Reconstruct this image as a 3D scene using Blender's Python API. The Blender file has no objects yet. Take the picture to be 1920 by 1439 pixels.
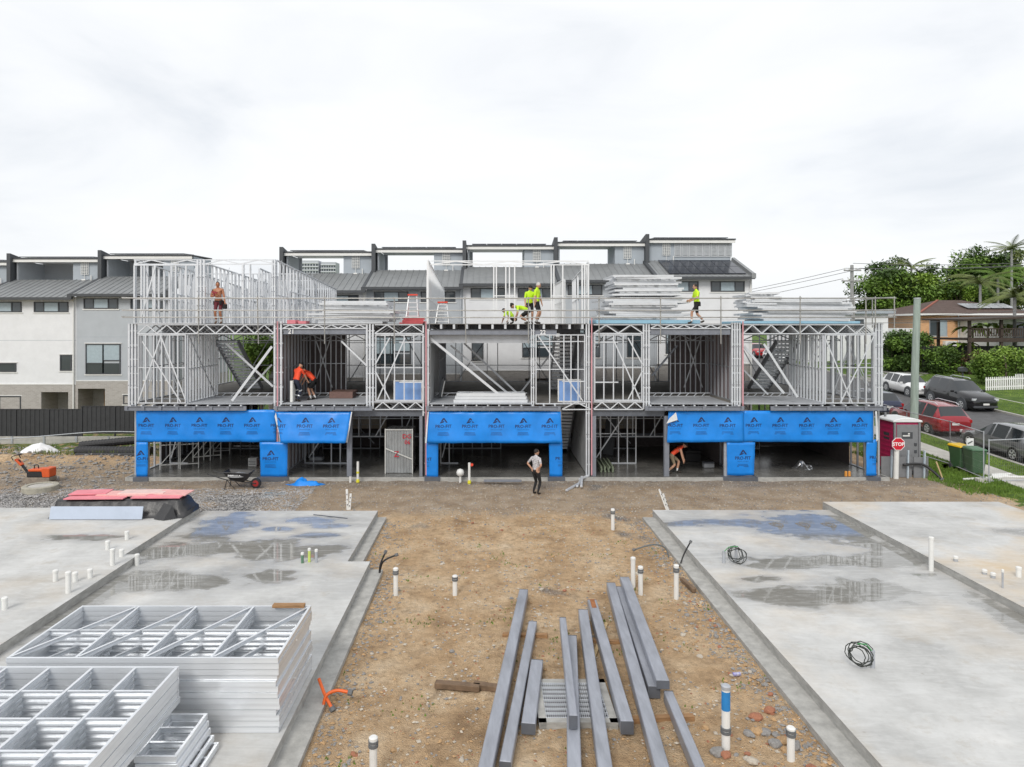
import bpy, bmesh, math, random
from mathutils import Vector, Matrix, noise, Quaternion
random.seed(7)
R = math.radians
scene = bpy.context.scene
C = scene.collection
# ------------------------------------------------------------------ camera
F = 1280.0          # focal length in photo pixels (24 mm on 36 mm, 1920 px)
VX, VY, HC = 915.0, 612.0, 6.3
cam_d = bpy.data.cameras.new('camera'); cam = bpy.data.objects.new('camera', cam_d); C.objects.link(cam)
cam.location = (0, 0, HC); cam.rotation_euler = (R(90), 0, 0)
cam_d.lens = 24; cam_d.sensor_width = 36; cam_d.clip_end = 3000; cam_d.clip_start = .1
cam_d.shift_x = (960 - VX) / 1920; cam_d.shift_y = -(719.5 - VY) / 1920
scene.camera = cam
# ------------------------------------------------------------------ overcast sky
SUN_EL, SUN_AZ = 40, 200      # high, behind the camera's left shoulder
w = bpy.data.worlds.new('World'); scene.world = w; w.use_nodes = True
nt = w.node_tree; nd = nt.nodes; lk = nt.links
bg = nd['Background']; bg.inputs['Strength'].default_value = 1.0
sky = nd.new('ShaderNodeTexSky'); sky.sky_type = 'NISHITA'; sky.sun_disc = False
sky.sun_elevation = R(SUN_EL); sky.sun_rotation = R(SUN_AZ); sky.dust_density = 3
sc_ = nd.new('ShaderNodeVectorMath'); sc_.operation = 'SCALE'; sc_.inputs['Scale'].default_value = .10
lk.new(sky.outputs['Color'], sc_.inputs[0])
tc = nd.new('ShaderNodeTexCoord'); mp = nd.new('ShaderNodeMapping'); mp.inputs['Scale'].default_value = (1, 1, 3.2)
lk.new(tc.outputs['Generated'], mp.inputs['Vector'])
n1 = nd.new('ShaderNodeTexNoise'); n1.inputs['Scale'].default_value = 2.1; n1.inputs['Detail'].default_value = 7; n1.inputs['Roughness'].default_value = .52; n1.inputs['Distortion'].default_value = .5
lk.new(mp.outputs['Vector'], n1.inputs['Vector'])
rp = nd.new('ShaderNodeValToRGB'); e = rp.color_ramp.elements
e[0].position = .30; e[0].color = (.66, .69, .73, 1); e[1].position = .58; e[1].color = (.84, .85, .86, 1)
m = rp.color_ramp.elements.new(.46); m.color = (.79, .805, .825, 1)
lk.new(n1.outputs['Fac'], rp.inputs['Fac'])
mx = nd.new('ShaderNodeMix'); mx.data_type = 'RGBA'; mx.inputs['Factor'].default_value = .92
lk.new(sc_.outputs['Vector'], mx.inputs[6]); lk.new(rp.outputs['Color'], mx.inputs[7])
lk.new(mx.outputs[2], bg.inputs['Color'])
sl = bpy.data.lights.new('sun', 'SUN'); sl.energy = 1.5; sl.angle = R(20); sl.color = (1, .96, .9)
so = bpy.data.objects.new('sun', sl); C.objects.link(so)
so.rotation_euler = (R(90 - SUN_EL), 0, R(180 - SUN_AZ))
so.location = (0, -20, 40)
vs = scene.view_settings; vs.view_transform = 'Standard'; vs.look = 'None'; vs.exposure = 0.34; vs.gamma = 1; vs.use_curve_mapping = False
scene.cycles.max_bounces = 6; scene.cycles.diffuse_bounces = 3; scene.cycles.glossy_bounces = 3; scene.cycles.transparent_max_bounces = 6

# ------------------------------------------------------------------ helpers
def at(px, py, Y):               # point at distance Y seen at a photo position
    return Vector(((px - VX) * Y / F, Y, HC - (py - VY) * Y / F))
def on_ground(px, py, z=0.0):
    Y = (HC - z) * F / (py - VY); return Vector(((px - VX) * Y / F, Y, z))
def smooth(a, b, x):
    t = max(0., min(1., (x - a) / (b - a))); return t * t * (3 - 2 * t)
def nz(x, y, z=0., s=1.): return noise.noise(Vector((x * s, y * s, z)))
def fbm(x, y, z=0., s=1., o=4): return noise.fractal(Vector((x * s, y * s, z)), 1., 2., o)

MATS = {}
def mat(name, col, rough=.6, metal=0., var=.12, scale=6., bump=0., bscale=40., spec=.5, col2=None, trans=0., alpha=1., coat=0., stretch=None):
    if name in MATS: return MATS[name]
    m = bpy.data.materials.new(name); m.use_nodes = True
    t = m.node_tree; n = t.nodes; l = t.links; b = n['Principled BSDF']
    b.inputs['Roughness'].default_value = rough; b.inputs['Metallic'].default_value = metal
    b.inputs['Specular IOR Level'].default_value = spec
    b.inputs['Transmission Weight'].default_value = trans; b.inputs['Alpha'].default_value = alpha; b.inputs['Coat Weight'].default_value = coat
    c = Vector(col[:3])
    if var > 0 or col2:
        tcn = n.new('ShaderNodeTexCoord'); no = n.new('ShaderNodeTexNoise'); no.inputs['Scale'].default_value = scale; no.inputs['Detail'].default_value = 6; no.inputs['Roughness'].default_value = .65
        src = tcn.outputs['Object']
        if stretch:
            mpn = n.new('ShaderNodeMapping'); mpn.inputs['Scale'].default_value = stretch; l.new(src, mpn.inputs['Vector']); src = mpn.outputs['Vector']
        l.new(src, no.inputs['Vector'])
        r = n.new('ShaderNodeValToRGB'); e = r.color_ramp.elements
        lo = c * (1 - var); hi = Vector([min(1, x * (1 + var)) for x in c])
        if col2: lo = c; hi = Vector(col2[:3])
        e[0].position = .32; e[0].color = (*lo, 1); e[1].position = .68; e[1].color = (*hi, 1)
        l.new(no.outputs['Fac'], r.inputs['Fac']); l.new(r.outputs['Color'], b.inputs['Base Color'])
        if bump > 0:
            n2 = n.new('ShaderNodeTexNoise'); n2.inputs['Scale'].default_value = bscale; n2.inputs['Detail'].default_value = 5; l.new(src, n2.inputs['Vector'])
            bp = n.new('ShaderNodeBump'); bp.inputs['Strength'].default_value = bump; bp.inputs['Distance'].default_value = .02
            l.new(n2.outputs['Fac'], bp.inputs['Height']); l.new(bp.outputs['Normal'], b.inputs['Normal'])
    else: b.inputs['Base Color'].default_value = (*c, 1)
    MATS[name] = m; return m

class MB:
    """collects shapes into one mesh"""
    def __init__(s): s.v = []; s.f = []; s.mi = []; s.cur = 0
    def add(s, vs, fs):
        o = len(s.v); s.v += [tuple(x) for x in vs]
        for f in fs: s.f.append(tuple(i + o for i in f)); s.mi.append(s.cur)
        return s
    def box(s, c, size, M=None):
        hx, hy, hz = size[0] / 2, size[1] / 2, size[2] / 2
        vs = [Vector((x * hx, y * hy, z * hz)) for x in (-1, 1) for y in (-1, 1) for z in (-1, 1)]
        if M is not None: vs = [M @ v for v in vs]
        c = Vector(c)
        return s.add([v + c for v in vs], [(0, 1, 3, 2), (4, 6, 7, 5), (0, 4, 5, 1), (2, 3, 7, 6), (0, 2, 6, 4), (1, 5, 7, 3)])
    def b2(s, lo, hi):
        lo = Vector(lo); hi = Vector(hi); return s.box((lo + hi) / 2, hi - lo)
    def bar(s, p0, p1, w, h, up=(0, 0, 1), ext=0.):
        p0 = Vector(p0); p1 = Vector(p1); d = p1 - p0; L = d.length
        if L < 1e-6: return s
        d /= L; up = Vector(up)
        if abs(d.dot(up)) > .98: up = Vector((0, 1, 0)) if abs(d.y) < .9 else Vector((1, 0, 0))
        sd = d.cross(up).normalized(); u = sd.cross(d)
        M = Matrix((d, sd, u)).transposed()
        return s.box((p0 + p1) / 2, (L + 2 * ext, w, h), M)
    def tube(s, pts, r, n=8, caps=True, closed=False):
        pts = [Vector(p) for p in pts]; N = len(pts); rr = r if isinstance(r, (list, tuple)) else [r] * N
        vs = []; prev = None
        for i, p in enumerate(pts):
            a = pts[i - 1] if (i > 0 or closed) else p; b = pts[(i + 1) % N] if (i < N - 1 or closed) else p
            d = (b - a).normalized()
            if prev is None:
                up = Vector((0, 0, 1)) if abs(d.z) < .9 else Vector((1, 0, 0)); sd = d.cross(up).normalized()
            else:
                sd = (prev - d * prev.dot(d)).normalized()
            prev = sd; u = sd.cross(d)
            for k in range(n):
                an = 2 * math.pi * k / n; vs.append(p + (sd * math.cos(an) + u * math.sin(an)) * rr[i])
        fs = []
        for i in range(N - (0 if closed else 1)):
            j = (i + 1) % N
            for k in range(n): fs.append((i * n + k, i * n + (k + 1) % n, j * n + (k + 1) % n, j * n + k))
        if caps and not closed:
            fs.append(tuple(range(n - 1, -1, -1))); fs.append(tuple((N - 1) * n + k for k in range(n)))
        return s.add(vs, fs)
    def lathe(s, c, prof, n=20, axis='z', caps=True):
        c = Vector(c); vs = []
        for (r, h) in prof:
            for k in range(n):
                a = 2 * math.pi * k / n; x, y = r * math.cos(a), r * math.sin(a)
                vs.append(c + (Vector((x, y, h)) if axis == 'z' else Vector((x, h, y)) if axis == 'y' else Vector((h, x, y))))
        fs = []
        for i in range(len(prof) - 1):
            for k in range(n): fs.append((i * n + k, i * n + (k + 1) % n, (i + 1) * n + (k + 1) % n, (i + 1) * n + k))
        if caps:
            fs.append(tuple(range(n - 1, -1, -1))); fs.append(tuple((len(prof) - 1) * n + k for k in range(n)))
        return s.add(vs, fs)
    def prism(s, poly, a, b, axis='y'):
        n = len(poly)
        P = (lambda p, t: (p[0], t, p[1])) if axis == 'y' else (lambda p, t: (t, p[0], p[1])) if axis == 'x' else (lambda p, t: (p[0], p[1], t))
        vs = [P(p, a) for p in poly] + [P(p, b) for p in poly]
        fs = [tuple(range(n)), tuple(range(2 * n - 1, n - 1, -1))] + [(i, i + n, (i + 1) % n + n, (i + 1) % n) for i in range(n)]
        return s.add(vs, fs)
    def quad(s, a, b, c, d): return s.add([a, b, c, d], [(0, 1, 2, 3)])
    def build(s, name, mats, parent=None, sm=False, fix=True, bevel=0.):
        me = bpy.data.meshes.new(name); me.from_pydata(s.v, [], s.f)
        if not isinstance(mats, (list, tuple)): mats = [mats]
        for m in mats: me.materials.append(m)
        if len(mats) > 1: me.polygons.foreach_set('material_index', s.mi)
        if fix or bevel:
            bm = bmesh.new(); bm.from_mesh(me)
            if bevel: bmesh.ops.bevel(bm, geom=[e for e in bm.edges], offset=bevel, segments=1, affect='EDGES', clamp_overlap=True)
            bmesh.ops.recalc_face_normals(bm, faces=bm.faces); bm.to_mesh(me); bm.free()
        if sm: me.polygons.foreach_set('use_smooth', [True] * len(me.polygons))
        o = bpy.data.objects.new(name, me); C.objects.link(o)
        if parent is not None: adopt(o, parent)
        return o
WM = {}
def wm(o): return WM.get(o.name, Matrix())
def adopt(o, parent):
    """o is written in world coordinates"""
    o.parent = parent; o.matrix_parent_inverse = wm(parent).inverted()
def tag(o, label=None, cat=None, group=None, kind=None):
    if label: o['label'] = label
    if cat: o['category'] = cat
    if group: o['group'] = group
    if kind: o['kind'] = kind
    return o
def thing(name, label, cat, loc=(0, 0, 0), rz=0., group=None):
    o = bpy.data.objects.new(name, None); C.objects.link(o); o.empty_display_size = .2
    o.location = loc; o.rotation_euler = (0, 0, rz)
    WM[o.name] = Matrix.Translation(Vector(loc)) @ Matrix.Rotation(rz, 4, 'Z')
    return tag(o, label, cat, group)
def copy_tree(o, loc=None, rz=None, label=None, parent=None):
    c = o.copy(); C.objects.link(c)
    if parent is not None: c.parent = parent
    for ch in list(o.children): copy_tree(ch, parent=c)
    if loc is not None: c.location = loc
    if rz is not None: c.rotation_euler = (0, 0, rz)
    if label: c['label'] = label
    return c
_unit = {}
def member(name, p0, p1, wd, dp, m, parent, face=(0, 1, 0), csec=True):
    """a steel section from p0 to p1 sharing one unit mesh; wd across the wall face, dp along face normal"""
    key = (m.name, csec)
    if key not in _unit:
        b = MB()
        if csec:   # C channel, open towards +y of the section
            t = .06
            poly = [(-.5, -.5), (.5, -.5), (.5, .5), (.5 - t, .5), (.5 - t, -.5 + t), (-.5 + t, -.5 + t), (-.5 + t, .5), (-.5, .5)]
            vs = [(x, y, z) for z in (0, 1) for (x, y) in poly]; n = 8
            fs = [(i, (i + 1) % n, (i + 1) % n + n, i + n) for i in range(n)]
            for q in ((0, 1, 4, 5), (1, 2, 3, 4), (0, 5, 6, 7)):
                fs.append(tuple(reversed(q))); fs.append(tuple(i + n for i in q))
            b.add(vs, fs)
        else: b.b2((-.5, -.5, 0), (.5, .5, 1))
        o = b.build('steel_section', m); me = o.data; bpy.data.objects.remove(o); _unit[key] = me
    p0 = Vector(p0); p1 = Vector(p1); d = p1 - p0; L = d.length; d /= L
    f = Vector(face); f = (f - d * f.dot(d))
    if f.length < 1e-4: f = Vector((1, 0, 0)) - d * d.x
    f.normalize(); x = f.cross(d)
    M = Matrix((x * wd, f * dp, d * L)).transposed().to_4x4(); M.translation = p0
    o = bpy.data.objects.new(name, _unit[key]); C.objects.link(o)
    o.parent = parent; o.matrix_parent_inverse = wm(parent).inverted(); o.matrix_basis = M
    return o

# ------------------------------------------------------------------ terrain
def zroad(Y): return max(0., min(2.8, .3 + .05 * (Y - 30)))
ROAD0, ROAD1 = 23.1, 32.5
def gh(X, Y):
    z = smooth(18.6, 20.3, X) * zroad(Y)
    if X > ROAD1: z += min(1.6, .06 * (X - ROAD1))
    if ROAD0 + .12 < X < ROAD1 - .12: z -= .16
    k = 1 - smooth(17.5, 19.5, X)
    if Y < 29 and abs(X) < 30: z += k * (.04 * fbm(X, Y, 3., .5) + .03 * fbm(X, Y, 9., 2.3) + .018 * abs(fbm(X, Y, 19., 5., 2)))
    elif Y < 60: z += k * .05 * fbm(X, Y, 3., .4)
    if X < -14 and Y > 27: z += .12 * smooth(-14, -17, X) * smooth(27, 33, Y) * (1 + fbm(X, Y, 5., .6))
    return z
def axis(parts):
    out = []
    for a, b, st in parts:
        n = max(1, round((b - a) / st)); out += [a + (b - a) * i / n for i in range(n)]
    return out + [parts[-1][1]]
XS = axis([(-900, -100, 100), (-100, -40, 10), (-40, -16, 1.), (-16, -5, .3), (-5, 7, .085), (7, 18, .3), (18, 23.1, .25), (23.1, 23.3, .1), (23.3, 32.3, 1.5), (32.3, 32.5, .1), (32.5, 50, 1.), (50, 100, 10), (100, 900, 100)])
YS = axis([(-60, 4, 8), (4, 8, .3), (8, 23, .085), (23, 30, .14), (30, 44, .5), (44, 90, 2), (90, 200, 15), (200, 1500, 130)])
nx, ny = len(XS), len(YS)
verts = [(x, y, gh(x, y)) for y in YS for x in XS]
faces = [(j * nx + i, j * nx + i + 1, (j + 1) * nx + i + 1, (j + 1) * nx + i) for j in range(ny - 1) for i in range(nx - 1)]
me = bpy.data.meshes.new('ground'); me.from_pydata(verts, [], faces)
me.polygons.foreach_set('use_smooth', [True] * len(faces))
ground = bpy.data.objects.new('ground', me); C.objects.link(ground); ground['kind'] = 'structure'
ca = me.color_attributes.new('masks', 'FLOAT_COLOR', 'POINT')
cols = []
for (x, y, z) in verts:
    n = fbm(x, y, 20., .35, 4); n2 = fbm(x, y, 31., 1.1, 3)
    gravel = smooth(.05, .4, n * .6 + n2 * .3 + .9 * smooth(-6.5, -9, x) * smooth(20, 22.5, y) * (1 - smooth(25, 27, y)) - .32)
    gravel = max(gravel, smooth(26.3, 27.3, y + .5 * n2) * (1 - smooth(28, 28.6, y)) * .45)
    track = smooth(22.2, 23.6, y + .8 * n) * (1 - smooth(30, 32, y)) * (1 - smooth(17, 19, x))
    grass = smooth(18.2, 19.6, x + .7 * n2)
    if x < -14: grass = max(grass, .55 * smooth(31.5, 34.5, y + n))
    if y > 45 or x < -30: grass = max(grass, .9 if y > 45 else .5)
    wet = smooth(.1, .45, fbm(x, y, 47., .45, 4) + .25 * track)
    cols += [gravel, grass, track, wet]
ca.data.foreach_set('color', cols)
g = bpy.data.materials.new('site_dirt'); g.use_nodes = True; t = g.node_tree; N = t.nodes; Lk = t.links; B = N['Principled BSDF']
def node(tp, **kw):
    x = N.new(tp)
    for k, v in kw.items():
        if k in x.inputs: x.inputs[k].default_value = v
        else: setattr(x, k, v)
    return x
def ramp(fac, stops):
    r = N.new('ShaderNodeValToRGB'); el = r.color_ramp.elements
    while len(el) < len(stops): el.new(.5)
    for q, (p, c) in zip(el, stops): q.position = p; q.color = (*c, 1)
    Lk.new(fac, r.inputs['Fac']); return r.outputs['Color']
def mixc(f, a, b):
    x = N.new('ShaderNodeMix'); x.data_type = 'RGBA'
    if hasattr(f, 'links') or hasattr(f, 'is_linked'): Lk.new(f, x.inputs['Factor'])
    else: x.inputs['Factor'].default_value = f
    for v, i in ((a, 6), (b, 7)):
        if hasattr(v, 'is_linked'): Lk.new(v, x.inputs[i])
        else: x.inputs[i].default_value = (*v, 1)
    return x.outputs[2]
def mth(op, a, b=None, c=None):
    x = N.new('ShaderNodeMath'); x.operation = op
    for i, v in enumerate((a, b, c)):
        if v is None: continue
        if hasattr(v, 'is_linked'): Lk.new(v, x.inputs[i])
        else: x.inputs[i].default_value = v
    return x.outputs[0]
co = node('ShaderNodeTexCoord').outputs['Object']
att = node('ShaderNodeVertexColor', layer_name='masks'); sp = node('ShaderNodeSeparateColor'); Lk.new(att.outputs['Color'], sp.inputs[0])
def nse(s, d=6, r=.6):
    x = node('ShaderNodeTexNoise', Scale=s, Detail=d, Roughness=r); Lk.new(co, x.inputs['Vector']); return x.outputs['Fac']
def vor(s, f='F1', out='Distance'):
    x = node('ShaderNodeTexVoronoi', Scale=s); x.feature = f; Lk.new(co, x.inputs['Vector']); return x.outputs[out]
dirt = ramp(nse(.8, 8, .62), [(.28, (.31, .20, .11)), (.43, (.59, .405, .235)), (.56, (.71, .52, .325)), (.75, (.80, .66, .48))])
dirt = mixc(ramp(nse(7, 8, .7), [(.42, (0, 0, 0)), (.7, (.5, .5, .5))]), dirt, (0.237, 0.156, 0.094))
track = ramp(nse(1.3, 8, .6), [(.3, (.27, .195, .13)), (.55, (.44, .345, .25)), (.75, (.56, .47, .375))])
dirt = mixc(mth('MULTIPLY', ramp(nse(2.6, 9, .75), [(.5, (0, 0, 0)), (.64, (1, 1, 1))]), .5), dirt, (.25, .165, .10))
dirt = mixc(mth('MULTIPLY', ramp(nse(1.1, 7, .7), [(.56, (0, 0, 0)), (.74, (1, 1, 1))]), .45), dirt, (.60, .48, .34))
col = mixc(mth('MULTIPLY', sp.outputs[2], .85), dirt, track)
stones = ramp(vor(26, out='Color'), [(.1, (.13, .125, .12)), (.5, (.31, .30, .29)), (.9, (.56, .545, .53))])
edge = ramp(vor(26), [(.25, (1, 1, 1)), (.62, (.25, .25, .25))])
mlt = N.new('ShaderNodeMix'); mlt.data_type = 'RGBA'; mlt.blend_type = 'MULTIPLY'; mlt.inputs['Factor'].default_value = .8
Lk.new(stones, mlt.inputs[6]); Lk.new(edge, mlt.inputs[7])
col = mixc(sp.outputs[0], col, mlt.outputs[2])
# scattered pale chips
chip = mth('MULTIPLY', ramp(vor(13), [(.10, (1, 1, 1)), (.16, (0, 0, 0))]), ramp(nse(2.2, 3), [(.5, (0, 0, 0)), (.62, (1, 1, 1))]))
col = mixc(chip, col, (.55, .49, .41))
grs = ramp(nse(1.1, 8, .7), [(.3, (.055, .10, .018)), (.5, (.105, .185, .030)), (.72, (.20, .27, .065))])
grs = mixc(ramp(nse(45, 4), [(.4, (0, 0, 0)), (.7, (.7, .7, .7))]), grs, (.05, .085, .015))
col = mixc(ramp(mth('ADD', sp.outputs[1], mth('MULTIPLY', mth('SUBTRACT', nse(2.5, 6), .5), .9)), [(.42, (0, 0, 0)), (.58, (1, 1, 1))]), col, grs)
Lk.new(col, B.inputs['Base Color'])
Lk.new(mth('SUBTRACT', .92, mth('MULTIPLY', ramp(nse(.6, 5), [(.5, (0, 0, 0)), (.68, (1, 1, 1))]), mth('MULTIPLY', sp.outputs[2], .35))), B.inputs['Roughness'])
B.inputs['Specular IOR Level'].default_value = .3
hgt = mth('ADD', mth('MULTIPLY', nse(9, 9, .7), 1.2), mth('ADD', mth('MULTIPLY', vor(38), -.55), mth('MULTIPLY', nse(70, 4, .7), .5)))
bp = node('ShaderNodeBump', Strength=1., Distance=.06); Lk.new(hgt, bp.inputs['Height']); Lk.new(bp.outputs['Normal'], B.inputs['Normal'])
me.materials.append(g); g_site = g

# ------------------------------------------------------------------ street
def strip(name, x0, x1, dz, m, y0=-30., y1=260., step=2., th=None, kind='structure'):
    b = MB(); ys = [y0 + (y1 - y0) * i / round((y1 - y0) / step) for i in range(round((y1 - y0) / step) + 1)]
    for a, c in zip(ys, ys[1:]):
        if th is None: b.add([(x0, a, zroad(a) + dz), (x1, a, zroad(a) + dz), (x1, c, zroad(c) + dz), (x0, c, zroad(c) + dz)], [(0, 1, 2, 3)])
        else:
            vs = [(x, y, zroad(y) + z) for y in (a, c) for x in (x0, x1) for z in (dz - th, dz)]
            b.add(vs, [(0, 2, 3, 1), (4, 5, 7, 6), (0, 1, 5, 4), (2, 6, 7, 3), (1, 3, 7, 5)])
    o = b.build(name, m); o['kind'] = kind; return o
M_asph = mat('asphalt', (.10, .10, .102), .85, var=.25, scale=1.5, bump=.3, bscale=120)
M_path = mat('path_concrete', (.46, .445, .41), .85, var=.15, scale=2, bump=.2, bscale=60)
M_kerb = mat('kerb_concrete', (.36, .35, .32), .85, var=.2, scale=3, bump=.2, bscale=60)
strip('road', ROAD0 + .2, ROAD1 - .2, -.10, M_asph)
for nm, a in (('kerb', ROAD0), ('kerb', ROAD1 - .22)):
    k = strip(nm, a, a + .22, .012, M_kerb, th=.2)
strip('footpath', 20.4, 21.6, .02, M_path, th=.15, y0=0)
strip('footpath', 35.2, 36.4, .17, M_path, th=.15, y0=20)
# driveway on the far side
dv = MB()
for i in range(10):
    x0 = 32.5 + i * 1.1; x1 = x0 + 1.1
    ya, yb = 55.5 + i * .75, 60 + i * .75
    dv.add([(x0, ya, gh(x0, ya) + .03), (x1, ya + .75, gh(x1, ya) + .03), (x1, yb + .75, gh(x1, yb) + .03), (x0, yb, gh(x0, yb) + .03)], [(0, 1, 2, 3)])
dv.build('driveway', mat('driveway', (.25, .24, .225), .9, var=.2, scale=2))['kind'] = 'structure'

# ------------------------------------------------------------------ concrete slabs
def concrete_mat(name, warm=0.):
    m = bpy.data.materials.new(name); m.use_nodes = True
    global N, Lk, co
    t = m.node_tree; N = t.nodes; Lk = t.links; b = N['Principled BSDF']; co = node('ShaderNodeTexCoord').outputs['Object']
    a = node('ShaderNodeVertexColor', layer_name='wet'); s = node('ShaderNodeSeparateColor'); Lk.new(a.outputs['Color'], s.inputs[0])
    c = ramp(nse(.55, 9, .62), [(.3, (0.348, 0.348, 0.342)), (.45, (0.476, 0.476, 0.464)), (.6, (0.563, 0.563, 0.551)), (.75, (0.650, 0.644, 0.626))])
    c = mixc(mth('MULTIPLY', ramp(nse(6, 7, .7), [(.45, (0, 0, 0)), (.75, (1, 1, 1))]), .3), c, (.33, .325, .31))
    st = ramp(nse(.33, 6, .55), [(.5, (0, 0, 0)), (.7, (1, 1, 1))])
    c = mixc(mth('MULTIPLY', st, .4 + .45 * warm), c, (.55, .42, .26))
    c = mixc(mth('MULTIPLY', ramp(nse(1.7, 8, .72), [(.55, (0, 0, 0)), (.72, (1, 1, 1))]), .55), c, (.38, .335, .27))
    c = mixc(mth('MULTIPLY', s.outputs[1], .5), c, (.33, .33, .325))            # damp
    c = mixc(mth('MULTIPLY', s.outputs[0], .72), c, (.17, .165, .145))          # standing water over dirty concrete
    mpx = N.new('ShaderNodeMapping'); mpx.inputs['Scale'].default_value = (.5, 2.2, 1); mpx.inputs['Rotation'].default_value = (0, 0, .4); Lk.new(co, mpx.inputs['Vector']); sw = node('ShaderNodeTexNoise', Scale=2.2, Detail=9, Roughness=.7, Distortion=1.4); Lk.new(mpx.outputs['Vector'], sw.inputs['Vector'])
    c = mixc(mth('MULTIPLY', ramp(sw.outputs['Fac'], [(.48, (0, 0, 0)), (.7, (1, 1, 1))]), .4), c, (.66, .665, .66))
    c = mixc(mth('MULTIPLY', mth('MULTIPLY', ramp(vor(2.3), [(.03, (1, 1, 1)), (.09, (0, 0, 0))]), ramp(nse(1.3, 3), [(.48, (0, 0, 0)), (.6, (1, 1, 1))])), .5), c, (.24, .21, .17))
    Lk.new(c, b.inputs['Base Color'])
    rg = mth('ADD', .62, mth('MULTIPLY', nse(3, 5), .3)); rg = mth('SUBTRACT', rg, mth('MULTIPLY', s.outputs[1], .33))
    x = N.new('ShaderNodeMix'); Lk.new(s.outputs[0], x.inputs[0]); Lk.new(rg, x.inputs[2]); x.inputs[3].default_value = .03
    Lk.new(x.outputs[0], b.inputs['Roughness'])
    bp = node('ShaderNodeBump', Strength=.12, Distance=.01)
    Lk.new(mth('MULTIPLY', nse(30, 6, .7), mth('SUBTRACT', 1, s.outputs[0])), bp.inputs['Height']); Lk.new(bp.outputs['Normal'], b.inputs['Normal'])
    return m
M_slab = concrete_mat('slab_concrete'); M_slabw = concrete_mat('slab_concrete_stained', 1.)
M_form = mat('formed_concrete', (.37, .365, .345), .85, var=.22, scale=4, bump=.4, bscale=25, stretch=(1, 1, 3))
def slab(name, outline, ztop, puddles, m, label, cat='concrete slab', res=.075):
    """outline: list of (x0,x1,y0,y1) rectangles making up one slab"""
    r = thing(name, label, cat, (sum(outline[0][:2]) / 2, sum(outline[0][2:]) / 2, 0), group='house slabs poured on the site')
    vs, fs, cl = [], [], []
    for (x0, x1, y0, y1) in outline:
        nx, ny = max(2, int((x1 - x0) / res)), max(2, int((y1 - y0) / res)); o = len(vs)
        for j in range(ny + 1):
            for i in range(nx + 1):
                x, y = x0 + (x1 - x0) * i / nx, y0 + (y1 - y0) * j / ny
                vs.append((x, y, ztop))
                d = 9.
                for (px, py, rx, ry) in puddles: d = min(d, math.hypot((x - px) / (rx * 1.25), (y - py) / (ry * 1.3)))
                q = d + .62 * fbm(x * .7, y * 1.3, 5., .9, 5) + .3 * fbm(x * .8, y * 1.2, 15., 2.6, 4)
                wet = 1 - smooth(.74, 1.02, q); damp = 1 - smooth(.95, 1.9, q)
                damp = max(damp, smooth(.15, .5, fbm(x, y, 77., .35, 4)) * .6)
                cl += [wet, damp, 0, 1]
        for j in range(ny):
            for i in range(nx):
                a = o + j * (nx + 1) + i; fs.append((a, a + 1, a + nx + 2, a + nx + 1))
    me = bpy.data.meshes.new('slab_top'); me.from_pydata(vs, [], fs); me.materials.append(m)
    a = me.color_attributes.new('wet', 'FLOAT_COLOR', 'POINT'); a.data.foreach_set('color', cl)
    o = bpy.data.objects.new('slab_top', me); C.objects.link(o); adopt(o, r)
    b = MB()
    for (x0, x1, y0, y1) in outline: b.b2((x0 + .001, y0 + .001, -.3), (x1 - .001, y1 - .001, ztop - .003))
    b.build('slab_edge', M_form, r)
    return r
ZA, ZB = .27, .45
sA = slab('house_slab', [(5.4, 11.15, 4., 22.4)], ZA, [(9.9, 20.6, 1.35, 1.25), (8.2, 20.9, 2.2, .35), (10.6, 18.6, .5, 1.6), (8.8, 17.5, 2.1, .42), (7.6, 17.2, 1.0, .2), (7.4, 15.2, 1.6, .4), (8.7, 15.6, .8, .6), (6.5, 16.3, .4, .15), (10.9, 12.5, .35, 2.5)], M_slab,
          'long grey concrete slab with puddles and two cable coils, beside the dirt')
sB = slab('house_slab', [(11.15, 17.0, 4., 22.75)], ZB, [(15.2, 19.4, .9, .2), (13.2, 15.2, .8, .2)], M_slabw,
          'raised rust-stained concrete slab one step above the slab with cable coils')
sD = slab('house_slab', [(-9.3, -3.6, 17.5, 22.3), (-9.3, -3.02, 4., 17.5)], ZA, [(-8.0, 20.4, .7, 1.5), (-7.2, 18.5, 2.2, .6), (-5.2, 18.2, 1.3, .5), (-7.5, 16.2, 1.5, .55), (-5.2, 16.4, .5, .3), (-5.5, 21.2, .8, .3), (-4.5, 20.6, .6, .2), (-6.2, 20.3, .4, .2), (-8.9, 14.5, .4, 1.2), (-4.8, 19.7, .5, .2)], M_slab,
          'wet concrete slab carrying stacked wall frames, one step below its neighbour')
sC = slab('house_slab', [(-16.5, -9.3, 17.5, 22.0), (-16.5, -8.95, 4., 17.5)], ZB, [(-11.3, 18.9, .9, .25), (-13.6, 17.3, .5, .2), (-15, 15.6, 1., .2)], M_slab,
          'raised pale concrete slab carrying the black covered stack and white pipe stubs')
b = MB(); b.b2((5.02, 4, -.3), (5.4, 22.2, .09)); b.build('footing_ledge', M_form, sA)
b = MB(); b.b2((-3.6, 17.5, -.3), (-3.3, 22.2, .09)); b.b2((-3.02, 4, -.3), (-2.68, 17.4, .1)); b.build('footing_ledge', M_form, sD)
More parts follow.
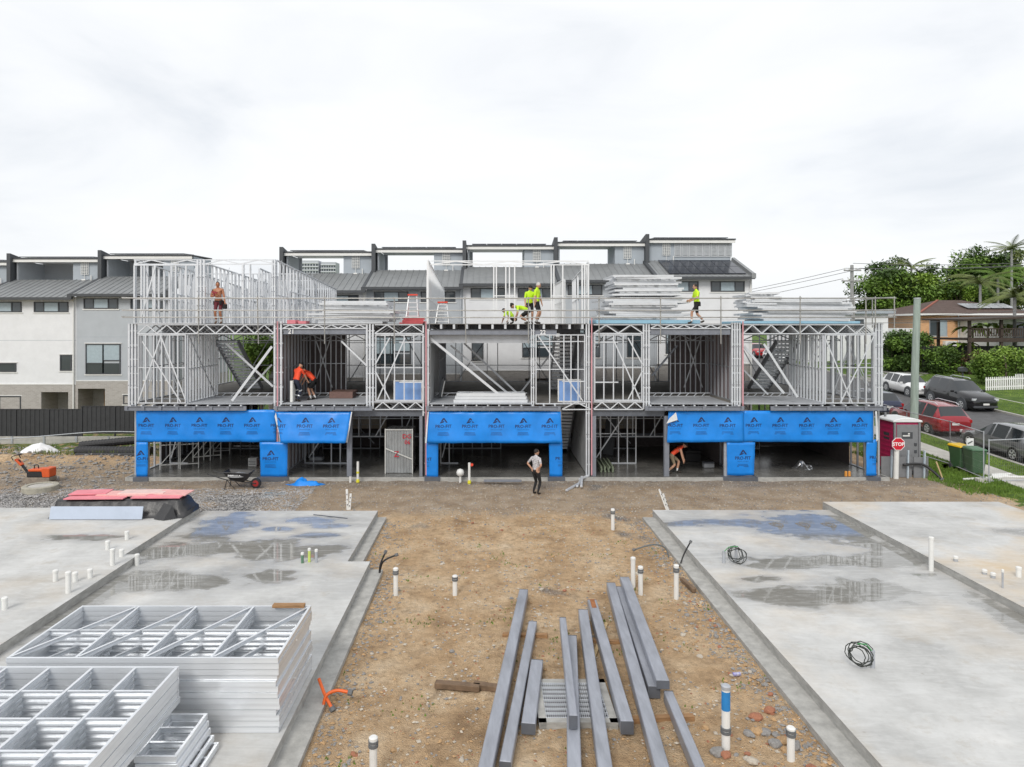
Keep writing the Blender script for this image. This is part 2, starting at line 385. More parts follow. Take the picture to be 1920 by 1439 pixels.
# ------------------------------------------------------------------ the steel framed row under construction
YF, YB = 28.0, 39.0
K = F / YF
def bx(px): return (px - VX) / K
def bz(py): return HC - (py - VY) / K
Z0, Z1, Z2 = .15, 3.13, 6.40
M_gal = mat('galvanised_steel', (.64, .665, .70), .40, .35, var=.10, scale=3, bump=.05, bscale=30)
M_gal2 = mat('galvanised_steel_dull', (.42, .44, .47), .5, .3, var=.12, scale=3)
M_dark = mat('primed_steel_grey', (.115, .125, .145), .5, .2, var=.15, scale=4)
M_dark2 = mat('primed_steel_blue_grey', (.21, .225, .26), .45, .2, var=.12, scale=4)
M_deck = mat('floor_sheet', (.20, .19, .175), .8, var=.2, scale=2, bump=.1)
M_deckg = mat('balcony_sheet', (.40, .42, .45), .6, var=.12, scale=2)
M_pink = mat('fire_board_pink', (.62, .30, .33), .8, var=.12, scale=3)
M_fire = mat('fire_board_backing', (.34, .27, .275), .85, var=.2, scale=1.2, stretch=(4, 4, .5))
UX = [bx(245), bx(521), bx(799), bx(1109), bx(1392), bx(1657)]
names = ['steel townhouse frame with a shirtless worker standing on its upper deck', 'steel townhouse frame marked 21 with two orange-shirted workers inside',
         'steel townhouse frame marked 22 with frames lying on its balcony floor', 'steel townhouse frame with an open bay beside its braced window panel', 'steel townhouse frame at the street end with an open stair']
UN = [thing('framed_townhouse', names[i], 'building frame', ((UX[i] + UX[i + 1]) / 2, YF, 0), group='steel framed townhouses under construction') for i in range(5)]
SW, SD = .042, .085
def wall(u, a, b, z0, z1, sp=.5, nog=(.5,), m=None, top=None, skip=(), braces=(), name='wall_frame', stud_w=SW):
    """stud wall from a=(x,y) to b=(x,y); plates are the part, each stud a sub-part. top: height at b when raked"""
    m = m or M_gal; a = Vector((*a, 0)); b = Vector((*b, 0)); d = b - a; L = d.length; d /= L; nrm = Vector((-d.y, d.x, 0))
    zt = lambda t: z1 if top is None else z1 + (top - z1) * t
    up = Vector((0, 0, 1))
    o = MB(); o.bar(a + up * (z0 + .02), b + up * (z0 + .02), SD, .04); f = o.build(name, m, UN[u])
    o = MB(); o.bar(a + up * (zt(0) - .02), b + up * (zt(1) - .02), SD, .04); q = o.build('top_plate', m, UN[u]); q.parent = f
    for g in nog:
        o = MB(); o.bar(a + up * (z0 + (zt(0) - z0) * g), b + up * (z0 + (zt(1) - z0) * g), .05, .035); q = o.build('nogging', m, UN[u]); q.parent = f
    n = max(1, round(L / sp))
    for i in range(n + 1):
        if i in skip: continue
        t = i / n; t = min(max(t, .02 / L), 1 - .02 / L)
        p = a + d * (L * t)
        s = member('stud', p + up * (z0 + .04), p + up * (zt(t) - .04), stud_w, SD - .008, m, UN[u], face=nrm)
        s.parent = f
    for (t0, h0, t1, h1) in braces:
        p = a + d * (L * t0) + up * (z0 + (z1 - z0) * h0); q = a + d * (L * t1) + up * (z0 + (z1 - z0) * h1)
        s = member('brace', p - nrm * .05, q - nrm * .05, .05, .012, m, UN[u], face=nrm, csec=False); s.parent = f
    return f
def truss(u, x0, x1, zb, zt, y, pitch=.42, m=None, n_behind=0, gap=.45):
    m = m or M_gal; o = MB()
    o.b2((x0, y - .02, zt - .04), (x1, y + .02, zt)); o.b2((x0, y - .02, zb), (x1, y + .02, zb + .04))
    f = o.build('floor_truss', m, UN[u])
    n = max(2, round((x1 - x0) / pitch)); n += n % 2; segs = []
    for i in range(n):
        xa = x0 + (x1 - x0) * i / n; xb = x0 + (x1 - x0) * (i + 1) / n
        za, zc = (zb + .03, zt - .03) if i % 2 == 0 else (zt - .03, zb + .03)
        s = member('web', (xa, y, za), (xb, y, zc), .042, .035, m, UN[u]); s.parent = f; segs.append(((xa, y, za), (xb, y, zc)))
    for k in range(1, n_behind + 1):
        o = MB(); yy = y + gap * k + .003
        o.b2((x0, yy - .02, zt - .04), (x1, yy + .02, zt)); o.b2((x0, yy - .02, zb), (x1, yy + .02, zb + .04))
        for (p, q) in segs: o.bar((p[0] + .12 * k, yy, p[2]), (q[0] + .12 * k, yy, q[2]), .035, .042)
        o.build('floor_truss', M_gal2, UN[u])
def diag(u, px0, py0, px1, py1, Y=YF + .1, w=.09, m=None, d=.04):
    return member('brace', at(px0, py0, Y), at(px1, py1, Y), w, d, m or M_gal, UN[u], csec=True)
def post(u, px0, px1, z0, z1, y=YF, n=3, m=None):
    m = m or M_gal; x0, x1 = bx(px0), bx(px1); o = MB()
    ww = (x1 - x0) / n
    for i in range(n):
        o.b2((x0 + ww * i + .006, y - .02 - .012 * (i % 2), z0), (x0 + ww * (i + .62), y + .09, z1))
    for k in range(6):
        z = z0 + (z1 - z0) * (k + .5) / 6; o.b2((x0 + .01, y + .01, z - .02), (x1 - .01, y + .05, z + .02))
    # bolt and service holes
    f = o.build('post', m, UN[u])
    h = MB()
    for i in range(n):
        for k in range(3):
            z = z0 + (z1 - z0) * (.28 + .22 * k); cx = x0 + ww * (i + .3); h.box((cx, y - .034, z), (.02, .004, .035))
    h.build('service_hole', M_dark, UN[u]); return f
def beam(u, px0, px1, py0, py1, y=YF, th=.12, m=None, name='beam'):
    o = MB(); z1, z0 = bz(py0), bz(py1); x0, x1 = bx(px0), bx(px1)
    o.b2((x0, y, z1 - .015), (x1, y + th, z1)); o.b2((x0, y, z0), (x1, y + th, z0 + .015)); o.b2((x0, y + .03, z0 + .015), (x1, y + .042, z1 - .015))
    return o.build(name, m or M_dark2, UN[u])
def edge_beam(u, px0, px1):
    """steel edge channel of the balcony, with stiffener plates and joist ends above"""
    x0, x1 = bx(px0), bx(px1); y = YF - .28
    o = MB(); o.b2((x0, y, 2.87), (x1, y + .09, 2.885)); o.b2((x0, y, 3.03), (x1, y + .09, 3.045)); o.b2((x0, y + .05, 2.885), (x1, y + .062, 3.03))
    o.build('edge_beam', M_dark2, UN[u])
    n = max(2, round((x1 - x0) / .75))
    for i in range(n + 1):
        x = x0 + .06 + (x1 - x0 - .12) * i / n
        o = MB(); o.b2((x - .06, y + .002, 2.886), (x + .06, y + .05, 3.029)); o.build('stiffener_plate', M_dark2, UN[u])
    n = max(2, round((x1 - x0) / .45))
    for i in range(n):
        x = x0 + (x1 - x0) * (i + .5) / n
        o = MB(); o.b2((x - .03, y + .02, 3.047), (x + .03, y + 1.2, 3.10)); o.build('joist_end', M_gal, UN[u])

# building slab
r = thing('building_slab', 'wet concrete ground slab under the steel framed row', 'concrete slab', (.7, 33, 0))
b = MB(); b.b2((UX[0] - .1, YF - .25, -.3), (UX[5] + .1, YB + .3, Z0)); b.build('slab_base', M_form, r)
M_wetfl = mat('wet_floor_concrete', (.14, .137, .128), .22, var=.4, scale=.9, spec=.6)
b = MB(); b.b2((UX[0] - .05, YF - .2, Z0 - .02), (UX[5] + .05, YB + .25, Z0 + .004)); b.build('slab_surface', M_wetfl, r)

for u in range(5):
    x0, x1 = UX[u], UX[u + 1]
    # floors
    b = MB(); b.b2((x0 + .02, YF + (.02), Z1 - .022), (x1 - .02, YB, Z1)); b.build('floor_deck', M_deck, UN[u])
    b = MB(); b.b2((x0 + .02, YF - .02, Z2 - .022), (x1 - .02, YB, Z2)); b.build('floor_deck', M_deck, UN[u])
    # joists below the decks, front to back
    for zt in (Z1, Z2):
        n = 12
        for i in range(n):
            x = x0 + .2 + (x1 - x0 - .4) * i / (n - 1)
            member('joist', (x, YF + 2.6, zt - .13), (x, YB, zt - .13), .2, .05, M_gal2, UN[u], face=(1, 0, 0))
    # party wall with fire board
    if u > 0:
        for (za, zb_) in ((Z0 + .01, 2.83), (Z1, 5.98)):
            b = MB(); b.b2((x0 - .02, YF + .14, za), (x0 + .02, YB, zb_)); b.build('fire_wall', M_fire, UN[u])
        b = MB(); b.b2((x0 - .022, YF - .07, .2), (x0 + .022, YF - .04, Z2 + (.25 if u in (3,) else .1))); b.build('fire_wall_edge', M_pink, UN[u])
    for X in (x0 + .09, x1 - .09):
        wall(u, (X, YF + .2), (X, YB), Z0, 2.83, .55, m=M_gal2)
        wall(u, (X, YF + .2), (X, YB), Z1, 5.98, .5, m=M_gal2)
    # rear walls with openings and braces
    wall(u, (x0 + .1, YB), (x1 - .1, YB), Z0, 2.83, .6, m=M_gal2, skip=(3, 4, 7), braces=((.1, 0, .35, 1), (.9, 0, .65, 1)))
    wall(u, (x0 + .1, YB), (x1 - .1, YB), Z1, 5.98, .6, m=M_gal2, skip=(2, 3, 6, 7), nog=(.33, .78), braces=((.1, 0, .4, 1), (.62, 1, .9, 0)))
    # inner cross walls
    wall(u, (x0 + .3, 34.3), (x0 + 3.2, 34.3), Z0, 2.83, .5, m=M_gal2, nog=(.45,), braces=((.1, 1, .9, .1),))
    b = MB(); b.b2((x0 + .4, 36.0, 2.35), (x1 - .4, 36.12, 2.75)); b.build('beam', M_dark, UN[u])
    b = MB(); b.b2((x0 + .2, 33.0, .9), (x1 - .2, 33.08, 1.12)); b.build('lintel_beam', M_dark, UN[u])
    truss(u, x0 + .1, x1 - .1, 5.62, 5.93, 31.2, pitch=.55, m=M_gal2)

for u in range(5):  # dark sheets added to stop light passing through and darken the garages
    x0, x1 = UX[u], UX[u + 1]; ml = mat('dark_lining', (.10, .085, .085), .9, var=.2)
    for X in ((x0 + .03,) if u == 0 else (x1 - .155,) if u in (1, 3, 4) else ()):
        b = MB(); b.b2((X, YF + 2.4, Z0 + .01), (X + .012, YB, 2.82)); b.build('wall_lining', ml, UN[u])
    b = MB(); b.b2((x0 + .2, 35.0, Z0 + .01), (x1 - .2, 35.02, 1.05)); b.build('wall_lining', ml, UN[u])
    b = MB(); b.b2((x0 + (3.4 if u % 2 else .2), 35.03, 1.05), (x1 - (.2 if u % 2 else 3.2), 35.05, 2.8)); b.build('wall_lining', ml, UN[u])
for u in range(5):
    b = MB(); b.b2((UX[u] + .12, YF + 2.5, 5.98), (UX[u + 1] - .12, YF + 2.54, 6.37)); b.build('shade_board', M_dark, UN[u])  # dark board added behind the front trusses, standing in for deep shade
for u, a, c in ((0, 262, 348), (4, 1548, 1637)):
    for yy, sp_ in ((YF + 1.6, .34), (YF + 5.2, .4)):
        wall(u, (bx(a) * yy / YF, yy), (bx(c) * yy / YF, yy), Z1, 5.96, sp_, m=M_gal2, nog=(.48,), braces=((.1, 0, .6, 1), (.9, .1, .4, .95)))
for u in range(5):
    x0, x1 = UX[u], UX[u + 1]
    wall(u, (x0 + .5, 32.2), (x1 - .5, 32.2), 1.08, 2.82, .52, nog=(.5,), braces=((.05, 1, .3, 0), (.55, 0, .75, 1), (.95, 1, .8, 0)), skip=(3, 7))
    wall(u, (x0 + .4, 30.6), (x0 + (2.4 if u in (1, 3) else 1.2), 30.6), Z0, 2.82, .4, m=M_gal, nog=(.5,), braces=((.1, .1, .9, 1),), skip=(2,))
# ---- unit 1
edge_beam(0, 240, 466)
for u, a, c, nb in ((0, 258, 514, 6), (4, 1393, 1640, 6)):
    truss(u, bx(a), bx(c), 5.97, 6.38, YF, .40, n_behind=nb)
for u, a, c in ((1, 531, 686), (3, 1220, 1370)):
    truss(u, bx(a), bx(c), 6.19, 6.38, YF, .30, n_behind=3)
for u, a, c in ((1, 703, 795), (3, 1113, 1205)):
    truss(u, bx(a), bx(c), 5.98, 6.38, YF, .48, n_behind=5)
    truss(u, bx(a), bx(c), 2.87, 3.22, YF - .05, .36, n_behind=2)
truss(2, bx(1054), bx(1107), 2.87, 3.22, YF - .05, .6)
post(0, 240, 258, 2.9, 6.4, n=3); post(1, 513, 531, 2.9, 6.5, n=3); post(1, 686, 703, 2.9, 6.4, n=3)
post(2, 792, 797, .15, 6.4, n=1); post(2, 801, 806, 2.9, 6.4, n=1); post(2, 995, 1003, 2.9, 6.4, n=2)
post(2, 1098, 1107, .1, 6.4, n=2); post(3, 1205, 1220, 2.9, 6.4, n=3); post(3, 1371, 1390, 2.9, 6.45, n=4); post(4, 1640, 1657, 2.9, 6.42, n=3)
wall(0, (bx(259), YF), (bx(349), YF), Z1, 5.96, .33, nog=(.52,), braces=((.0, 0, .5, 1), (.5, .95, 1, .05), (.1, .9, .9, .02)))
wall(0, (bx(350), YF + .05), (bx(350), YF + 3.2), Z1, 5.96, .3, nog=(.5,), braces=((0, 1, .9, 0),))
wall(0, (bx(260), YF + 3.2), (bx(350), YF + 3.2), Z1, 5.96, .6, m=M_gal2, nog=(.5,), braces=((0, .1, 1, .95),))
wall(4, (bx(1546), YF), (bx(1639), YF), Z1, 5.96, .33, nog=(.52,), braces=((0, .95, .55, 0), (.3, 0, 1, 1)))
wall(4, (bx(1545), YF + .05), (bx(1545), YF + 3.2), Z1, 5.96, .3, nog=(.5,), braces=((0, 1, .9, 0),))
wall(4, (bx(1546), YF + 3.2), (bx(1639), YF + 3.2), Z1, 5.96, .6, m=M_gal2, nog=(.5,), braces=((0, .1, 1, .95),))
diag(0, 435, 752, 510, 650, YF + .15, .10); diag(0, 425, 645, 512, 725, YF + 1.6, .09); diag(0, 462, 735, 510, 684, YF + 2.4, .07)
diag(4, 1395, 650, 1470, 738, YF + .6, .10); diag(4, 1432, 645, 1495, 745, YF + .2, .09); diag(4, 1395, 695, 1440, 740, YF + 2, .07)
edge_beam(4, 1440, 1655); edge_beam(1, 518, 700); edge_beam(3, 1207, 1391); edge_beam(2, 800, 1050)
# ---- window panels of units 2 and 4 (mirrored)
for u, a, c, s in ((1, 704, 794, 1), (3, 1114, 1204, -1)):
    xa, xc = bx(a), bx(c)
    f = wall(u, (xa, YF), (xc, YF), 3.24, 5.96, .40, nog=(.5,), skip=(), braces=((.05, .02, .62, .95), (0, .55, .3, .95), (0, .45, .3, .02)) if s > 0 else ((.95, .02, .38, .95), (1, .55, .7, .95), (1, .45, .7, .02)))
    o = MB(); m0, m1 = (.5, 1.) if s > 0 else (0., .5)
    for z in (5.62, 3.98): o.b2((xa + (xc - xa) * m0, YF - .05, z), (xa + (xc - xa) * m1, YF + .05, z + .045))
    o.build('window_frame_rail', M_gal, UN[u])
# unit 3 right hand panel, balcony side
wall(2, (bx(1004), YF), (bx(1097), YF), 3.1, 5.96, .29, nog=(.5, .9), braces=((.05, .98, .95, .05),), skip=(1, 3))
o = MB(); o.b2((bx(1054), YF - .05, 4.02), (bx(1097), YF + .05, 4.06)); o.build('window_frame_rail', M_gal, UN[2])
# joist ends over the beam marked 22, and beams
for i in range(13):
    x = bx(803) + (bx(1092) - bx(803)) * i / 12
    o = MB(); o.b2((x - .045, YF - .02, 6.19), (x + .045, YF + 3.5, 6.375)); o.build('joist_end', M_gal, UN[2])
for u, a, c, p, q in ((2, 800, 1044, 619, 628), (1, 531, 686, 616, 627), (3, 1220, 1370, 617, 628)):
    beam(u, a, c, p, q, YF + .02)
beam(1, 660, 795, 769, 781, YF + .02, m=M_dark); beam(3, 1113, 1246, 769, 781, YF + .02, m=M_dark)
b = MB(); b.b2((bx(806), YF + .3, 5.60), (bx(995), YF + .36, 5.94)); b.build('ceiling_truss', M_gal2, UN[2])
for (u, p) in ((1, 655), (3, 1250), (1, 791), (3, 1113)):
    o = MB(); x = bx(p); o.b2((x - .1, YF - .02, .1), (x + .1, YF, 2.62)); o.b2((x - .1, YF + .14, .1), (x + .1, YF + .16, 2.62)); o.b2((x - .01, YF, .1), (x + .01, YF + .14, 2.62)); o.b2((x - .1, YF - .018, .1), (x - .085, YF + .158, 2.62))
    o.build('steel_column', M_dark2, UN[u])
diag(2, 806, 634, 950, 752, YF + .3, .10); diag(2, 845, 648, 955, 740, YF + 1.2, .08, M_gal2); diag(2, 870, 644, 970, 738, YF + 2.5, .08, M_gal2); diag(2, 1040, 655, 975, 738, YF + 3, .07, M_gal2)
diag(1, 690, 690, 642, 640, YF + 2, .07, M_gal2); diag(1, 640, 640, 690, 688, YF + .4, .07); diag(3, 1222, 705, 1270, 648, YF + 1.5, .08, M_dark)
# inner rooms (dark stud walls seen through the open bays)
for (u, a, c) in ((1, 556, 645), (3, 1262, 1350)):
    wall(u, (bx(a) * 1.13, YF + 4.2), (bx(c) * 1.13, YF + 4.2), Z1, 5.95, .24, m=M_gal, nog=(.5,), braces=((.3, .1, .7, 1), (.7, .1, .3, 1)))
    b = MB(); b.b2((bx(a) * 1.13, YF + 4.27, Z1), (bx(c) * 1.13, YF + 4.3, 5.95)); b.build('wall_lining', mat('dark_lining', (.10, .085, .085), .9, var=.2), UN[u])
# sheet lined wall on the left of unit 3 and the stair wall in unit 3
b = MB(); b.b2((UX[2] + .14, YF + .15, Z1), (UX[2] + .16, YF + 5, 5.95)); b.build('wall_lining', mat('cement_sheet', (.40, .41, .42), .8, var=.12, scale=2), UN[2])
for X in (UX[3] - .16, ):
    for i in range(4):
        b = MB(); y0 = YF + .25 + i * 1.25; b.b2((X - .02, y0, .2), (X, y0 + 1.22, 1.45)); b.b2((X - .02, y0, 1.47), (X, y0 + 1.22, 2.8)); b.build('wall_sheet', MATS['cement_sheet'], UN[2])
# stairs, running down to the back
def stair(u, xa, xb, ytop, ybot, ztop, zbot, n=15):
    f = MB()
    for x in (xa, xb):
        f.bar((x, ytop, ztop - .1), (x, ybot, zbot - .05), .05, .24)
    st = f.build('stair', M_gal2, UN[u])
    for i in range(n):
        t = (i + .5) / n; y = ytop + (ybot - ytop) * t; z = ztop + (zbot - ztop) * t
        b = MB(); b.b2((xa + .03, y - .13, z - .02), (xb - .03, y + .13, z + .015)); b.b2((xa + .03, y - .14, z - .09), (xb - .03, y - .13, z + .015)); o = b.build('tread', M_gal, UN[u]); o.parent = st
stair(0, -12.35, -11.35, 31.0, 34.4, 5.7, 3.2); stair(4, 13.1, 14.1, 31.0, 34.4, 5.7, 3.2); stair(2, 3.0, 3.9, 30.5, 33.8, 5.9, 3.2)
stair(2, 3.0, 3.9, 30.6, 33.6, 3.0, .3)
# ---- upper floor walls of units 1 and 3 (raked towards the back)
ZT = 9.05
wall(0, (bx(249), YF + .1), (bx(367), YF + .1), Z2, ZT - .22, .42, nog=(.42,), stud_w=.06, skip=(3,), braces=((.35, .98, .1, .02),))
truss(0, bx(249), bx(515), ZT - .22, ZT, YF + .1, .75)
post(0, 367, 385, Z2, ZT, YF + .08, n=3); post(0, 452, 458, Z2, ZT - .2, YF + .08, n=1); post(0, 466, 470, Z2, ZT - .2, YF + .08, n=1); post(0, 508, 517, Z2, ZT, YF + .08, n=2)
for X, tp in ((bx(249), 8.3), (bx(515), 8.45)):
    wall(0, (X, YF + .2), (X, YB + .3), Z2, ZT, .5, nog=(.45,), top=tp, stud_w=.06, braces=((.05, 1, .2, 0), (.5, .95, .65, 0)))
for X, ya, yb_, tp in ((bx(300), YF + 1, YB - 1, 8.4), (bx(376), YF + .3, YB, 8.5), (bx(440), YF + 3, YB, 8.4)):
    wall(0, (X, ya), (X, yb_), Z2, ZT - .1, .45, nog=(.5,), top=tp, stud_w=.06, braces=((.1, 0, .25, 1), (.6, 1, .75, 0)))
for ya in (31.5, 34.5, 38.8):
    wall(0, (bx(252), ya), (bx(512), ya), Z2, 8.75 - (ya - 31) * .04, .42, nog=(.5,), skip=(4, 5), stud_w=.06, braces=((.1, 0, .25, 1), (.7, 1, .85, 0)))
wall(0, (bx(515), YF + 2.0), (bx(515) + 1.9, YF + 5.5), Z2, 7.85, .45, nog=(), top=7.3)
M_white = mat('white_coated_steel', (.74, .755, .77), .45, .2, var=.06, scale=3)
wall(2, (bx(801), YF + .2), (bx(801), YB - .4), Z2, ZT, .42, m=M_white, nog=(.4,), top=8.4)
b = MB(); b.b2((bx(801) - .055, YF + .25, Z2 + .04), (bx(801) - .045, YB - .4, 8.4)); b.build('wall_lining', M_white, UN[2])
truss(2, bx(804), bx(1108), ZT - .2, ZT, YF + .6, 1.1, m=M_white)
for p in (926, 931, 949, 956, 966, 1036, 1041, 1058, 1095, 1100, 1107):
    member('stud', (bx(p), YF + .6, Z2), (bx(p), YF + .6, ZT - .2), .05, .08, M_white, UN[2])
for a, c, z in ((926, 966, 7.55), (1036, 1060, 7.55), (1095, 1107, 7.55)):
    o = MB(); o.b2((bx(a), YF + .57, z), (bx(c), YF + .63, z + .04)); o.build('nogging', M_white, UN[2])
wall(2, (bx(1062), YF + .8), (bx(1062), YF + 5.), Z2, 8.3, .35, m=M_white, nog=(.5,), top=8.3)
b = MB(); b.b2((bx(1062) + .05, YF + .8, Z2), (bx(1062) + .06, YF + 4.8, 8.25)); b.build('wall_lining', M_white, UN[2])
wall(2, (bx(1108), YF + .7), (bx(1108), YF + 6), Z2, 9.0, .5, m=M_white, nog=(.5,), top=8.6, skip=(2, 3, 5, 6, 8))

# ---- balcony decks (grey sheet strip in front of the open bays)
for u, a, c in ((0, 352, 513), (1, 531, 686), (2, 806, 995), (3, 1220, 1370), (4, 1393, 1544)):
    b = MB(); b.b2((bx(a), YF - .2, Z1 - .012), (bx(c), YF + 2.6, Z1 + .012)); b.build('balcony_deck', M_deckg, UN[u])
    o = MB(); zz = Z1 + .10
    o.b2((bx(a), YF + 2.6, zz + .06), (bx(c), YF + 2.64, zz + .09)); o.b2((bx(a), YF + 2.6, Z1 + .02), (bx(c), YF + 2.64, Z1 + .04))
    n = 9
    for i in range(n): o.bar((bx(a) + (bx(c) - bx(a)) * i / n, YF + 2.62, Z1 + .03), (bx(a) + (bx(c) - bx(a)) * (i + .4) / n, YF + 2.62, zz + .07), .03, .03)
    o.build('threshold_truss', M_gal, UN[u])

# ---- guard rail round the upper deck
M_tube = mat('scaffold_tube', (.36, .355, .34), .5, .6, var=.2, scale=5)
gr = thing('guard_rail', 'three-bar scaffold tube guard rail along the upper deck', 'guard rail', (0, YF - .35, Z2))
yr = YF - .35
for i, z in enumerate((bz(560), bz(582.5), bz(595.5))):
    o = MB(); o.tube([(bx(238), yr, z), (bx(700), yr + .01, z - .012), (bx(1657) + .3, yr, z)], .024, 8); o.build('rail', M_tube, gr)
    for xs in (bx(236), bx(1665)):
        o = MB(); o.tube([(xs, yr + .05, z + .03), (xs + (.3 if xs > 0 else -.1), yr + 4.5, z + .03)], .024, 8); o.build('rail', M_tube, gr)
for p, t in ((378, 555), (487, 556), (612, 556), (741, 559), (872, 560), (990, 558), (1121, 559), (1235, 559), (1347, 556), (1494, 556), (1616, 556)):
    o = MB(); x = bx(p); lean = .05 if p in (487, 872) else 0
    o.tube([(x + lean, yr + .05, bz(645)), (x, yr + .05, bz(t))], .024, 8)
    for py in (560, 582.5, 595.5): o.box((x + lean * .3, yr + .03, bz(py)), (.07, .09, .07))
    o.build('standard', M_tube, gr)
for p in (1655, 1640):
    for k in range(3):
        o = MB(); x = bx(p) + .45 * (p == 1655); o.tube([(x, yr + .3 + 1.6 * k, bz(615)), (x, yr + .3 + 1.6 * k, bz(556))], .024, 8); o.build('standard', M_tube, gr)

# ---- blue wall wrap with printed marks
M_wrap = mat('blue_wall_wrap', (.010, .225, .72), .34, var=.12, scale=1.2, bump=.45, bscale=2.6, spec=.45)
M_wrapb = mat('wrap_silver_back', (.75, .77, .79), .3, .3, var=.1)
M_ink = mat('wrap_ink', (.012, .022, .09), .6, var=0)
def text_mesh(body, size, bold=0.):
    cu = bpy.data.curves.new('lettering', 'FONT'); cu.body = body; cu.size = size; cu.align_x = 'CENTER'; cu.offset = bold; cu.resolution_u = 2
    o = bpy.data.objects.new('lettering', cu); C.objects.link(o)
    dg = bpy.context.evaluated_depsgraph_get(); me = bpy.data.meshes.new_from_object(o.evaluated_get(dg))
    vs = [v.co.copy() for v in me.vertices]; fs = [tuple(p.vertices) for p in me.polygons]
    bpy.data.objects.remove(o); bpy.data.meshes.remove(me); return vs, fs
T_pf = text_mesh('PRO-FIT', .28, .003); T_in = text_mesh('I N S U L A T I O N', .085)
def wrinkle(x, z): return .05 * fbm(x * 1.2, z * .8, 2., 1.3, 3) + .01 * fbm(x, z, 8., 5., 2)
def logo_geo():
    vs, fs = [], []
    def add(v, f):
        o = len(vs); vs.extend(v); fs.extend(tuple(i + o for i in q) for q in f)
    add([(v.x, v.y - .1) for v in T_pf[0]], T_pf[1]); add([(v.x, v.y - .24) for v in T_in[0]], T_in[1])
    # peaked mark: right leg, left leg broken by a wave
    add([(-.02, .50), (.06, .50), (.26, .22), (.16, .22)], [(0, 3, 2, 1)])
    add([(-.02, .50), (.04, .42), (-.07, .29), (-.16, .29)], [(0, 3, 2, 1)])
    add([(-.18, .26), (-.03, .29), (.04, .33), (.06, .28), (-.02, .22), (-.22, .17)], [(0, 5, 4, 3, 2, 1)])
    for k, (w_, z) in enumerate(((.62, -.40), (.68, -.47), (.72, -.54))):
        n = 9 if k < 2 else 1
        for i in range(n):
            a = -w_ / 2 + w_ * i / n; c = a + w_ / n * (.8 if n > 1 else 1.)
            add([(a, z), (c, z), (c, z + .022), (a, z + .022)], [(0, 1, 2, 3)])
    return vs, fs
LG = logo_geo()
def wrap(u, poly, y, logos, tilt=0., label=None, skirt=0.):
    """poly in photo positions on the front plane: (px,py) quad tl,tr,br,bl; logos: (px,py) centres"""
    P = [(bx(a), bz(b_)) for a, b_ in poly]; nx_, nz_ = max(4, int((P[1][0] - P[0][0]) / .12)), max(4, int((P[0][1] - P[3][1]) / .12))
    yy = lambda x, z, v: y - tilt * v + wrinkle(x, z)
    vs, fs = [], []
    for j in range(nz_ + 1):
        v = j / nz_
        for i in range(nx_ + 1):
            s = i / nx_
            x = (P[0][0] * (1 - s) + P[1][0] * s) * (1 - v) + (P[3][0] * (1 - s) + P[2][0] * s) * v
            z = (P[0][1] * (1 - s) + P[1][1] * s) * (1 - v) + (P[3][1] * (1 - s) + P[2][1] * s) * v
            z += .015 * nz(x, 3., 0, 1.7) * v
            vs.append((x, yy(x, z, v), z))
    n = len(vs)
    for j in range(nz_):
        for i in range(nx_):
            a = j * (nx_ + 1) + i; fs.append((a, a + 1, a + nx_ + 2, a + nx_ + 1))
    b = MB(); b.add(vs, fs); b.add([(a, c + .012, d) for a, c, d in vs], [tuple(reversed(q)) for q in fs])
    rim = [i for i in range(nx_ + 1)] + [(j + 1) * (nx_ + 1) - 1 for j in range(1, nz_ + 1)] + [nz_ * (nx_ + 1) + i for i in range(nx_ - 1, -1, -1)] + [j * (nx_ + 1) for j in range(nz_ - 1, 0, -1)]
    for p, q in zip(rim, rim[1:] + rim[:1]): b.f.append((p, q, q + n, p + n)); b.mi.append(0)
    o = b.build('blue_wrap', M_wrap, UN[u], sm=True)
    if label: o['label'] = label
    xl, xr = min(p[0] for p in P), max(p[0] for p in P); zt_, zb_ = P[0][1], P[3][1]
    for (lx, lz) in logos:
        cx, cz = bx(lx), bz(lz) ; v2 = []; keep = True; f2 = []
        for (a, c) in LG[0]:
            x, z = cx + a * .66, cz + c * .66 + .04; v2.append((x, z))
        for q in LG[1]:
            if all(xl + .01 < v2[i][0] < xr - .01 for i in q): f2.append(q)
        if not f2: continue
        m = MB(); m.add([(x, yy(x, z, (zt_ - z) / (zt_ - zb_)) - .008, z) for x, z in v2], f2)
        lo = m.build('printed_mark', M_ink, UN[u], fix=False); lo.parent = o
    return o
YW = YF - .12
L49 = lambda a, n, py: [(a + 49.4 * i, py) for i in range(n)]
wrap(0, [(258, 770), (519, 768), (519, 828), (258, 828)], YW, L49(277, 6, 799))
wrap(0, [(258, 828.3), (280, 828.3), (279, 893), (258, 893)], YW + .01, [(266, 861)])
wrap(0, [(489, 828.3), (541, 828.3), (540, 893), (490, 893)], YW + .01, [(509, 861)])
wrap(1, [(520, 771), (661, 771), (652, 828), (532, 828)], YW - .06, [(525, 799), (575, 799), (624, 799)], tilt=.25)
wrap(2, [(804, 771), (1050, 771), (1053, 829), (800, 829)], YW - .05, L49(832, 5, 800), tilt=.1)
wrap(2, [(800, 829.5), (822, 829.5), (822, 894), (800, 894)], YW + .01, [(795, 862)])
wrap(2, [(1029, 829.5), (1054, 829.5), (1054, 893), (1030, 893)], YW + .01, [(1056, 861)])
wrap(3, [(1252, 771), (1392, 770), (1392, 828), (1249, 829)], YW, [(1264, 799), (1313, 799), (1362, 799)], tilt=.02)
wrap(4, [(1392.5, 770), (1634, 770), (1634, 829), (1392.5, 828)], YW + .004, L49(1411, 5, 799))
wrap(3, [(1361, 829), (1414, 829), (1412, 891), (1362, 891)], YW + .012, [(1391, 860)])
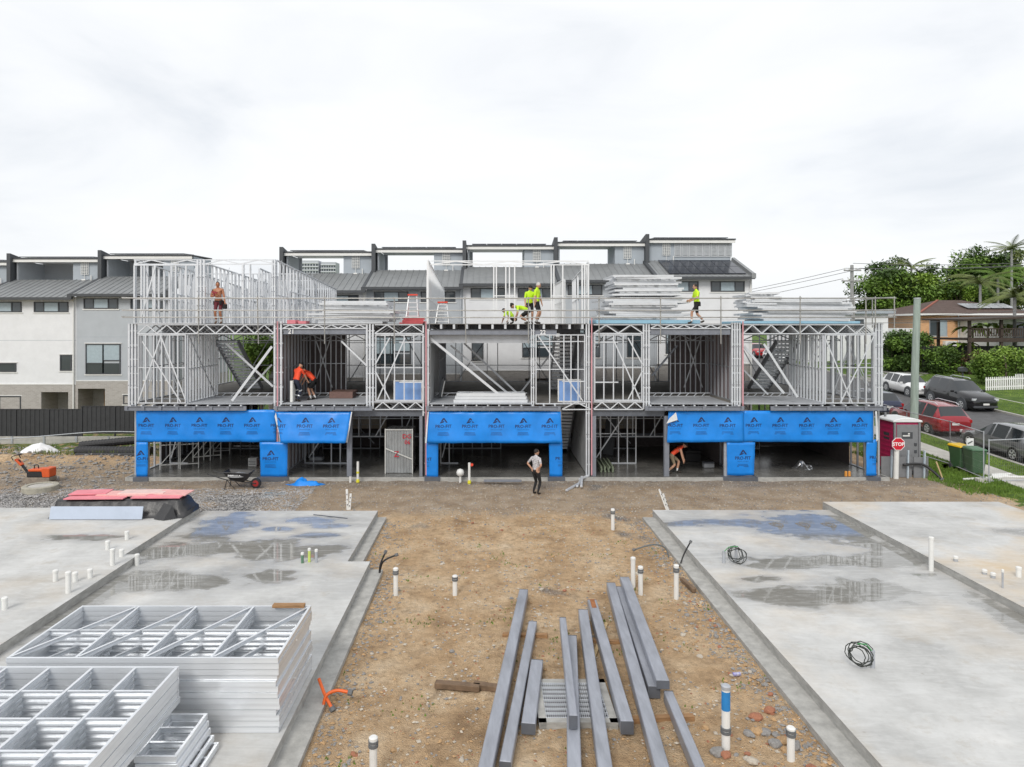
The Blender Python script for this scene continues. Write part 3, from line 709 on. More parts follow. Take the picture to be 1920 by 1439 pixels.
wrap(4, [(1622, 829.5), (1641, 822), (1640, 891), (1621, 891)], YW + .012, [(1643, 859)])
# folded silver edges of the wrap
for u, a in ((1, [(521, 772), (533, 828), (530, 828), (519, 780)]), (2, [(805, 771), (803, 771), (798, 829), (801, 829)]), (4, [(1634, 770), (1637, 770), (1640, 822), (1636, 826)]), (3, [(1264, 772), (1267, 786), (1246, 793), (1252, 783)]), (1, [(661, 771), (663, 771), (654, 828), (651, 828)])):
    m = MB(); v = [Vector((bx(p), YW - .16, bz(q))) for p, q in a]; m.add(v + [x + Vector((0, .02, 0)) for x in v], [(0, 1, 2, 3), (7, 6, 5, 4), (0, 4, 5, 1), (1, 5, 6, 2), (2, 6, 7, 3), (3, 7, 4, 0)]); m.build('wrap_fold', M_wrapb, UN[u])
# plinth blocks under the wrapped piers
for u, a, c in ((0, 256, 284), (0, 486, 545), (2, 797, 826), (2, 1026, 1058), (3, 1352, 1416), (4, 1618, 1644)):
    m = MB(); m.b2((bx(a), YF - .3, -.05), (bx(c), YF + .1, .16)); m.build('pier_base', M_dark, UN[u])
    m = MB(); m.b2((bx(a) + .12, YF - .03, .16), (bx(c) - .12, YF + .1, 2.84)); m.build('wrapped_pier', M_gal2, UN[u])
# hand painted numbers on the beams
def sign_text(body, size, centre, m, parent, name='painted_number', rot=None, bold=.004):
    v, f = text_mesh(body, size, bold); mm = MB(); Mx = rot or Matrix.Rotation(R(90), 3, 'X')
    mm.add([Vector(centre) + Mx @ q for q in v], f); return mm.build(name, m, parent, fix=False)
M_paintw = mat('white_marker', (.8, .8, .8), .7, var=0)
sign_text('21', .27, (bx(546), YF + .005, bz(626)), M_paintw, UN[1]); sign_text('22', .24, (bx(1018), YF + .005, bz(627)), M_paintw, UN[2])
# ------------------------------------------------------------------ finished townhouses behind
YT, YS_ = 42.0, 45.0
M_wwall = mat('white_render', (.74, .75, .765), .8, var=.05, scale=1.5)
M_gwall = mat('grey_cladding', (.43, .46, .49), .75, var=.05, scale=1.5)
M_gwall2 = mat('blue_grey_cladding', (.36, .40, .44), .75, var=.06, scale=1.5)
M_char = mat('charcoal_trim', (.06, .065, .072), .6, var=.1)
M_roof = mat('grey_roof_sheet', (.26, .27, .275), .5, .3, var=.1, scale=2)
M_glass = mat('window_glass', (.05, .065, .075), .06, 0., var=0, spec=.8)
M_blind = mat('window_blind', (.36, .44, .48), .25, 0., var=.08, spec=.7)
M_trim = mat('white_trim', (.72, .72, .70), .7, var=.05)
M_door = mat('timber_door', (.33, .20, .10), .5, var=.25, scale=3, stretch=(8, 8, .6))
M_solar = mat('solar_panel', (.035, .04, .055), .15, .2, var=.15, scale=1)
def brick_mat(name, c1, c2, mortar, s=1.):
    m = bpy.data.materials.new(name); m.use_nodes = True; t = m.node_tree; n = t.nodes; l = t.links; b = n['Principled BSDF']; b.inputs['Roughness'].default_value = .9
    c = n.new('ShaderNodeTexCoord'); mp_ = n.new('ShaderNodeMapping'); mp_.inputs['Rotation'].default_value = (R(90), 0, 0); l.new(c.outputs['Object'], mp_.inputs['Vector'])
    k = n.new('ShaderNodeTexBrick'); k.inputs['Color1'].default_value = (*c1, 1); k.inputs['Color2'].default_value = (*c2, 1); k.inputs['Mortar'].default_value = (*mortar, 1)
    k.inputs['Scale'].default_value = 1; k.inputs['Brick Width'].default_value = .24 * s; k.inputs['Row Height'].default_value = .086 * s; k.inputs['Mortar Size'].default_value = .008
    l.new(mp_.outputs['Vector'], k.inputs['Vector']); l.new(k.outputs['Color'], b.inputs['Base Color'])
    bp_ = n.new('ShaderNodeBump'); bp_.inputs['Strength'].default_value = .5; bp_.inputs['Distance'].default_value = .01; bp_.invert = True; l.new(k.outputs['Fac'], bp_.inputs['Height']); l.new(bp_.outputs['Normal'], b.inputs['Normal'])
    return m
M_brick = brick_mat('pale_grey_brick', (.36, .335, .31), (.43, .405, .38), (.47, .46, .44))
M_brick2 = brick_mat('orange_brick', (.66, .34, .15), (.74, .41, .20), (.58, .46, .34))
def window(parent, x0, x1, z0, z1, y, panes, m_fr=None, name='window'):
    """frame mesh set 3 cm proud of the wall at y, panes as children; panes: list of (x fraction a, b, z fraction a, b, material)"""
    o = MB(); t = .06
    o.b2((x0 - t, y - .05, z0 - t), (x1 + t, y + .02, z0)); o.b2((x0 - t, y - .05, z1), (x1 + t, y + .02, z1 + t)); o.b2((x0 - t, y - .05, z0), (x0, y + .02, z1)); o.b2((x1, y - .05, z0), (x1 + t, y + .02, z1))
    for k, q in enumerate(panes):
        if q[0] > 0: o.b2((x0 + (x1 - x0) * q[0] - .03, y - .045, z0), (x0 + (x1 - x0) * q[0] + .03, y + .015, z1))
        if q[2] > 0: o.b2((x0 + (x1 - x0) * q[0] + .03, y - .043, z0 + (z1 - z0) * q[2] - .025), (x0 + (x1 - x0) * q[1] - .03, y + .013, z0 + (z1 - z0) * q[2] + .025))
    f = o.build(name, m_fr or M_char, parent)
    for (a, b_, c, d, m) in panes:
        p = MB(); p.b2((x0 + (x1 - x0) * a, y - .01, z0 + (z1 - z0) * c), (x0 + (x1 - x0) * b_, y + .005, z0 + (z1 - z0) * d)); q = p.build('pane', m, parent); q.parent = f
    s = MB(); s.b2((x0 - .14, y - .03, z0 - .14), (x1 + .14, y + .008, z0 - .07)); s.b2((x0 - .14, y - .03, z1 + .07), (x1 + .14, y + .008, z1 + .12)); q = s.build('sill', M_trim, parent); q.parent = f
    return f
P3 = [(0, .27, 0, 1, M_glass), (.27, .73, 0, 1, M_blind), (.73, 1, 0, 1, M_glass)]
def townhouse(pa, pb, k, white, label, left_end=False, right_end=False, low=()):
    X0, X1 = (pa - VX) * YT / F, (pb - VX) * YT / F; z = .21 * k
    T = thing('townhouse', label, 'townhouse', ((X0 + X1) / 2, YT, 0), group='finished townhouses behind the frames')
    mw = M_wwall if white else M_gwall
    ev, sb, rf = z + 8.1, z + 9.36, z + 10.8
    o = MB(); o.b2((X0, YT, z + 2.72), (X1, YT + 9, ev)); o.build('wall', mw, T)
    # brick base with a recessed porch
    px0, px1 = X0 + (X1 - X0) * (.64 if white else .02), X0 + (X1 - X0) * (.92 if white else .30)
    o = MB(); o.b2((X0, YT - .03, -.3), (px0, YT + 9, z + 2.70)); o.b2((px1, YT - .03, -.3), (X1 - .002, YT + 9, z + 2.70)); o.b2((px0, YT - .03, z + 2.25), (px1, YT + 9, z + 2.70)); o.b2((px0, YT + 1.6, -.3), (px1, YT + 9, z + 2.25))
    o.build('brick_base', M_brick, T)
    o = MB(); o.b2((px1 - .95, YT + 1.54, z - .1), (px1 - .1, YT + 1.6, z + 1.95)); d = o.build('door', M_door, T)
    for i in range(5):
        o = MB(); o.b2((px1 - .93 + i * .165, YT + 1.52, z), (px1 - .80 + i * .165, YT + 1.54, z + 1.9)); q = o.build('board', M_door, T); q.parent = d
    o = MB(); o.b2((X0 + .0, YT - .05, z + 2.70), (X1, YT, z + 2.76)); o.build('flashing', M_trim, T)
    L = X1 - X0
    o = MB(); o.b2((X0 + .02, YT - .004, z + 5.42), (X1 - .02, YT - .001, z + 5.44)); o.build('wall_joint', M_gwall2, T)
    for a in (.09, .575):
        window(T, X0 + L * a, X0 + L * (a + .335), ev - .88, ev - .36, YT - .01, P3)
    for (a, b_, c, d, pn) in low: window(T, X0 + L * a, X0 + L * b_, z + c, z + d, YT - .01, pn)
    # lower roof
    y0, y1 = YT - .45, YS_
    ze = ev - .05; sl = (sb - ze) / (y1 - y0)
    o = MB(); o.add([(X0, y0, ze), (X1, y0, ze), (X1, y1, sb), (X0, y1, sb), (X0, y0, ze - .05), (X1, y0, ze - .05), (X1, y1, sb - .05), (X0, y1, sb - .05)], [(0, 1, 2, 3), (7, 6, 5, 4), (0, 4, 5, 1), (1, 5, 6, 2), (2, 6, 7, 3), (3, 7, 4, 0)])
    rr = o.build('roof', M_roof, T)
    n = 15
    for i in range(n):
        x = X0 + L * (i + .5) / n; o = MB(); o.bar((x, y0, ze + .012), (x, y1, sb + .012), .05, .035); q = o.build('roof_rib', M_roof, T); q.parent = rr
    o = MB(); o.b2((X0 - .02, y0 - .12, ze - .15), (X1 - .02, y0 - .005, ze + .01)); q = o.build('gutter', M_char, T); q.parent = rr
    o = MB(); o.bar((X1 - .1, y0 - .1, ze + .08), (X1 - .1, y1, sb + .1), .2, .22); o.box((X1 - .1, y0 - .03, ze + .05), (.26, .2, .3)); q = o.build('party_parapet', M_char if not right_end else M_roof, T); q.parent = rr
    o = MB(); o.tube([(X1 - .12, YT - .15, ev - .2), (X1 - .12, YT - .09, ev - .5), (X1 - .12, YT - .09, z - .2)], .05, 8); o.build('downpipe', M_trim if white else M_gwall, T)
    # top storey set back
    ys, yb = YS_, YS_ + 2.8
    xs = X0 + L * .66
    if not right_end:
        o = MB(); o.b2((xs, ys, sb - .4), (X1, yb, rf - .12)); o.build('top_wall', M_gwall2, T)
        o = MB(); o.b2((X0 + .2, yb - .12, sb - .4), (X0 + L * (.46 if k < 2 else .08), yb, rf - .1)); o.b2((X0 + .2, ys, sb - .4), (X0 + .3, yb, rf - .2)); o.build('terrace_wall', M_gwall, T)
        o = MB(); o.b2((X0 + .2, yb - .1, sb - .4), (xs, yb - .02, sb + .02)); o.build('parapet', M_gwall, T)
    else:
        o = MB(); o.b2((X0, ys, sb - .4), (X1 - .25, yb, rf - .12)); o.build('top_wall', M_gwall2, T)
        for i in range(8):
            a = X0 + L * (.32 + .082 * i); o = MB(); w_ = L * .076
            o.b2((a, ys - .06, sb + .25), (a + .05, ys - .01, rf - .28)); o.b2((a + w_ - .05, ys - .06, sb + .25), (a + w_, ys - .01, rf - .28)); o.b2((a + .05, ys - .06, sb + .25), (a + w_ - .05, ys - .01, sb + .31)); o.b2((a + .05, ys - .06, rf - .34), (a + w_ - .05, ys - .01, rf - .28))
            for j in range(9):
                zz = sb + .33 + j * (rf - .36 - sb - .33) / 9; o.box((a + w_ / 2, ys - .035, zz + .04), (w_ - .1, .05, .06), Matrix.Rotation(R(35), 3, 'X'))
            o.build('shutter', mat('shutter_grey', (.50, .52, .54), .6, var=.05), T)
    o = MB(); o.b2((X0 + .1, ys - .25, rf - .30), (X1 - .02, ys - .21, rf - .12)); o.build('fascia', M_trim, T)
    tf = MB(); tf.add([(X0 + .1, ys - .3, rf - .10), (X1, ys - .3, rf - .10), (X1, yb + .2, rf - .02), (X0 + .1, yb + .2, rf - .02), (X0 + .1, ys - .3, rf - .02), (X1, ys - .3, rf - .02), (X1, yb + .2, rf + .06), (X0 + .1, yb + .2, rf + .06)], [(3, 2, 1, 0), (4, 5, 6, 7), (0, 1, 5, 4), (1, 2, 6, 5), (2, 3, 7, 6), (3, 0, 4, 7)])
    tr = tf.build('top_roof', M_char, T)
    for i in range(5):
        o = MB(); a = X0 + .5 + i * .98; o.add([(a, ys - .2, rf + .07), (a + .94, ys - .2, rf + .07), (a + .94, ys + 1.4, rf + .15), (a, ys + 1.4, rf + .15), (a, ys - .2, rf + .03), (a + .94, ys - .2, rf + .03), (a + .94, ys + 1.4, rf + .11), (a, ys + 1.4, rf + .11)], [(0, 1, 2, 3), (7, 6, 5, 4), (0, 4, 5, 1), (1, 5, 6, 2), (2, 6, 7, 3), (3, 7, 4, 0)]); q = o.build('solar_panel', M_solar, T); q.parent = tr
    o = MB(); o.b2((X0 + .3, ys - .2, rf - .17), (xs if not right_end else X0 + .4, yb + .1, rf - .125)); o.build('soffit', M_trim, T)
    # fin wall between units
    o = MB(); o.add([(X0 - .12, ys - .5, sb - .5), (X0 + .12, ys - .5, sb - .5), (X0 + .12, ys - .5, rf + .25), (X0 - .12, ys - .5, rf + .25), (X0 - .12, yb, sb - .5), (X0 + .12, yb, sb - .5), (X0 + .12, yb, rf - .3), (X0 - .12, yb, rf - .3)], [(0, 1, 2, 3), (7, 6, 5, 4), (0, 4, 5, 1), (1, 5, 6, 2), (2, 6, 7, 3), (3, 7, 4, 0)]); o.build('fin_wall', M_char, T)
    # perforated breeze screen and aerial on the grey wall
    sx = xs + (X1 - xs) * .40 if not right_end else X0 + L * .23; o = MB()
    for i in range(5): o.b2((sx - .24 + i * .12 - .012, ys - .08, sb + .35), (sx - .24 + i * .12 + .012, ys - .05, sb + 1.15))
    for i in range(9): o.b2((sx - .25, ys - .085, sb + .34 + i * .1), (sx + .25, ys - .045, sb + .365 + i * .1))
    o.build('breeze_screen', M_trim, T)
    o = MB(); o.tube([(sx, ys - .1, sb + .35), (sx, ys - .12, sb - .1)], .015, 6); o.tube([(sx - .12, ys - .2, sb - .03), (sx + .12, ys - .2, sb - .03)], .05, 8); o.tube([(sx + .45, ys - .12, sb - .1), (sx + .45, ys - .12, sb + .3)], .03, 6); o.build('vent_pipe', M_trim, T)
    if right_end:
        for i in range(7):
            for j in range(2):
                a = X0 + .75 + i * .68; t0, t1 = .12 + j * .42, .52 + j * .42; g_ = lambda t: (y0 + (y1 - y0) * t, ze + (sb - ze) * t + .10)
                (ya, za), (yb2, zb2) = g_(t0), g_(t1); o = MB()
                o.add([(a, ya, za), (a + .65, ya, za), (a + .65, yb2, zb2), (a, yb2, zb2), (a, ya, za - .04), (a + .65, ya, za - .04), (a + .65, yb2, zb2 - .04), (a, yb2, zb2 - .04)], [(0, 1, 2, 3), (7, 6, 5, 4), (0, 4, 5, 1), (1, 5, 6, 2), (2, 6, 7, 3), (3, 7, 4, 0)]); q = o.build('solar_panel', M_solar, T); q.parent = rr
    return T
GL = [(0, .5, 0, .35, M_glass), (.5, 1, 0, .35, M_glass), (0, .5, .35, 1, M_blind), (.5, 1, .45, 1, M_blind)]
one = [(0, 1, 0, 1, M_glass)]
half = [(0, .5, 0, 1, M_glass), (.5, 1, 0, 1, M_blind)]
townhouse(-219, -38, -1, False, 'grey townhouse at the far end of the row behind the dark fence')
townhouse(-38, 143, 0, True, 'white townhouse beside the grey one with a large square window', low=((.845, .945, 3.62, 4.48, one), (.0, .37, 3.55, 3.98, one), (.0, .42, 1.2, 1.95, half)))
townhouse(143, 324, 1, False, 'grey townhouse with a large square lower window and a timber door', low=((.11, .45, 3.2, 4.95, GL), (.50, .58, 1.35, 1.8, one)))
townhouse(504, 687, 2, True, 'white townhouse at the near end of the longer finished row', low=((.1, .5, 3.4, 5., GL),))
townhouse(687, 868, 3, False, 'grey townhouse rising behind the stacked white frames and ladders', low=((.1, .45, 3.4, 5., GL), (.55, .9, 1.0, 1.5, one)))
townhouse(868, 1050, 4, True, 'white townhouse directly behind the yellow-shirted workers', low=((.1, .2, 3.4, 4.9, one), (.62, .92, 3.6, 5.1, GL), (.2, .45, .9, 1.5, one)))
townhouse(1050, 1232, 5, False, 'grey townhouse behind the tall stack of white frames', low=((.1, .4, 3.4, 5., GL), (.7, .9, 3.4, 5., one)))
townhouse(1232, 1410, 6, True, 'white end townhouse with grey louvre shutters and roof solar panels', right_end=True, low=((.1, .4, 3.4, 5., GL),))

# retaining wall of concrete sleepers behind the frames
M_sleep = mat('concrete_sleeper', (.42, .41, .385), .85, var=.15, scale=2, bump=.2)
M_fence = mat('dark_steel_fence', (.035, .037, .04), .6, .1, var=.15, scale=4)
def sleeper_wall(x0, x1, y, z0, rows, label, step=2.0):
    r_ = thing('retaining_wall', label, 'retaining wall', ((x0 + x1) / 2, y, z0)); n = round((x1 - x0) / step)
    for i in range(n):
        a = x0 + (x1 - x0) * i / n; c = x0 + (x1 - x0) * (i + 1) / n
        for j in range(rows):
            o = MB(); o.b2((a + .04, y, z0 + .2 * j + .004), (c - .04, y + .08, z0 + .2 * (j + 1) - .004)); o.build('sleeper', M_sleep, r_)
        o = MB(); o.b2((a - .05, y - .04, z0 - .1), (a + .05, y + .1, z0 + .2 * rows)); o.build('post', M_gal2, r_)
sleeper_wall(-14.6, 18.4, 40.4, -.02, 6, 'pale concrete sleeper wall behind the steel framed row')
sleeper_wall(-42., -14.9, 35.95, -.1, 3, 'low concrete sleeper wall under the dark fence', 1.74)
fe = thing('steel_fence', 'dark charcoal sheet steel fence in front of the townhouses', 'fence', (-28, 36, .5))
for i in range(16):
    a = -42.3 + i * 1.74; up = .16 if a > -22 else 0.
    o = MB(); n = 14
    for k in range(n):
        xa = a + .03 + 1.68 * k / n; o.b2((xa, 36.0 + (.0 if k % 2 else .02), .5 + up), (xa + 1.68 / n, 36.03 + (.0 if k % 2 else .02), 1.9 + up))
    pn = o.build('fence_panel', M_fence, fe)
    o = MB(); o.b2((a - .03, 35.98, .48), (a + .03, 36.06, 1.93 + up)); o.b2((a + .03, 35.985, 1.9 + up), (a + 1.71, 36.055, 1.935 + up)); o.b2((a + .03, 35.985, .47 + up), (a + 1.71, 36.055, .5 + up)); o.build('fence_rail', M_fence, fe)

# far apartment tower
M_tw = mat('tower_concrete', (.42, .44, .48), .8, var=.06)
tw = thing('apartment_tower', 'distant grey blue apartment tower seen between the townhouse roofs', 'tower', (-146, 600, 0))
for (xa, xb, top) in ((565, 600, 490), (602, 632, 493)):
    p0, p1 = at(xa, 700, 600), at(xb, top, 606); o = MB(); o.b2((p0.x, 600, -2), (p1.x, 616, p1.z)); o.build('tower_block', M_tw, tw)
    for i in range(7):
        o = MB(); z = p1.z - 2.4 - i * 3.1; o.b2((p0.x - .3, 599.4, z - .35), (p1.x + .3, 600, z + .35)); o.build('balcony_band', mat('tower_band', (.58, .60, .63), .8, var=.04), tw)
        for j in range(6):
            xx = p0.x + (p1.x - p0.x) * (j + .2) / 6; o = MB(); o.b2((xx, 599.8, z - 2.3), (xx + 1.5, 599.99, z - .5)); o.build('window', M_glass, tw)

# ------------------------------------------------------------------ across the street
def gz(x, y): return gh(x, y)
def box_house(): pass
# orange brick house
oh = thing('brick_house', 'orange brick two storey house with brown tiled hip roof', 'house', (49, 70, 2.6))
xa, xb, ya, yb, z0, zt = 44.4, 56, 70, 80, 2., 7.55
o = MB(); o.b2((xa, ya, z0), (xb, yb, zt)); o.build('wall', M_brick2, oh)
M_tile = mat('brown_roof_tile', (.085, .055, .045), .8, var=.25, scale=3, bump=.4, bscale=12)
o = MB(); e0 = .7; o.add([(xa - e0, ya - e0, zt), (xb + e0, ya - e0, zt), (xb + e0, yb + e0, zt), (xa - e0, yb + e0, zt), (xa + 5, (ya + yb) / 2, zt + 1.6), (xb - 4, (ya + yb) / 2, zt + 1.6)], [(0, 1, 5, 4), (1, 2, 5), (2, 3, 4, 5), (3, 0, 4), (3, 2, 1, 0)]); rf_ = o.build('roof', M_tile, oh)
o = MB(); o.b2((xa - e0 - .04, ya - e0 - .06, zt - .14), (xb + e0, ya - e0, zt + .04)); o.b2((xa - e0 - .06, ya - e0, zt - .14), (xa - e0, yb + e0, zt + .04)); q = o.build('gutter', M_trim, oh); q.parent = rf_
for i in range(4):
    o = MB(); x = 50.5 + i * 1.25; o.bar((x, ya + 1., zt + .65), (x, ya + 2.6, zt + 1.15), 1.15, .05); q = o.build('solar_panel', mat('solar_pale', (.5, .52, .55), .1, .3, var=.05), oh); q.parent = rf_
o = MB(); o.bar((xa + 5, 75, zt + 1.62), (xa - .7, ya - .7, zt + .05), .2, .1); q = o.build('ridge_cap', mat('ridge_tile', (.28, .09, .06), .8, var=.2), oh); q.parent = rf_
window(oh, 45.3, 47.0, 5.35, 6.9, ya - .01, half, M_gal2); window(oh, 51.0, 52.6, 6.0, 7.2, ya - .01, half, M_gal2)
o = MB(); o.tube([(48.2, ya - .06, 2.6), (48.2, ya - .06, zt)], .06, 8); o.build('downpipe', M_trim, oh)
o = MB(); o.b2((46.6, ya - .45, 3.9), (47.8, ya - .02, 4.8)); ac = o.build('air_conditioner', M_trim, oh); o = MB(); o.lathe((47.05, ya - .46, 4.35), [(.33, 0), (.33, -.02), (.05, -.03)], 16, 'y'); q = o.build('fan_grille', M_gal2, oh); q.parent = ac
# white rendered house
wh = thing('white_house', 'white rendered house with flat grey roof behind the large hedge', 'house', (40, 72, 2.5))
o = MB(); o.b2((33.5, 72, 2), (42.2, 82, 7.6)); o.b2((42.2, 70.5, 2), (44.3, 80, 6.1)); o.build('wall', M_wwall, wh)
o = MB(); o.b2((36, 71.5, 7.62), (42.7, 82.4, 7.95)); o.build('roof', M_gwall2, wh)
o = MB(); o.b2((33.2, 71.6, 7.6), (36, 82, 7.7)); o.build('lower_roof', M_gwall2, wh)
window(wh, 38.6, 39.6, 6.0, 7.0, 71.99, one, M_gal2)
# timber deck
M_tim = mat('dark_stained_timber', (.05, .034, .026), .7, var=.3, scale=4)
dk = thing('timber_deck', 'dark timber deck with railing and flat roof beside the brick house', 'deck', (44, 58, 2.5))
for x, y in ((40.9, 58), (43.6, 58), (46.4, 58), (40.9, 62), (49.5, 58)):
    o = MB(); o.b2((x - .1, y - .1, gz(x, y) - .1), (x + .1, y + .1, 6.85)); o.build('post', M_tim, dk)
o = MB(); o.b2((40.7, 57.85, 4.95), (50, 58.0, 5.3)); o.b2((40.7, 57.9, 5.1), (50, 63, 5.25)); o.build('deck_floor', M_tim, dk)
o = MB(); o.add([(40.0, 57.4, 6.75), (50, 57.4, 7.1), (50, 63, 7.2), (40.0, 63, 6.85), (40.0, 57.4, 6.9), (50, 57.4, 7.25), (50, 63, 7.35), (40.0, 63, 7.)], [(3, 2, 1, 0), (4, 5, 6, 7), (0, 1, 5, 4), (1, 2, 6, 5), (2, 3, 7, 6), (3, 0, 4, 7)]); o.build('roof', M_tim, dk)
o = MB(); o.b2((40.8, 57.9, 6.05), (50, 57.98, 6.13)); o.b2((40.8, 57.9, 5.42), (50, 57.98, 5.48)); o.build('hand_rail', M_tim, dk)
for i in range(46):
    x = 40.95 + i * .195; o = MB(); o.b2((x, 57.92, 5.48), (x + .09, 57.96, 6.05)); o.build('baluster', M_tim, dk)
# weatherboard house behind the deck
wb = thing('weatherboard_house', 'white weatherboard house with dark roof behind the timber deck', 'house', (52, 64, 2.5))
o = MB(); o.b2((48.3, 64, 2), (58, 74, 6.9)); o.build('wall', M_trim, wb)
for i in range(22):
    o = MB(); o.box((53.1, 63.985, 2.6 + i * .2), (9.6, .03, .19), Matrix.Rotation(R(4), 3, 'X')); o.build('board', M_trim, wb)
o = MB(); o.b2((47.7, 63.3, 6.9), (58.6, 74.5, 7.15)); o.build('roof', M_roof, wb)
window(wb, 49.4, 51, 5.2, 6.6, 63.95, half, M_char)
# dark boundary fence
df = thing('boundary_fence', 'dark boundary fence below the brick house', 'fence', (44, 60.5, 2.5))
for i in range(6):
    o = MB(); a = 38.5 + i * 1.9; o.b2((a, 60.5, gz(a, 60) - .1), (a + 1.86, 60.56, 4.55)); o.build('fence_panel', M_fence, df)
# picket fence
pf = thing('picket_fence', 'white timber picket fence in front of the clipped hedge', 'fence', (38.5, 50, 1.8))
M_pick = mat('white_picket_paint', (.78, .78, .77), .6, var=.05)
for i in range(44):
    x = 36.6 + i * .14; y = 50.2 - i * .02; z = gz(x, y); hgt_ = 1.0 if i < 14 else 1.15
    o = MB(); o.prism([(x, z + .02), (x + .09, z + .02), (x + .09, z + hgt_ - .06), (x + .045, z + hgt_), (x, z + hgt_ - .06)], y, y + .02); o.build('picket', M_pick, pf)
for dz in (.25, .8):
    o = MB(); o.bar((36.6, 50.24, gz(36.6, 50) + dz), (42.8, 49.34, gz(42.8, 50) + dz), .03, .08); o.build('rail', M_pick, pf)
# letterbox
lb = thing('letterbox', 'black letterbox on a post beside the driveway', 'letterbox', (37.2, 53.5, gz(37.2, 53.5)))
zz = gz(37.2, 53.5); o = MB(); o.b2((37.16, 53.46, zz - .05), (37.24, 53.54, zz + 1.0)); o.build('post', M_char, lb)
o = MB(); o.b2((36.95, 53.3, zz + 1.0), (37.45, 53.7, zz + 1.25)); o.prism([(36.93, zz + 1.25), (37.47, zz + 1.25), (37.2, zz + 1.36)], 53.28, 53.72); o.build('box', M_char, lb)

# ------------------------------------------------------------------ poles and wires
M_pole = mat('treated_pole', (.30, .36, .32), .85, var=.2, scale=2, stretch=(6, 6, .5), bump=.3, bscale=10)
M_pole2 = mat('grey_timber_pole', (.30, .30, .30), .85, var=.2, scale=2, stretch=(6, 6, .5))
tp = thing('timber_pole', 'bare pale green treated timber pole beside the parked red car', 'pole', (22.55, 36, zroad(36)))
o = MB(); o.tube([(22.45, 36, zroad(36) - .3), (22.52, 36, 4), (22.64, 36, 7.75)], [.2, .18, .16], 14); o.build('pole_shaft', M_pole, tp)
o = MB(); o.lathe((22.64, 36, 7.74), [(.17, 0), (.17, .05), (.1, .06)], 14); o.build('pole_cap', M_gal2, tp)
up = thing('power_pole', 'grey power pole with crossarms and transformer on the street', 'power pole', (33.1, 62, zroad(62)))
o = MB(); o.tube([(33.1, 62, 1.5), (33.05, 62, 11.85)], [.19, .14], 10); o.build('pole_shaft', M_pole2, up)
for z, a, c in ((11.35, -.8, .75), (10.4, -1.0, 1.0)):
    o = MB(); o.b2((33.05 + a, 61.8, z - .06), (33.05 + c, 61.9, z + .06)); ca_ = o.build('crossarm', M_pole2, up)
    for t in (-.9, -.4, .4, .9):
        o = MB(); o.lathe((33.05 + (c if t > 0 else -a) * t, 61.85, z + .06), [(.03, 0), (.06, .05), (.04, .1), (.06, .15), (.03, .2)], 8); q = o.build('insulator', M_trim, up); q.parent = ca_
for dx in (-.35, -.65):
    o = MB(); o.lathe((33.05 + dx, 61.7, 7.6), [(.2, 0), (.22, .05), (.22, .75), (.18, .85)], 12); o.lathe((33.05 + dx, 61.7, 8.45), [(.05, 0), (.07, .1), (.03, .3)], 8); o.build('transformer', M_gal2, up)
def wire(p, q, sag, label, grp):
    p = Vector(p); q = Vector(q); o = MB(); o.tube([p.lerp(q, t / 14) - Vector((0, 0, sag * 4 * (t / 14) * (1 - t / 14))) for t in range(15)], .022, 5)
    return tag(o.build('power_line', mat('cable_black', (.10, .10, .105), .6, var=0)), label, 'power line', grp)
for dx, z in ((-.75, 11.55), (.0, 12.0), (.7, 11.55)):
    wire((33.05 + dx, 61.85, z), (52 + dx, 50, 10.9 + z * .08), .5, 'power line running from the pole towards the palm trees', 'power lines towards the palms')
for dx, z in ((-.75, 11.5), (-.9, 10.6), (.7, 11.5)):
    wire((33.05 + dx, 61.85, z), (12 + dx, 105, z - 3.2), .9, 'power line running from the pole down the street behind the frames', 'power lines down the street')
for z in (7.2, 6.6):
    wire((33.05, 61.9, z), (55, 57, z + 1.4), .4, 'thin service cable crossing in front of the brick house', 'service cables')

# ------------------------------------------------------------------ trees and plants
M_bark = mat('bark', (.13, .10, .075), .9, var=.3, scale=5, bump=.6, bscale=15)
def leaf_mat(name, c, tr=.25):
    m = mat(name, c, .55, var=.35, scale=.55); b = m.node_tree.nodes['Principled BSDF']; b.inputs['Specular IOR Level'].default_value = .35
    b.inputs['Subsurface Weight'].default_value = 0.; return m
LM = [leaf_mat('leaf_green', (.115, .20, .03)), leaf_mat('leaf_dark', (.06, .11, .025)), leaf_mat('leaf_bright', (.19, .29, .045)), leaf_mat('leaf_olive', (.14, .175, .05)), leaf_mat('leaf_russet', (.10, .06, .035))]
def leaves(b, c, rad, n, size, rng, flat=.7, aspect=.5):
    for _ in range(n):
        d = Vector((rng.gauss(0, 1), rng.gauss(0, 1), rng.gauss(0, 1))).normalized(); r_ = rng.random() ** .4
        p = Vector(c) + Vector((d.x * rad[0], d.y * rad[1], d.z * rad[2])) * r_
        a = Vector((rng.gauss(0, 1), rng.gauss(0, 1), rng.gauss(0, flat) - .25)).normalized(); s = a.cross(Vector((rng.gauss(0, .6), rng.gauss(0, .6), 1))).normalized()
        L = size * rng.uniform(.6, 1.3); w_ = L * aspect * .5
        b.add([p, p + a * L * .5 + s * w_, p + a * L, p + a * L * .5 - s * w_], [(0, 1, 2, 3)])
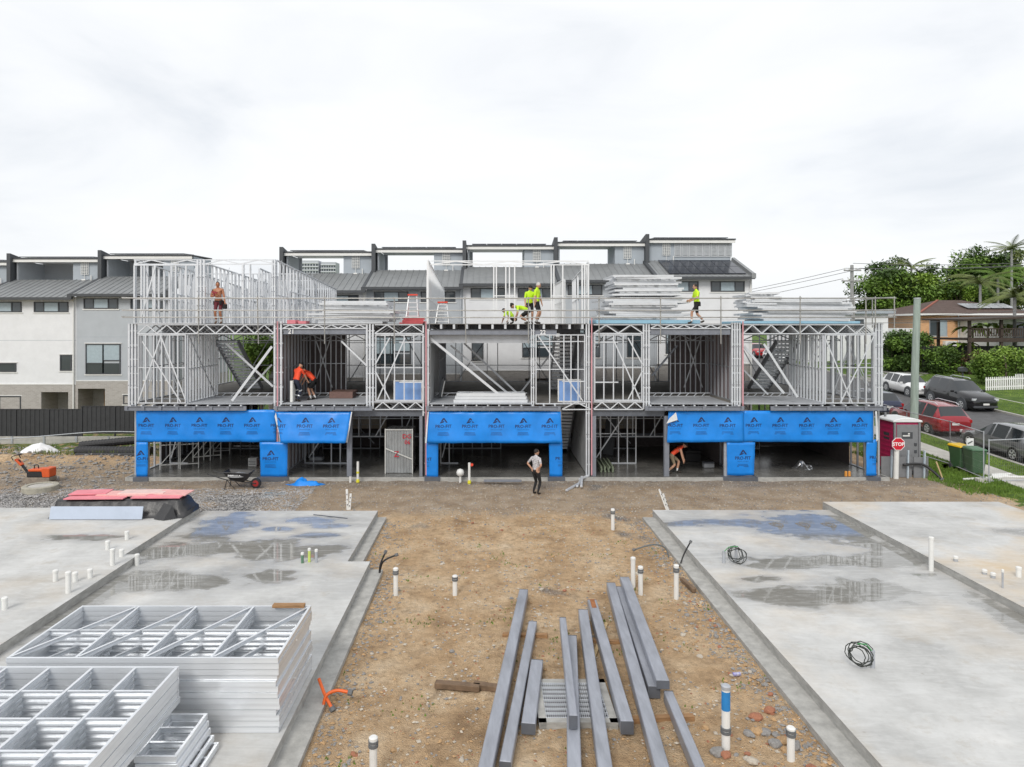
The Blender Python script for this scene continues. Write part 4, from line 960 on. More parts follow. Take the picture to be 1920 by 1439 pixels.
def tree(name, loc, h, crown, n_cl, n_lf, lf, label, cat='tree', group=None, mats=(0, 1), trunk_r=.3, seed=1, cl_r=1.1, low=.35):
    rng = random.Random(seed); loc = Vector(loc); T = thing(name, label, cat, loc, group=group)
    cc = loc + Vector((0, 0, h - crown[2])); o = MB()
    o.tube([loc - Vector((0, 0, .3)), loc + Vector((.05, 0, h * .25)), loc + Vector((-.05, .1, h * .5)), cc], [trunk_r, trunk_r * .8, trunk_r * .6, trunk_r * .3], 10)
    cl = []
    for i in range(n_cl):
        d = Vector((rng.gauss(0, 1), rng.gauss(0, 1), rng.gauss(0, 1) + .15)).normalized(); r_ = rng.uniform(.45, 1.)
        p = cc + Vector((d.x * crown[0], d.y * crown[1], d.z * crown[2])) * r_; cl.append(p)
        s0 = loc + Vector((0, 0, h * rng.uniform(low, .6))); mid = s0.lerp(p, .55) + Vector((0, 0, .25)); o.tube([s0, mid, p], [trunk_r * .3, trunk_r * .18, .02], 5)
    o.build('trunk', M_bark, T)
    bs = [MB() for _ in mats]
    for i, p in enumerate(cl):
        rr_ = cl_r * rng.uniform(.6, 1.3); leaves(bs[i % len(mats)], p, (rr_, rr_, rr_ * .65), n_lf, lf, rng)
    for k, b_ in enumerate(bs):
        if b_.v: b_.build('crown', LM[mats[k]], T, fix=False)
    return T
def hedge(name, lo, hi, n, lf, mats, label, seed, cat='hedge'):
    rng = random.Random(seed); lo = Vector(lo); hi = Vector(hi); T = thing(name, label, cat, ((lo.x + hi.x) / 2, (lo.y + hi.y) / 2, lo.z)); c = (lo + hi) / 2; hs = (hi - lo) / 2
    o = MB()
    for i in range(9):
        x, y = rng.uniform(lo.x + .4, hi.x - .4), rng.uniform(lo.y + .3, hi.y - .3); o.tube([(x, y, lo.z - .2), (x + rng.uniform(-.2, .2), y, c.z), (x + rng.uniform(-.4, .4), y, hi.z - .5)], [.08, .06, .02], 6)
    o.build('stems', M_bark, T); bs = [MB() for _ in mats]
    ncl = 60
    for i in range(ncl):
        p = Vector((rng.uniform(-1, 1), rng.uniform(-1, 1), rng.uniform(-1, 1))); ln = (abs(p.x) ** 3 + abs(p.y) ** 3 + abs(p.z) ** 3) ** (1 / 3); p = p / ln * rng.uniform(.6, .92)
        if p.z < -.8: p.z = -.8
        leaves(bs[i % len(mats)], c + Vector((p.x * hs.x, p.y * hs.y, p.z * hs.z)), (.75, .75, .6), n // ncl, lf, rng)
    for k, b_ in enumerate(bs): b_.build('foliage', LM[mats[k]], T, fix=False)
    return T
tree('broadleaf_tree', (51.8, 86, 2.8), 11.6, (6.0, 5., 4.2), 90, 300, .42, 'large spreading dark green tree behind the white house', mats=(0, 1, 0, 2), trunk_r=.45, seed=3, cl_r=1.5)
tree('broadleaf_tree', (71.5, 96, 3), 14.2, (4.8, 5, 5.2), 75, 240, .45, 'tall grey green tree rising behind the palms', mats=(3, 1), trunk_r=.4, seed=5, cl_r=1.3)
tree('broadleaf_tree', (66, 93, 3), 13.5, (5, 5, 4.5), 70, 240, .45, 'dense dark tree filling in beside the tall grey green tree', mats=(1, 0), trunk_r=.4, seed=8, cl_r=1.4)
tree('broadleaf_tree', (58, 84, 3), 9.0, (3.6, 3, 2.6), 44, 240, .36, 'yellow green rounded tree above the brick house roof', mats=(2, 0), trunk_r=.25, seed=9, cl_r=1.)
tree('garden_tree', (-13.7, 41.2, 0), 6.0, (1.3, .7, 1.6), 26, 120, .26, 'leafy green tree seen through the open stair bay', mats=(2, 0), trunk_r=.1, seed=12, cl_r=.6)
hedge('large_hedge', (36.6, 60, 1.9), (40.0, 65, 5.8), 22000, .26, (1, 0, 1), 'tall dense dark hedge beside the driveway', 21)
hedge('clipped_hedge', (37.6, 51., 1.6), (44.5, 54, 4.6), 18000, .22, (0, 2), 'clipped green hedge behind the white picket fence', 22)
hedge('russet_bush', (40.6, 57.6, 2.2), (43.4, 59.2, 3.9), 6000, .2, (4, 1), 'russet brown bush by the dark fence', 23, 'bush')
hedge('low_shrub', (38.6, 58.4, 2.1), (41.0, 60.2, 4.3), 7000, .2, (0, 1), 'rounded green shrub below the large hedge', 24, 'bush')
def palm(loc, h, n, L, label, seed, lean=0., droop=1., width=.5, m=0, group='palms behind the brick house'):
    rng = random.Random(seed); loc = Vector(loc); T = thing('palm_tree', label, 'palm tree', loc, group=group); top = loc + Vector((lean, 0, h))
    o = MB(); o.tube([loc - Vector((0, 0, .2)), loc.lerp(top, .5) + Vector((lean * .1, 0, 0)), top], [.2, .14, .12], 8); o.build('trunk', M_pole2, T)
    for i in range(n):
        az = 2 * math.pi * i / n + rng.uniform(-.2, .2); el = rng.uniform(.1, 1.1); d = Vector((math.cos(az), math.sin(az), 0)); pts = []
        for k in range(9):
            t = k / 8; pts.append(top + d * (L * t * math.cos(el * (1 - t))) + Vector((0, 0, L * (math.sin(el) * t - droop * .62 * t * t))))
        b_ = MB(); b_.tube(pts, [.03 * (1 - k / 9) + .006 for k in range(9)], 4)
        for k in range(1, 9):
            for j in range(5):
                p = pts[k - 1].lerp(pts[k], j / 5); tn = (pts[k] - pts[k - 1]).normalized()
                for s_ in (-1, 1):
                    sd = tn.cross(Vector((0, 0, 1))).normalized() * s_; ll = width * math.sin(math.pi * min(1, (k - 1 + j / 5) / 8 * .9 + .1)) * rng.uniform(.8, 1.1) + .08
                    q = p + sd * ll * .75 + tn * ll * .45 - Vector((0, 0, ll * .55 * droop)); e_ = tn * .035
                    b_.add([p - e_, p + e_, q], [(0, 1, 2)])
        b_.build('frond', LM[m], T, fix=False)
palm((54.8, 76, 3), 8.0, 18, 3.8, 'drooping feathery palm over the brick house roof', 31, m=3)
palm((60.5, 81, 3), 9.2, 18, 3.8, 'broad palm with hanging fronds beside the house solar panels', 32, m=0)
palm((46.9, 60.8, 3), 5.9, 15, 2.8, 'palm with arching fronds in front of the weatherboard house', 33, m=3)
palm((65.2, 85, 3), 12.9, 16, 3.0, 'tall slender palm standing above all the others', 34, droop=.6, m=3)
palm((52.4, 84.5, 3), 10.6, 12, 2.6, 'palm crown poking out of the large spreading tree', 35, droop=.7, m=3)
def banana(loc, h, n, L, label, seed):
    rng = random.Random(seed); loc = Vector(loc); T = thing('banana_plant', label, 'plant', loc, group='banana plants by the deck')
    o = MB(); o.tube([loc - Vector((0, 0, .1)), loc + Vector((0, 0, h))], [.12, .07], 8); o.build('stem', LM[3], T)
    for i in range(n):
        az = 2 * math.pi * i / n + rng.uniform(-.3, .3); el = rng.uniform(.5, 1.2); d = Vector((math.cos(az), math.sin(az), 0)); sd = Vector((-d.y, d.x, 0)); b_ = MB(); vs = []
        for k in range(8):
            t = k / 7; p = loc + Vector((0, 0, h)) + d * (L * t) + Vector((0, 0, L * (math.sin(el) * t - .9 * t * t))); ww = .28 * math.sin(math.pi * (t * .9 + .06)); vs += [p - sd * ww + Vector((0, 0, ww * .3)), p, p + sd * ww + Vector((0, 0, ww * .3))]
        fs = []
        for k in range(7):
            for j in range(2): a = k * 3 + j; fs.append((a, a + 1, a + 4, a + 3))
        b_.add(vs, fs); b_.build('leaf', LM[2], T, fix=False)
banana((42.6, 60, 2.5), 3.4, 9, 1.7, 'banana plant with broad leaves left of the deck post', 41); banana((46.5, 63.5, 2.6), 3.6, 10, 1.9, 'banana plant with broad leaves behind the deck railing', 42); banana((41.6, 59.8, 2.5), 2.0, 8, 1.4, 'short banana plant beside the dark fence', 43); banana((48.2, 62.5, 2.6), 3.5, 9, 1.8, 'banana plant against the weatherboard wall', 44)
# verge grass blades and weeds
def blades(name, region, n, hgt_, seed, m, label):
    rng = random.Random(seed); b_ = MB()
    for _ in range(n):
        x, y = rng.uniform(region[0], region[1]), rng.uniform(region[2], region[3]); z = gh(x, y)
        if len(region) > 4 and not region[4](x, y): continue
        a = rng.uniform(0, 6.28); hh = hgt_ * rng.uniform(.4, 1.2); dx, dy = math.cos(a) * .02, math.sin(a) * .02; l_ = hh * .5
        b_.add([(x - dx, y - dy, z), (x + dx, y + dy, z), (x + dy * 12 * l_, y - dx * 12 * l_, z + hh)], [(0, 1, 2)])
    o = b_.build(name, m, fix=False); tag(o, label, 'grass', kind='stuff'); return o
blades('verge_grass', (18.9, 23.0, 24, 46, lambda x, y: not 20.35 < x < 21.65), 26000, .05, 51, LM[2], 'short green grass on the street verge')
blades('verge_grass', (32.6, 41, 34, 60, lambda x, y: not 35.1 < x < 36.5), 16000, .05, 52, LM[2], 'mown green grass across the street')
blades('weeds', (18.0, 20.3, 25.5, 34), 6000, .15, 53, LM[0], 'rough weeds around the toilet and the bins')
blades('weeds', (-40, -15, 32.5, 35.6, lambda x, y: fbm(x, y, 3., .5) > .05), 9000, .2, 54, LM[3], 'patchy weeds along the sleeper wall')
blades('weeds', (-5, 6, 8.5, 21, lambda x, y: fbm(x, y, 8., 1.2) > .42), 9000, .05, 55, LM[0], 'small green weeds sprouting from the dirt')
# ------------------------------------------------------------------ stacked wall frames
ORD = ['bottom', 'second', 'third', 'fourth', 'fifth', 'sixth', 'seventh', 'eighth', 'ninth', 'tenth', 'eleventh', 'twelfth', 'thirteenth']
def frame_thing(loc, L, W, n_st, n_nog, label, group, rz=0., th=.085, diag_=True, m=None, parts=True, diag2=False):
    """flat lying wall frame; L along local x, W along local y, origin at its corner"""
    m = m or M_gal
    T = thing('stud_frame', label, 'wall frame', loc, rz, group) if parts else None
    Mx = Matrix.Translation(Vector(loc)) @ Matrix.Rotation(rz, 4, 'Z')
    segs = [('plate', (0, .02, 0), (L, .02, 0)), ('plate', (0, W - .02, 0), (L, W - .02, 0)), ('end_stud', (.02, .045, 0), (.02, W - .045, 0)), ('end_stud', (L - .02, .045, 0), (L - .02, W - .045, 0))]
    for i in range(1, n_st): segs.append(('stud', (L * i / n_st, .045, 0), (L * i / n_st, W - .045, 0)))
    for j in range(1, n_nog + 1):
        y = W * j / (n_nog + 1)
        for i in range(n_st): segs.append(('nogging', (L * i / n_st + .03, y, 0), (L * (i + 1) / n_st - .03, y, 0)))
    if diag_ and diag2 != 'none':
        for i in range(n_st):
            p0_, p1_ = (L * i / n_st + .04, .06, .012), (L * (i + 1) / n_st - .04, W - .06, .012)
            segs.append(('brace', p0_, p1_) if (i % 2 == 0 or diag2) else ('brace', (p0_[0], W - .06, .012), (p1_[0], .06, .012)))
    if parts:
        for nm, p, q in segs:
            ht = th - .004 if nm in ('plate', 'end_stud') else th * .8 if nm != 'brace' else th * .7
            member(nm, Mx @ (Vector(p) + Vector((0, 0, th / 2))), Mx @ (Vector(q) + Vector((0, 0, th / 2))), ht, .038, m, T, face=Mx.to_3x3() @ ((Vector(q) - Vector(p)).normalized().cross(Vector((0, 0, 1)))), csec=nm not in ('plate', 'end_stud'))
        return T
    b = MB()
    for nm, p, q in segs: b.bar(Vector(p) + Vector((0, 0, th / 2)), Vector(q) + Vector((0, 0, th / 2)), .04, th - .004 if nm in ('plate', 'end_stud') else th * .75)
    o = b.build('stud_frame', m); o.location = loc; o.rotation_euler = (0, 0, rz); return tag(o, label, 'wall frame', group)
rng = random.Random(5)
M_galb = mat('new_zinc_steel', (.76, .785, .815), .3, .5, var=.08, scale=3)
for k in range(13):
    frame_thing((-7.13 + rng.uniform(-.03, .03), 10.1 + rng.uniform(-.02, .02), .275 + .0865 * k), 4.02, 1.9, 4, 1, ORD[k] + ' zinc steel wall frame up in the neat tall stack' if k < 12 else 'topmost zinc wall frame with diagonal braces and a timber offcut on it', 'wall frames stacked on the near slab', m=M_galb, diag2=True if k in (12, 9) else 'none')
for k in range(13):
    frame_thing((-9.4 + rng.uniform(-.015, .015) - (0 if k > 6 else .12), 6.6 + rng.uniform(-.01, .01), .275 + .0865 * k), 4.95 if k > 6 else 4.7, 3.25, 8, 4, ORD[k] + ' zinc steel frame up in the wide square-opening stack' if k < 12 else 'topmost zinc wall frame divided into square openings', 'wall frames in the wide stack', m=M_galb, diag_=False)
for k in range(5):
    frame_thing((-4.62 + rng.uniform(-.04, .04) + .05 * (4 - k), 8.75 + .03 * k, .275 + .0865 * k), .55, 1.0, 1, 2, ORD[k] + ' short zinc frame up in the small pile beside the wide stack', 'short frames in the small pile', m=M_galb, diag_=False)
o = MB(); o.b2((-3.75, 11.86, 1.402), (-3.2, 11.97, 1.45)); tag(o.build('timber_offcut', mat('brown_timber', (.30, .17, .08), .8, var=.3, scale=4, stretch=(1, 8, 8))), 'brown timber offcut lying on the corner of the tall frame stack', 'timber')
# stacks on the upper deck
M_wf = mat('pale_zinc_steel', (.64, .66, .685), .4, .25, var=.06, scale=3)
def deck_stack(px0, px1, n, y0, W, label, grp, z0=Z2 + .01, jit=.3, th=.085, top=None, rot=.03, lj=.25, seed=1):
    rg = random.Random(seed); z = z0; Yk = y0
    for k in range(n):
        xa, xb = (px0 - VX) * Yk / F, (px1 - VX) * Yk / F; j = rg.uniform(-jit, jit); l_ = (xb - xa) * (1 - rg.uniform(0, lj))
        frame_thing((xa + (xb - xa - l_) * rg.random() + j * .5, y0 + rg.uniform(-.15, .15), z), l_, W, 6, 2, ORD[k] + ' ' + label, grp, rz=rg.uniform(-rot, rot), th=th, m=M_wf, parts=False); z += th + .003
    return z
deck_stack(585, 742, 11, 29.0, 2.6, 'pale steel wall frame up in the stack beside the red boards', 'frames stacked beside the red boards', seed=2, rot=.09, jit=.5)
zt_ = deck_stack(1128, 1290, 11, 28.7, 2.7, 'pale steel wall frame up in the lower half of the tallest deck stack', 'frames low in the tallest deck stack', seed=3, z0=Z2 + .17, rot=.06, jit=.5)
deck_stack(1150, 1280, 10, 28.9, 2.2, 'pale steel wall frame up in the upper half of the tallest deck stack', 'frames on top of the tallest deck stack', z0=zt_ + .05, seed=4, lj=.15, rot=.06)
zt_ = deck_stack(1405, 1600, 11, 28.8, 2.5, 'pale steel wall frame up in the long deck stack at the street end', 'frames in the long deck stack', seed=6, z0=Z2 + .12, rot=.05, jit=.5)
deck_stack(1400, 1455, 7, 29.0, 1.4, 'short pale steel frame up in the crooked pile on the long deck stack', 'short frames on the long deck stack', z0=Z2 + .72, seed=7, rot=.25, lj=.1)
M_foam = mat('pale_blue_foam', (.30, .52, .66), .8, var=.05)
for a, c, y in ((1122, 1320, 28.5), (1400, 1628, 28.6)):
    o = MB(); o.b2((bx(a), y, Z2 + .005), (bx(c), y + 2.4, Z2 + (.155 if a < 1300 else .11))); tag(o.build('foam_sheet', M_foam, bevel=.01), 'pale blue foam sheet under the %s deck stack' % ('tallest' if a < 1300 else 'long'), 'foam sheet')
# red boards, ladders
M_redb = mat('red_fire_board', (.55, .10, .11), .7, var=.12); M_pinkb = mat('pink_board', (.72, .24, .28), .7, var=.12, scale=2)
for k in range(5):
    o = MB(); o.box((bx(768) + .05 * (k % 2), 29.2, Z2 + .03 + .055 * k), (.98 - .05 * k, 1.3, .05), Matrix.Rotation(.06 * k, 3, 'Z')); tag(o.build('red_board', M_redb), 'red board in the small pile beside the ladders', 'board', 'red boards on the deck')
for a, y, h in ((530, 28.6, .16), (548, 28.8, .12)):
    o = MB(); o.b2((bx(a), y, Z2 + .003), (bx(a) + .35, y + .6, Z2 + h)); tag(o.build('red_box', M_pinkb), 'pinkish red box by the workers upper deck' if a < 540 else 'flat red box lying beside the pinkish one', 'box')
M_alu = mat('ladder_aluminium', (.72, .73, .74), .4, .5, var=.05); M_ored = mat('orange_red_plastic', (.65, .06, .03), .5, var=.05)
for px, top, y, lab in ((774, 552, 29.6, 'aluminium step ladder with red top standing by the frame stack'), (830, 566, 28.9, 'aluminium step ladder with red top standing at the white wall')):
    x = (px - VX) * y / F; h = HC - (top - VY) * y / F - Z2; T = thing('step_ladder', lab, 'ladder', (x, y, Z2))
    for s in (-1, 1):
        for dy, nm in ((-.35, 'stile'), (.35, 'rear_leg')):
            o = MB(); o.bar((x + s * .27, y + dy, Z2), (x + s * .16, y, Z2 + h - .05), .04, .07); o.build(nm, M_alu, T)
    for k in range(6):
        t = (k + .7) / 6.6; o = MB(); w_ = .27 + (.16 - .27) * t; o.b2((x - w_, y - .35 * (1 - t) - .05, Z2 + h * t - .015), (x + w_, y - .35 * (1 - t) + .05, Z2 + h * t + .015)); o.build('step', M_alu, T)
    o = MB(); o.b2((x - .21, y - .12, Z2 + h - .06), (x + .21, y + .12, Z2 + h)); o.build('top_cap', M_ored, T)
# things on the first floor
o_ = 0
for k in range(3):
    o = frame_thing((bx(850) + .06 * k, YF + .15 + .05 * k, Z1 + .014 + .13 * k), 3.05 - .1 * k, .7, 5, 0, ORD[k] + ' pale steel frame up in the pile on the balcony marked 22', 'frames lying on the balcony floor', th=.125, m=M_wf, parts=False)
for a, c, p, q, lab in ((735, 790, 715, 743, 'pale blue glazed window unit leaning inside the panel marked 21'), (1048, 1092, 713, 742, 'pale blue glazed window unit leaning beside the stair')):
    T = thing('window_unit', lab, 'window', (bx((a + c) / 2), YF + .4, Z1)); y = YF + .45; x0, x1, z0, z1 = bx(a), bx(c), Z1 + .01, bz(p)
    o = MB(); t = .05; o.b2((x0, y, z0), (x1, y + .08, z0 + t)); o.b2((x0, y, z1 - t), (x1, y + .08, z1)); o.b2((x0, y, z0 + t), (x0 + t, y + .08, z1 - t)); o.b2((x1 - t, y, z0 + t), (x1, y + .08, z1 - t)); o.build('frame', M_trim, T)
    o = MB(); o.b2((x0 + t, y + .03, z0 + t), (x1 - t, y + .05, z1 - t)); o.build('pane', mat('blue_film_glass', (.22, .38, .72), .2, var=.05), T)
o = MB(); o.b2((bx(598), YF + 1.8, Z1 + .014), (bx(645), YF + 3.0, Z1 + .3)); tag(o.build('board_pile', mat('brown_board', (.17, .10, .085), .7, var=.15), bevel=.015), 'low pile of dark brown boards behind the orange-shirted workers', 'boards')
T = thing('black_sheet', 'white edged black panel held by the orange-shirted workers', 'panel', (bx(540), YF + .4, Z1)); o = MB(); o.b2((bx(540), YF + .3, Z1 + .02), (bx(540) + .1, YF + .8, Z1 + .9)); o.build('edge', M_trim, T); o = MB(); o.b2((bx(540) - .04, YF + .32, Z1 + .02), (bx(540) - .003, YF + .8, Z1 + .93)); o.build('face', M_char, T)
for px, lab in ((828, 'black and white case leaning at the lined wall'), ):
    T = thing('tool_case', lab, 'case', (bx(px), YF + 2.2, Z1)); o = MB(); o.box((bx(px) - .15, YF + 2.2, Z1 + .45), (.12, .6, .85), Matrix.Rotation(.2, 3, 'Y')); o.build('shell', M_char, T); o = MB(); o.box((bx(px) - .07, YF + 2.15, Z1 + .42), (.03, .5, .7), Matrix.Rotation(.2, 3, 'Y')); o.build('lining', M_trim, T)

# ------------------------------------------------------------------ steel beams lying on the dirt
M_rhs = mat('grey_primed_beam', (.30, .315, .355), .4, .2, var=.22, scale=2.2, bump=.15, bscale=9, stretch=(3, .5, 3))
M_rust = mat('rust', (.28, .11, .04), .9, var=.3)
BM = [((.82, 15.66), (-.10, 8.9), .20, .20, .05, 'grey steel beam lying at the left end of the row of beams'), ((.93, 14.16), (.24, 9.6), .17, .15, .02, 'grey beam with slanted cut ends beside the end beam'), ((.90, 12.5), (.62, 10.5), .22, .17, .02, 'short stubby grey beam next to the drain grate'),
      ((1.50, 13.7), (1.28, 10.25), .13, .2, .24, 'narrow grey beam lying on top of a wider one over the grate'), ((1.64, 13.4), (1.12, 8.8), .20, .2, .03, 'pale grey beam underneath the narrow one'), ((2.02, 14.5), (1.56, 8.8), .20, .2, .08, 'grey beam crossing the middle of the drain grate'),
      ((2.30, 15.1), (2.13, 10.45), .20, .2, .06, 'grey beam with a rusty far end'), ((2.88, 16.0), (2.34, 8.8), .20, .2, .08, 'long grey beam with a worn light patch'), ((3.22, 16.1), (2.92, 11.4), .22, .14, .24, 'grey beam stacked on the far outer pair'),
      ((3.08, 15.9), (2.80, 11.5), .2, .2, .03, 'dark grey beam underneath the stacked one'), ((3.0, 11.35), (2.92, 9.4), .15, .2, .03, 'slim grey beam nearest the blue-topped pipe')]
for i, (p, q, w_, h_, z, lab) in enumerate(BM):
    T = thing('steel_beam', lab, 'steel beam', ((p[0] + q[0]) / 2, (p[1] + q[1]) / 2, z), group='steel beams lying on the dirt')
    zz = max(gh(*p), gh(*q)) * .5 + z; o = MB(); o.bar((p[0], p[1], zz + h_ / 2), (q[0], q[1], zz + h_ / 2), w_, h_); o.build('beam_body', M_rhs, T, bevel=.012)
    d = (Vector((*q, 0)) - Vector((*p, 0))).normalized()
    for e_, s in ((p, -1), (q, 1)):
        o = MB(); c = Vector((e_[0], e_[1], zz + h_ / 2)) + d * s * .006; o.bar(c, c + d * s * .008, w_ * .99, h_ * .99); o.build('end_plate', M_rust if (i == 6 and s < 0) else M_dark, T)
    if i == 6: o = MB(); o.bar((p[0] + d.x * .0, p[1] + d.y * .0, zz + h_ + .002), (p[0] + d.x * .45, p[1] + d.y * .45, zz + h_ + .002), w_ * .5, .003); o.build('rust_patch', M_rust, T)
for (p, q, w_, h_, lab) in (((.3, 13.9), (1.2, 13.75), .1, .07, 'brown timber bearer under the left beams'), ((2.0, 13.6), (3.1, 13.5), .09, .06, 'brown timber bearer under the right beams'), ((2.5, 14.4), (2.0, 12.9), .07, .05, 'pale timber stick between two beams'), ((2.3, 10.9), (3.3, 10.95), .1, .08, 'dark timber bearer under the stacked beam end')):
    o = MB(); o.bar((*p, gh(*p) + h_ / 2), (*q, gh(*q) + h_ / 2), w_, h_); tag(o.build('timber_bearer', MATS['brown_timber'] if 'pale' not in lab else mat('pale_timber', (.5, .37, .2), .8, var=.2)), lab, 'timber')
for (a, b_, w_, lab) in (((816, 1283), (900, 1290), .14, 'weathered split timber plank lying on the dirt'), ((888, 1284), (938, 1292), .13, 'dark end of timber plank against the end beam'), ((1278, 1086), (1302, 1108), .1, 'timber offcut lying beside the slab footing')):
    p, q = on_ground(*a, .05), on_ground(*b_, .05); o = MB(); o.bar(p, q, w_, .1); tag(o.build('timber_plank', mat('weathered_timber', (.16, .105, .065), .85, var=.35, scale=5, bump=.4), bevel=.01), lab, 'timber')
# drain grate
T = thing('drain_grate', 'square galvanised drain grate set in a concrete rim under the beams', 'grate', (1.4, 11.35, .05)); gx0, gx1, gy0, gy1, gz_ = .86, 1.98, 10.75, 11.95, .075
o = MB()
for a, b_ in (((gx0, gy0), (gx1, gy0)), ((gx0, gy1), (gx1, gy1)), ((gx0, gy0), (gx0, gy1)), ((gx1, gy0), (gx1, gy1))): o.bar((*a, gz_ - .05), (*b_, gz_ - .05), .12, .14, ext=.06)
o.build('concrete_rim', M_form, T)
for i in range(30):
    x = gx0 + .07 + i * (gx1 - gx0 - .14) / 29; o = MB(); o.b2((x - .004, gy0 + .06, gz_ - .02), (x + .004, gy1 - .06, gz_ + .02)); o.build('bar', M_gal, T)
for i in range(9):
    y = gy0 + .08 + i * (gy1 - gy0 - .16) / 8; o = MB(); o.b2((gx0 + .06, y - .005, gz_ - .015), (gx1 - .06, y + .005, gz_ + .023)); o.build('cross_bar', M_gal, T)
o = MB(); o.b2((gx0 + .06, gy0 + .06, gz_ - .1), (gx1 - .06, gy1 - .06, gz_ - .06)); o.build('pit', mat('pit_dark', (.12, .11, .10), .9), T)

# ------------------------------------------------------------------ pipes standing in the dirt and slabs
M_pvc = mat('white_pvc', (.70, .70, .68), .4, var=.06, scale=3); M_clamp = mat('grey_rubber_clamp', (.12, .125, .13), .6, var=.1); M_bluep = mat('blue_spray_paint', (.02, .2, .5), .6, var=.1)
def pipe(px, pb, pt, z, label, r=.055, clamp=True, cap=True, group=None, blue=False, m=None, zc=.7):
    p = on_ground(px, pb, z); h = (pb - pt) * p.y / F; T = thing('pipe_stub', label, 'pipe', p, group=group)
    o = MB(); o.tube([p - Vector((0, 0, .2)), p + Vector((0, 0, h))], r, 14); o.build('pipe_body', m or M_pvc, T, sm=False)
    if cap:
        o = MB(); o.lathe(p + Vector((0, 0, h - .05)), [(r + .006, 0), (r + .008, .05), (r * .8, .065)], 14); o.build('cap', M_pvc if not blue else M_gal2, T)
    if clamp:
        for dz in (0, .055):
            o = MB(); o.lathe(p + Vector((0, 0, h * zc - dz)), [(r + .002, 0), (r + .016, .006), (r + .016, .04), (r + .002, .046)], 14); o.build('clamp', M_clamp, T)
    if blue: o = MB(); o.lathe(p + Vector((0, 0, h * .62)), [(r + .002, 0), (r + .002, h * .3)], 14, caps=False); o.build('blue_paint', M_bluep, T)
G1 = 'white pipe stubs standing in the dirt'
for a in ((742, 1117, 1066, 0, 'white pipe stub with grey clamp beside the black conduits'), (853, 1117, 1080, 0, 'short white pipe stub alone in the middle of the dirt'), (700, 1460, 1383, 0, 'white pipe stub with grey clamp near the frame stack'), (1149, 996, 955, 0, 'white pipe stub near the far corner of the puddled slab'),
          (1187, 1103, 1046, 0, 'taller plain pipe of the pair behind the beams'), (1201, 1115, 1063, 0, 'clamped pipe of the pair behind the beams'), (1268, 1123, 1060, 0, 'white clamped pipe stub beside the timber offcut'), (1483, 1428, 1365, 0, 'short clamped white pipe among the stones')):
    pipe(*a, group=G1, clamp='plain' not in a[4], zc=.86)
pipe(1361, 1404, 1286, 0, 'tall white pipe with blue sprayed top among the stones', r=.062, group=G1, blue=True, zc=.30)
G2 = 'white pipe stubs rising from the raised slab'
for a in ((238, 1012, 997, 'white stub with a dark base on the raised slab'), (202, 1031, 1015, 'white stub behind the slab step'), (211, 1060, 1030, 'taller white stub beside the slab step'), (257, 1060, 1040, 'white stub standing below the slab step'), (228, 1044, 1031, 'small white stub at the corner of the slab step'), (104, 1090, 1070, 'squat white stub in the group of four'), (128, 1112, 1073, 'tall white stub at the slab edge'), (141, 1091, 1074, 'white stub just behind the tall one'), (169, 1084, 1068, 'white stub set apart from the group of four'), (9, 1143, 1121, 'white stub with grey cap far along the raised slab')):
    pipe(a[0], a[1], a[2], ZB if a[0] != 257 else ZA, a[3], clamp=False, group=G2)
G3 = 'pipe stubs on the stained slab'
for a in ((1746, 1057, 1008, 'tall white pipe at the edge of the stained slab', .055), (1792, 1053, 1044, 'low grey stub on the stained slab behind the tall pipe', .05), (1846, 1077, 1069, 'low grey stub of the close pair', .05), (1862, 1084, 1075, 'low grey stub with a lip in the close pair', .05), (1880, 1103, 1069, 'thin grey rod standing at the slab edge', .02), (1910, 1082, 1064, 'white stub with grey top on the stained slab', .055)):
    pipe(a[0], a[1], a[2], ZB, a[3], r=a[4], clamp=False, group=G3, m=M_gal2 if 'grey' in a[3][:9] else None)
M_green = mat('green_cap', (.10, .2, .13), .6)
for a in ((567, 1056, 1037, 'slim stub with dark green top on the wet slab', M_green), (580, 1054, 1029, 'slim pale stub with yellow green top on the wet slab', mat('yellow_green', (.5, .6, .15), .6)), (593, 1055, 1031, 'slim plain grey stub on the wet slab', M_gal2)):
    pipe(a[0], a[1], a[2], ZA, a[3], r=.035, clamp=False, m=a[4])
for px, pb, pt, lab, c in ((671, 906, 866, 'white pipe with yellow tape at its foot by the steel column', 1), (657, 905, 894, 'short white pipe at the foot of the steel column', 0), (880, 908, 868, 'white pipe with yellow foot and red tap', 1)):
    p = on_ground(px, pb); h = (pb - pt) * p.y / F; T = thing('marker_pipe', lab, 'pipe', p); o = MB(); o.tube([p - Vector((0, 0, .1)), p + Vector((0, 0, h))], .05, 12); o.build('pipe_body', M_pvc, T)
    if c:
        o = MB(); o.lathe(p + Vector((0, 0, .0)), [(.056, 0), (.075, .05), (.054, .16)], 10); o.build('yellow_tape', mat('yellow_tape', (.65, .6, .03), .6), T)
        if 'red' in lab: o = MB(); o.lathe(p + Vector((.1, -.02, h - .08)), [(.06, 0), (.06, .03)], 10, 'y'); o.build('red_tap', M_ored, T)
        else: o = MB(); o.lathe(p + Vector((0, 0, h * .45)), [(.056, 0), (.06, .05), (.054, .08)], 10); o.build('tape_band', MATS['yellow_tape'], T)
p = on_ground(863, 905); T = thing('vent_cowl', 'white mushroom vent cowl on a short pipe in front of the blue wrap', 'vent', p); o = MB(); o.tube([p, p + Vector((0, 0, .28))], .05, 12); o.build('pipe_body', M_pvc, T); o = MB(); o.lathe(p + Vector((0, 0, .25)), [(.06, 0), (.14, .06), (.16, .16), (.12, .26), (.03, .3)], 16); o.build('cowl', M_pvc, T, sm=True)
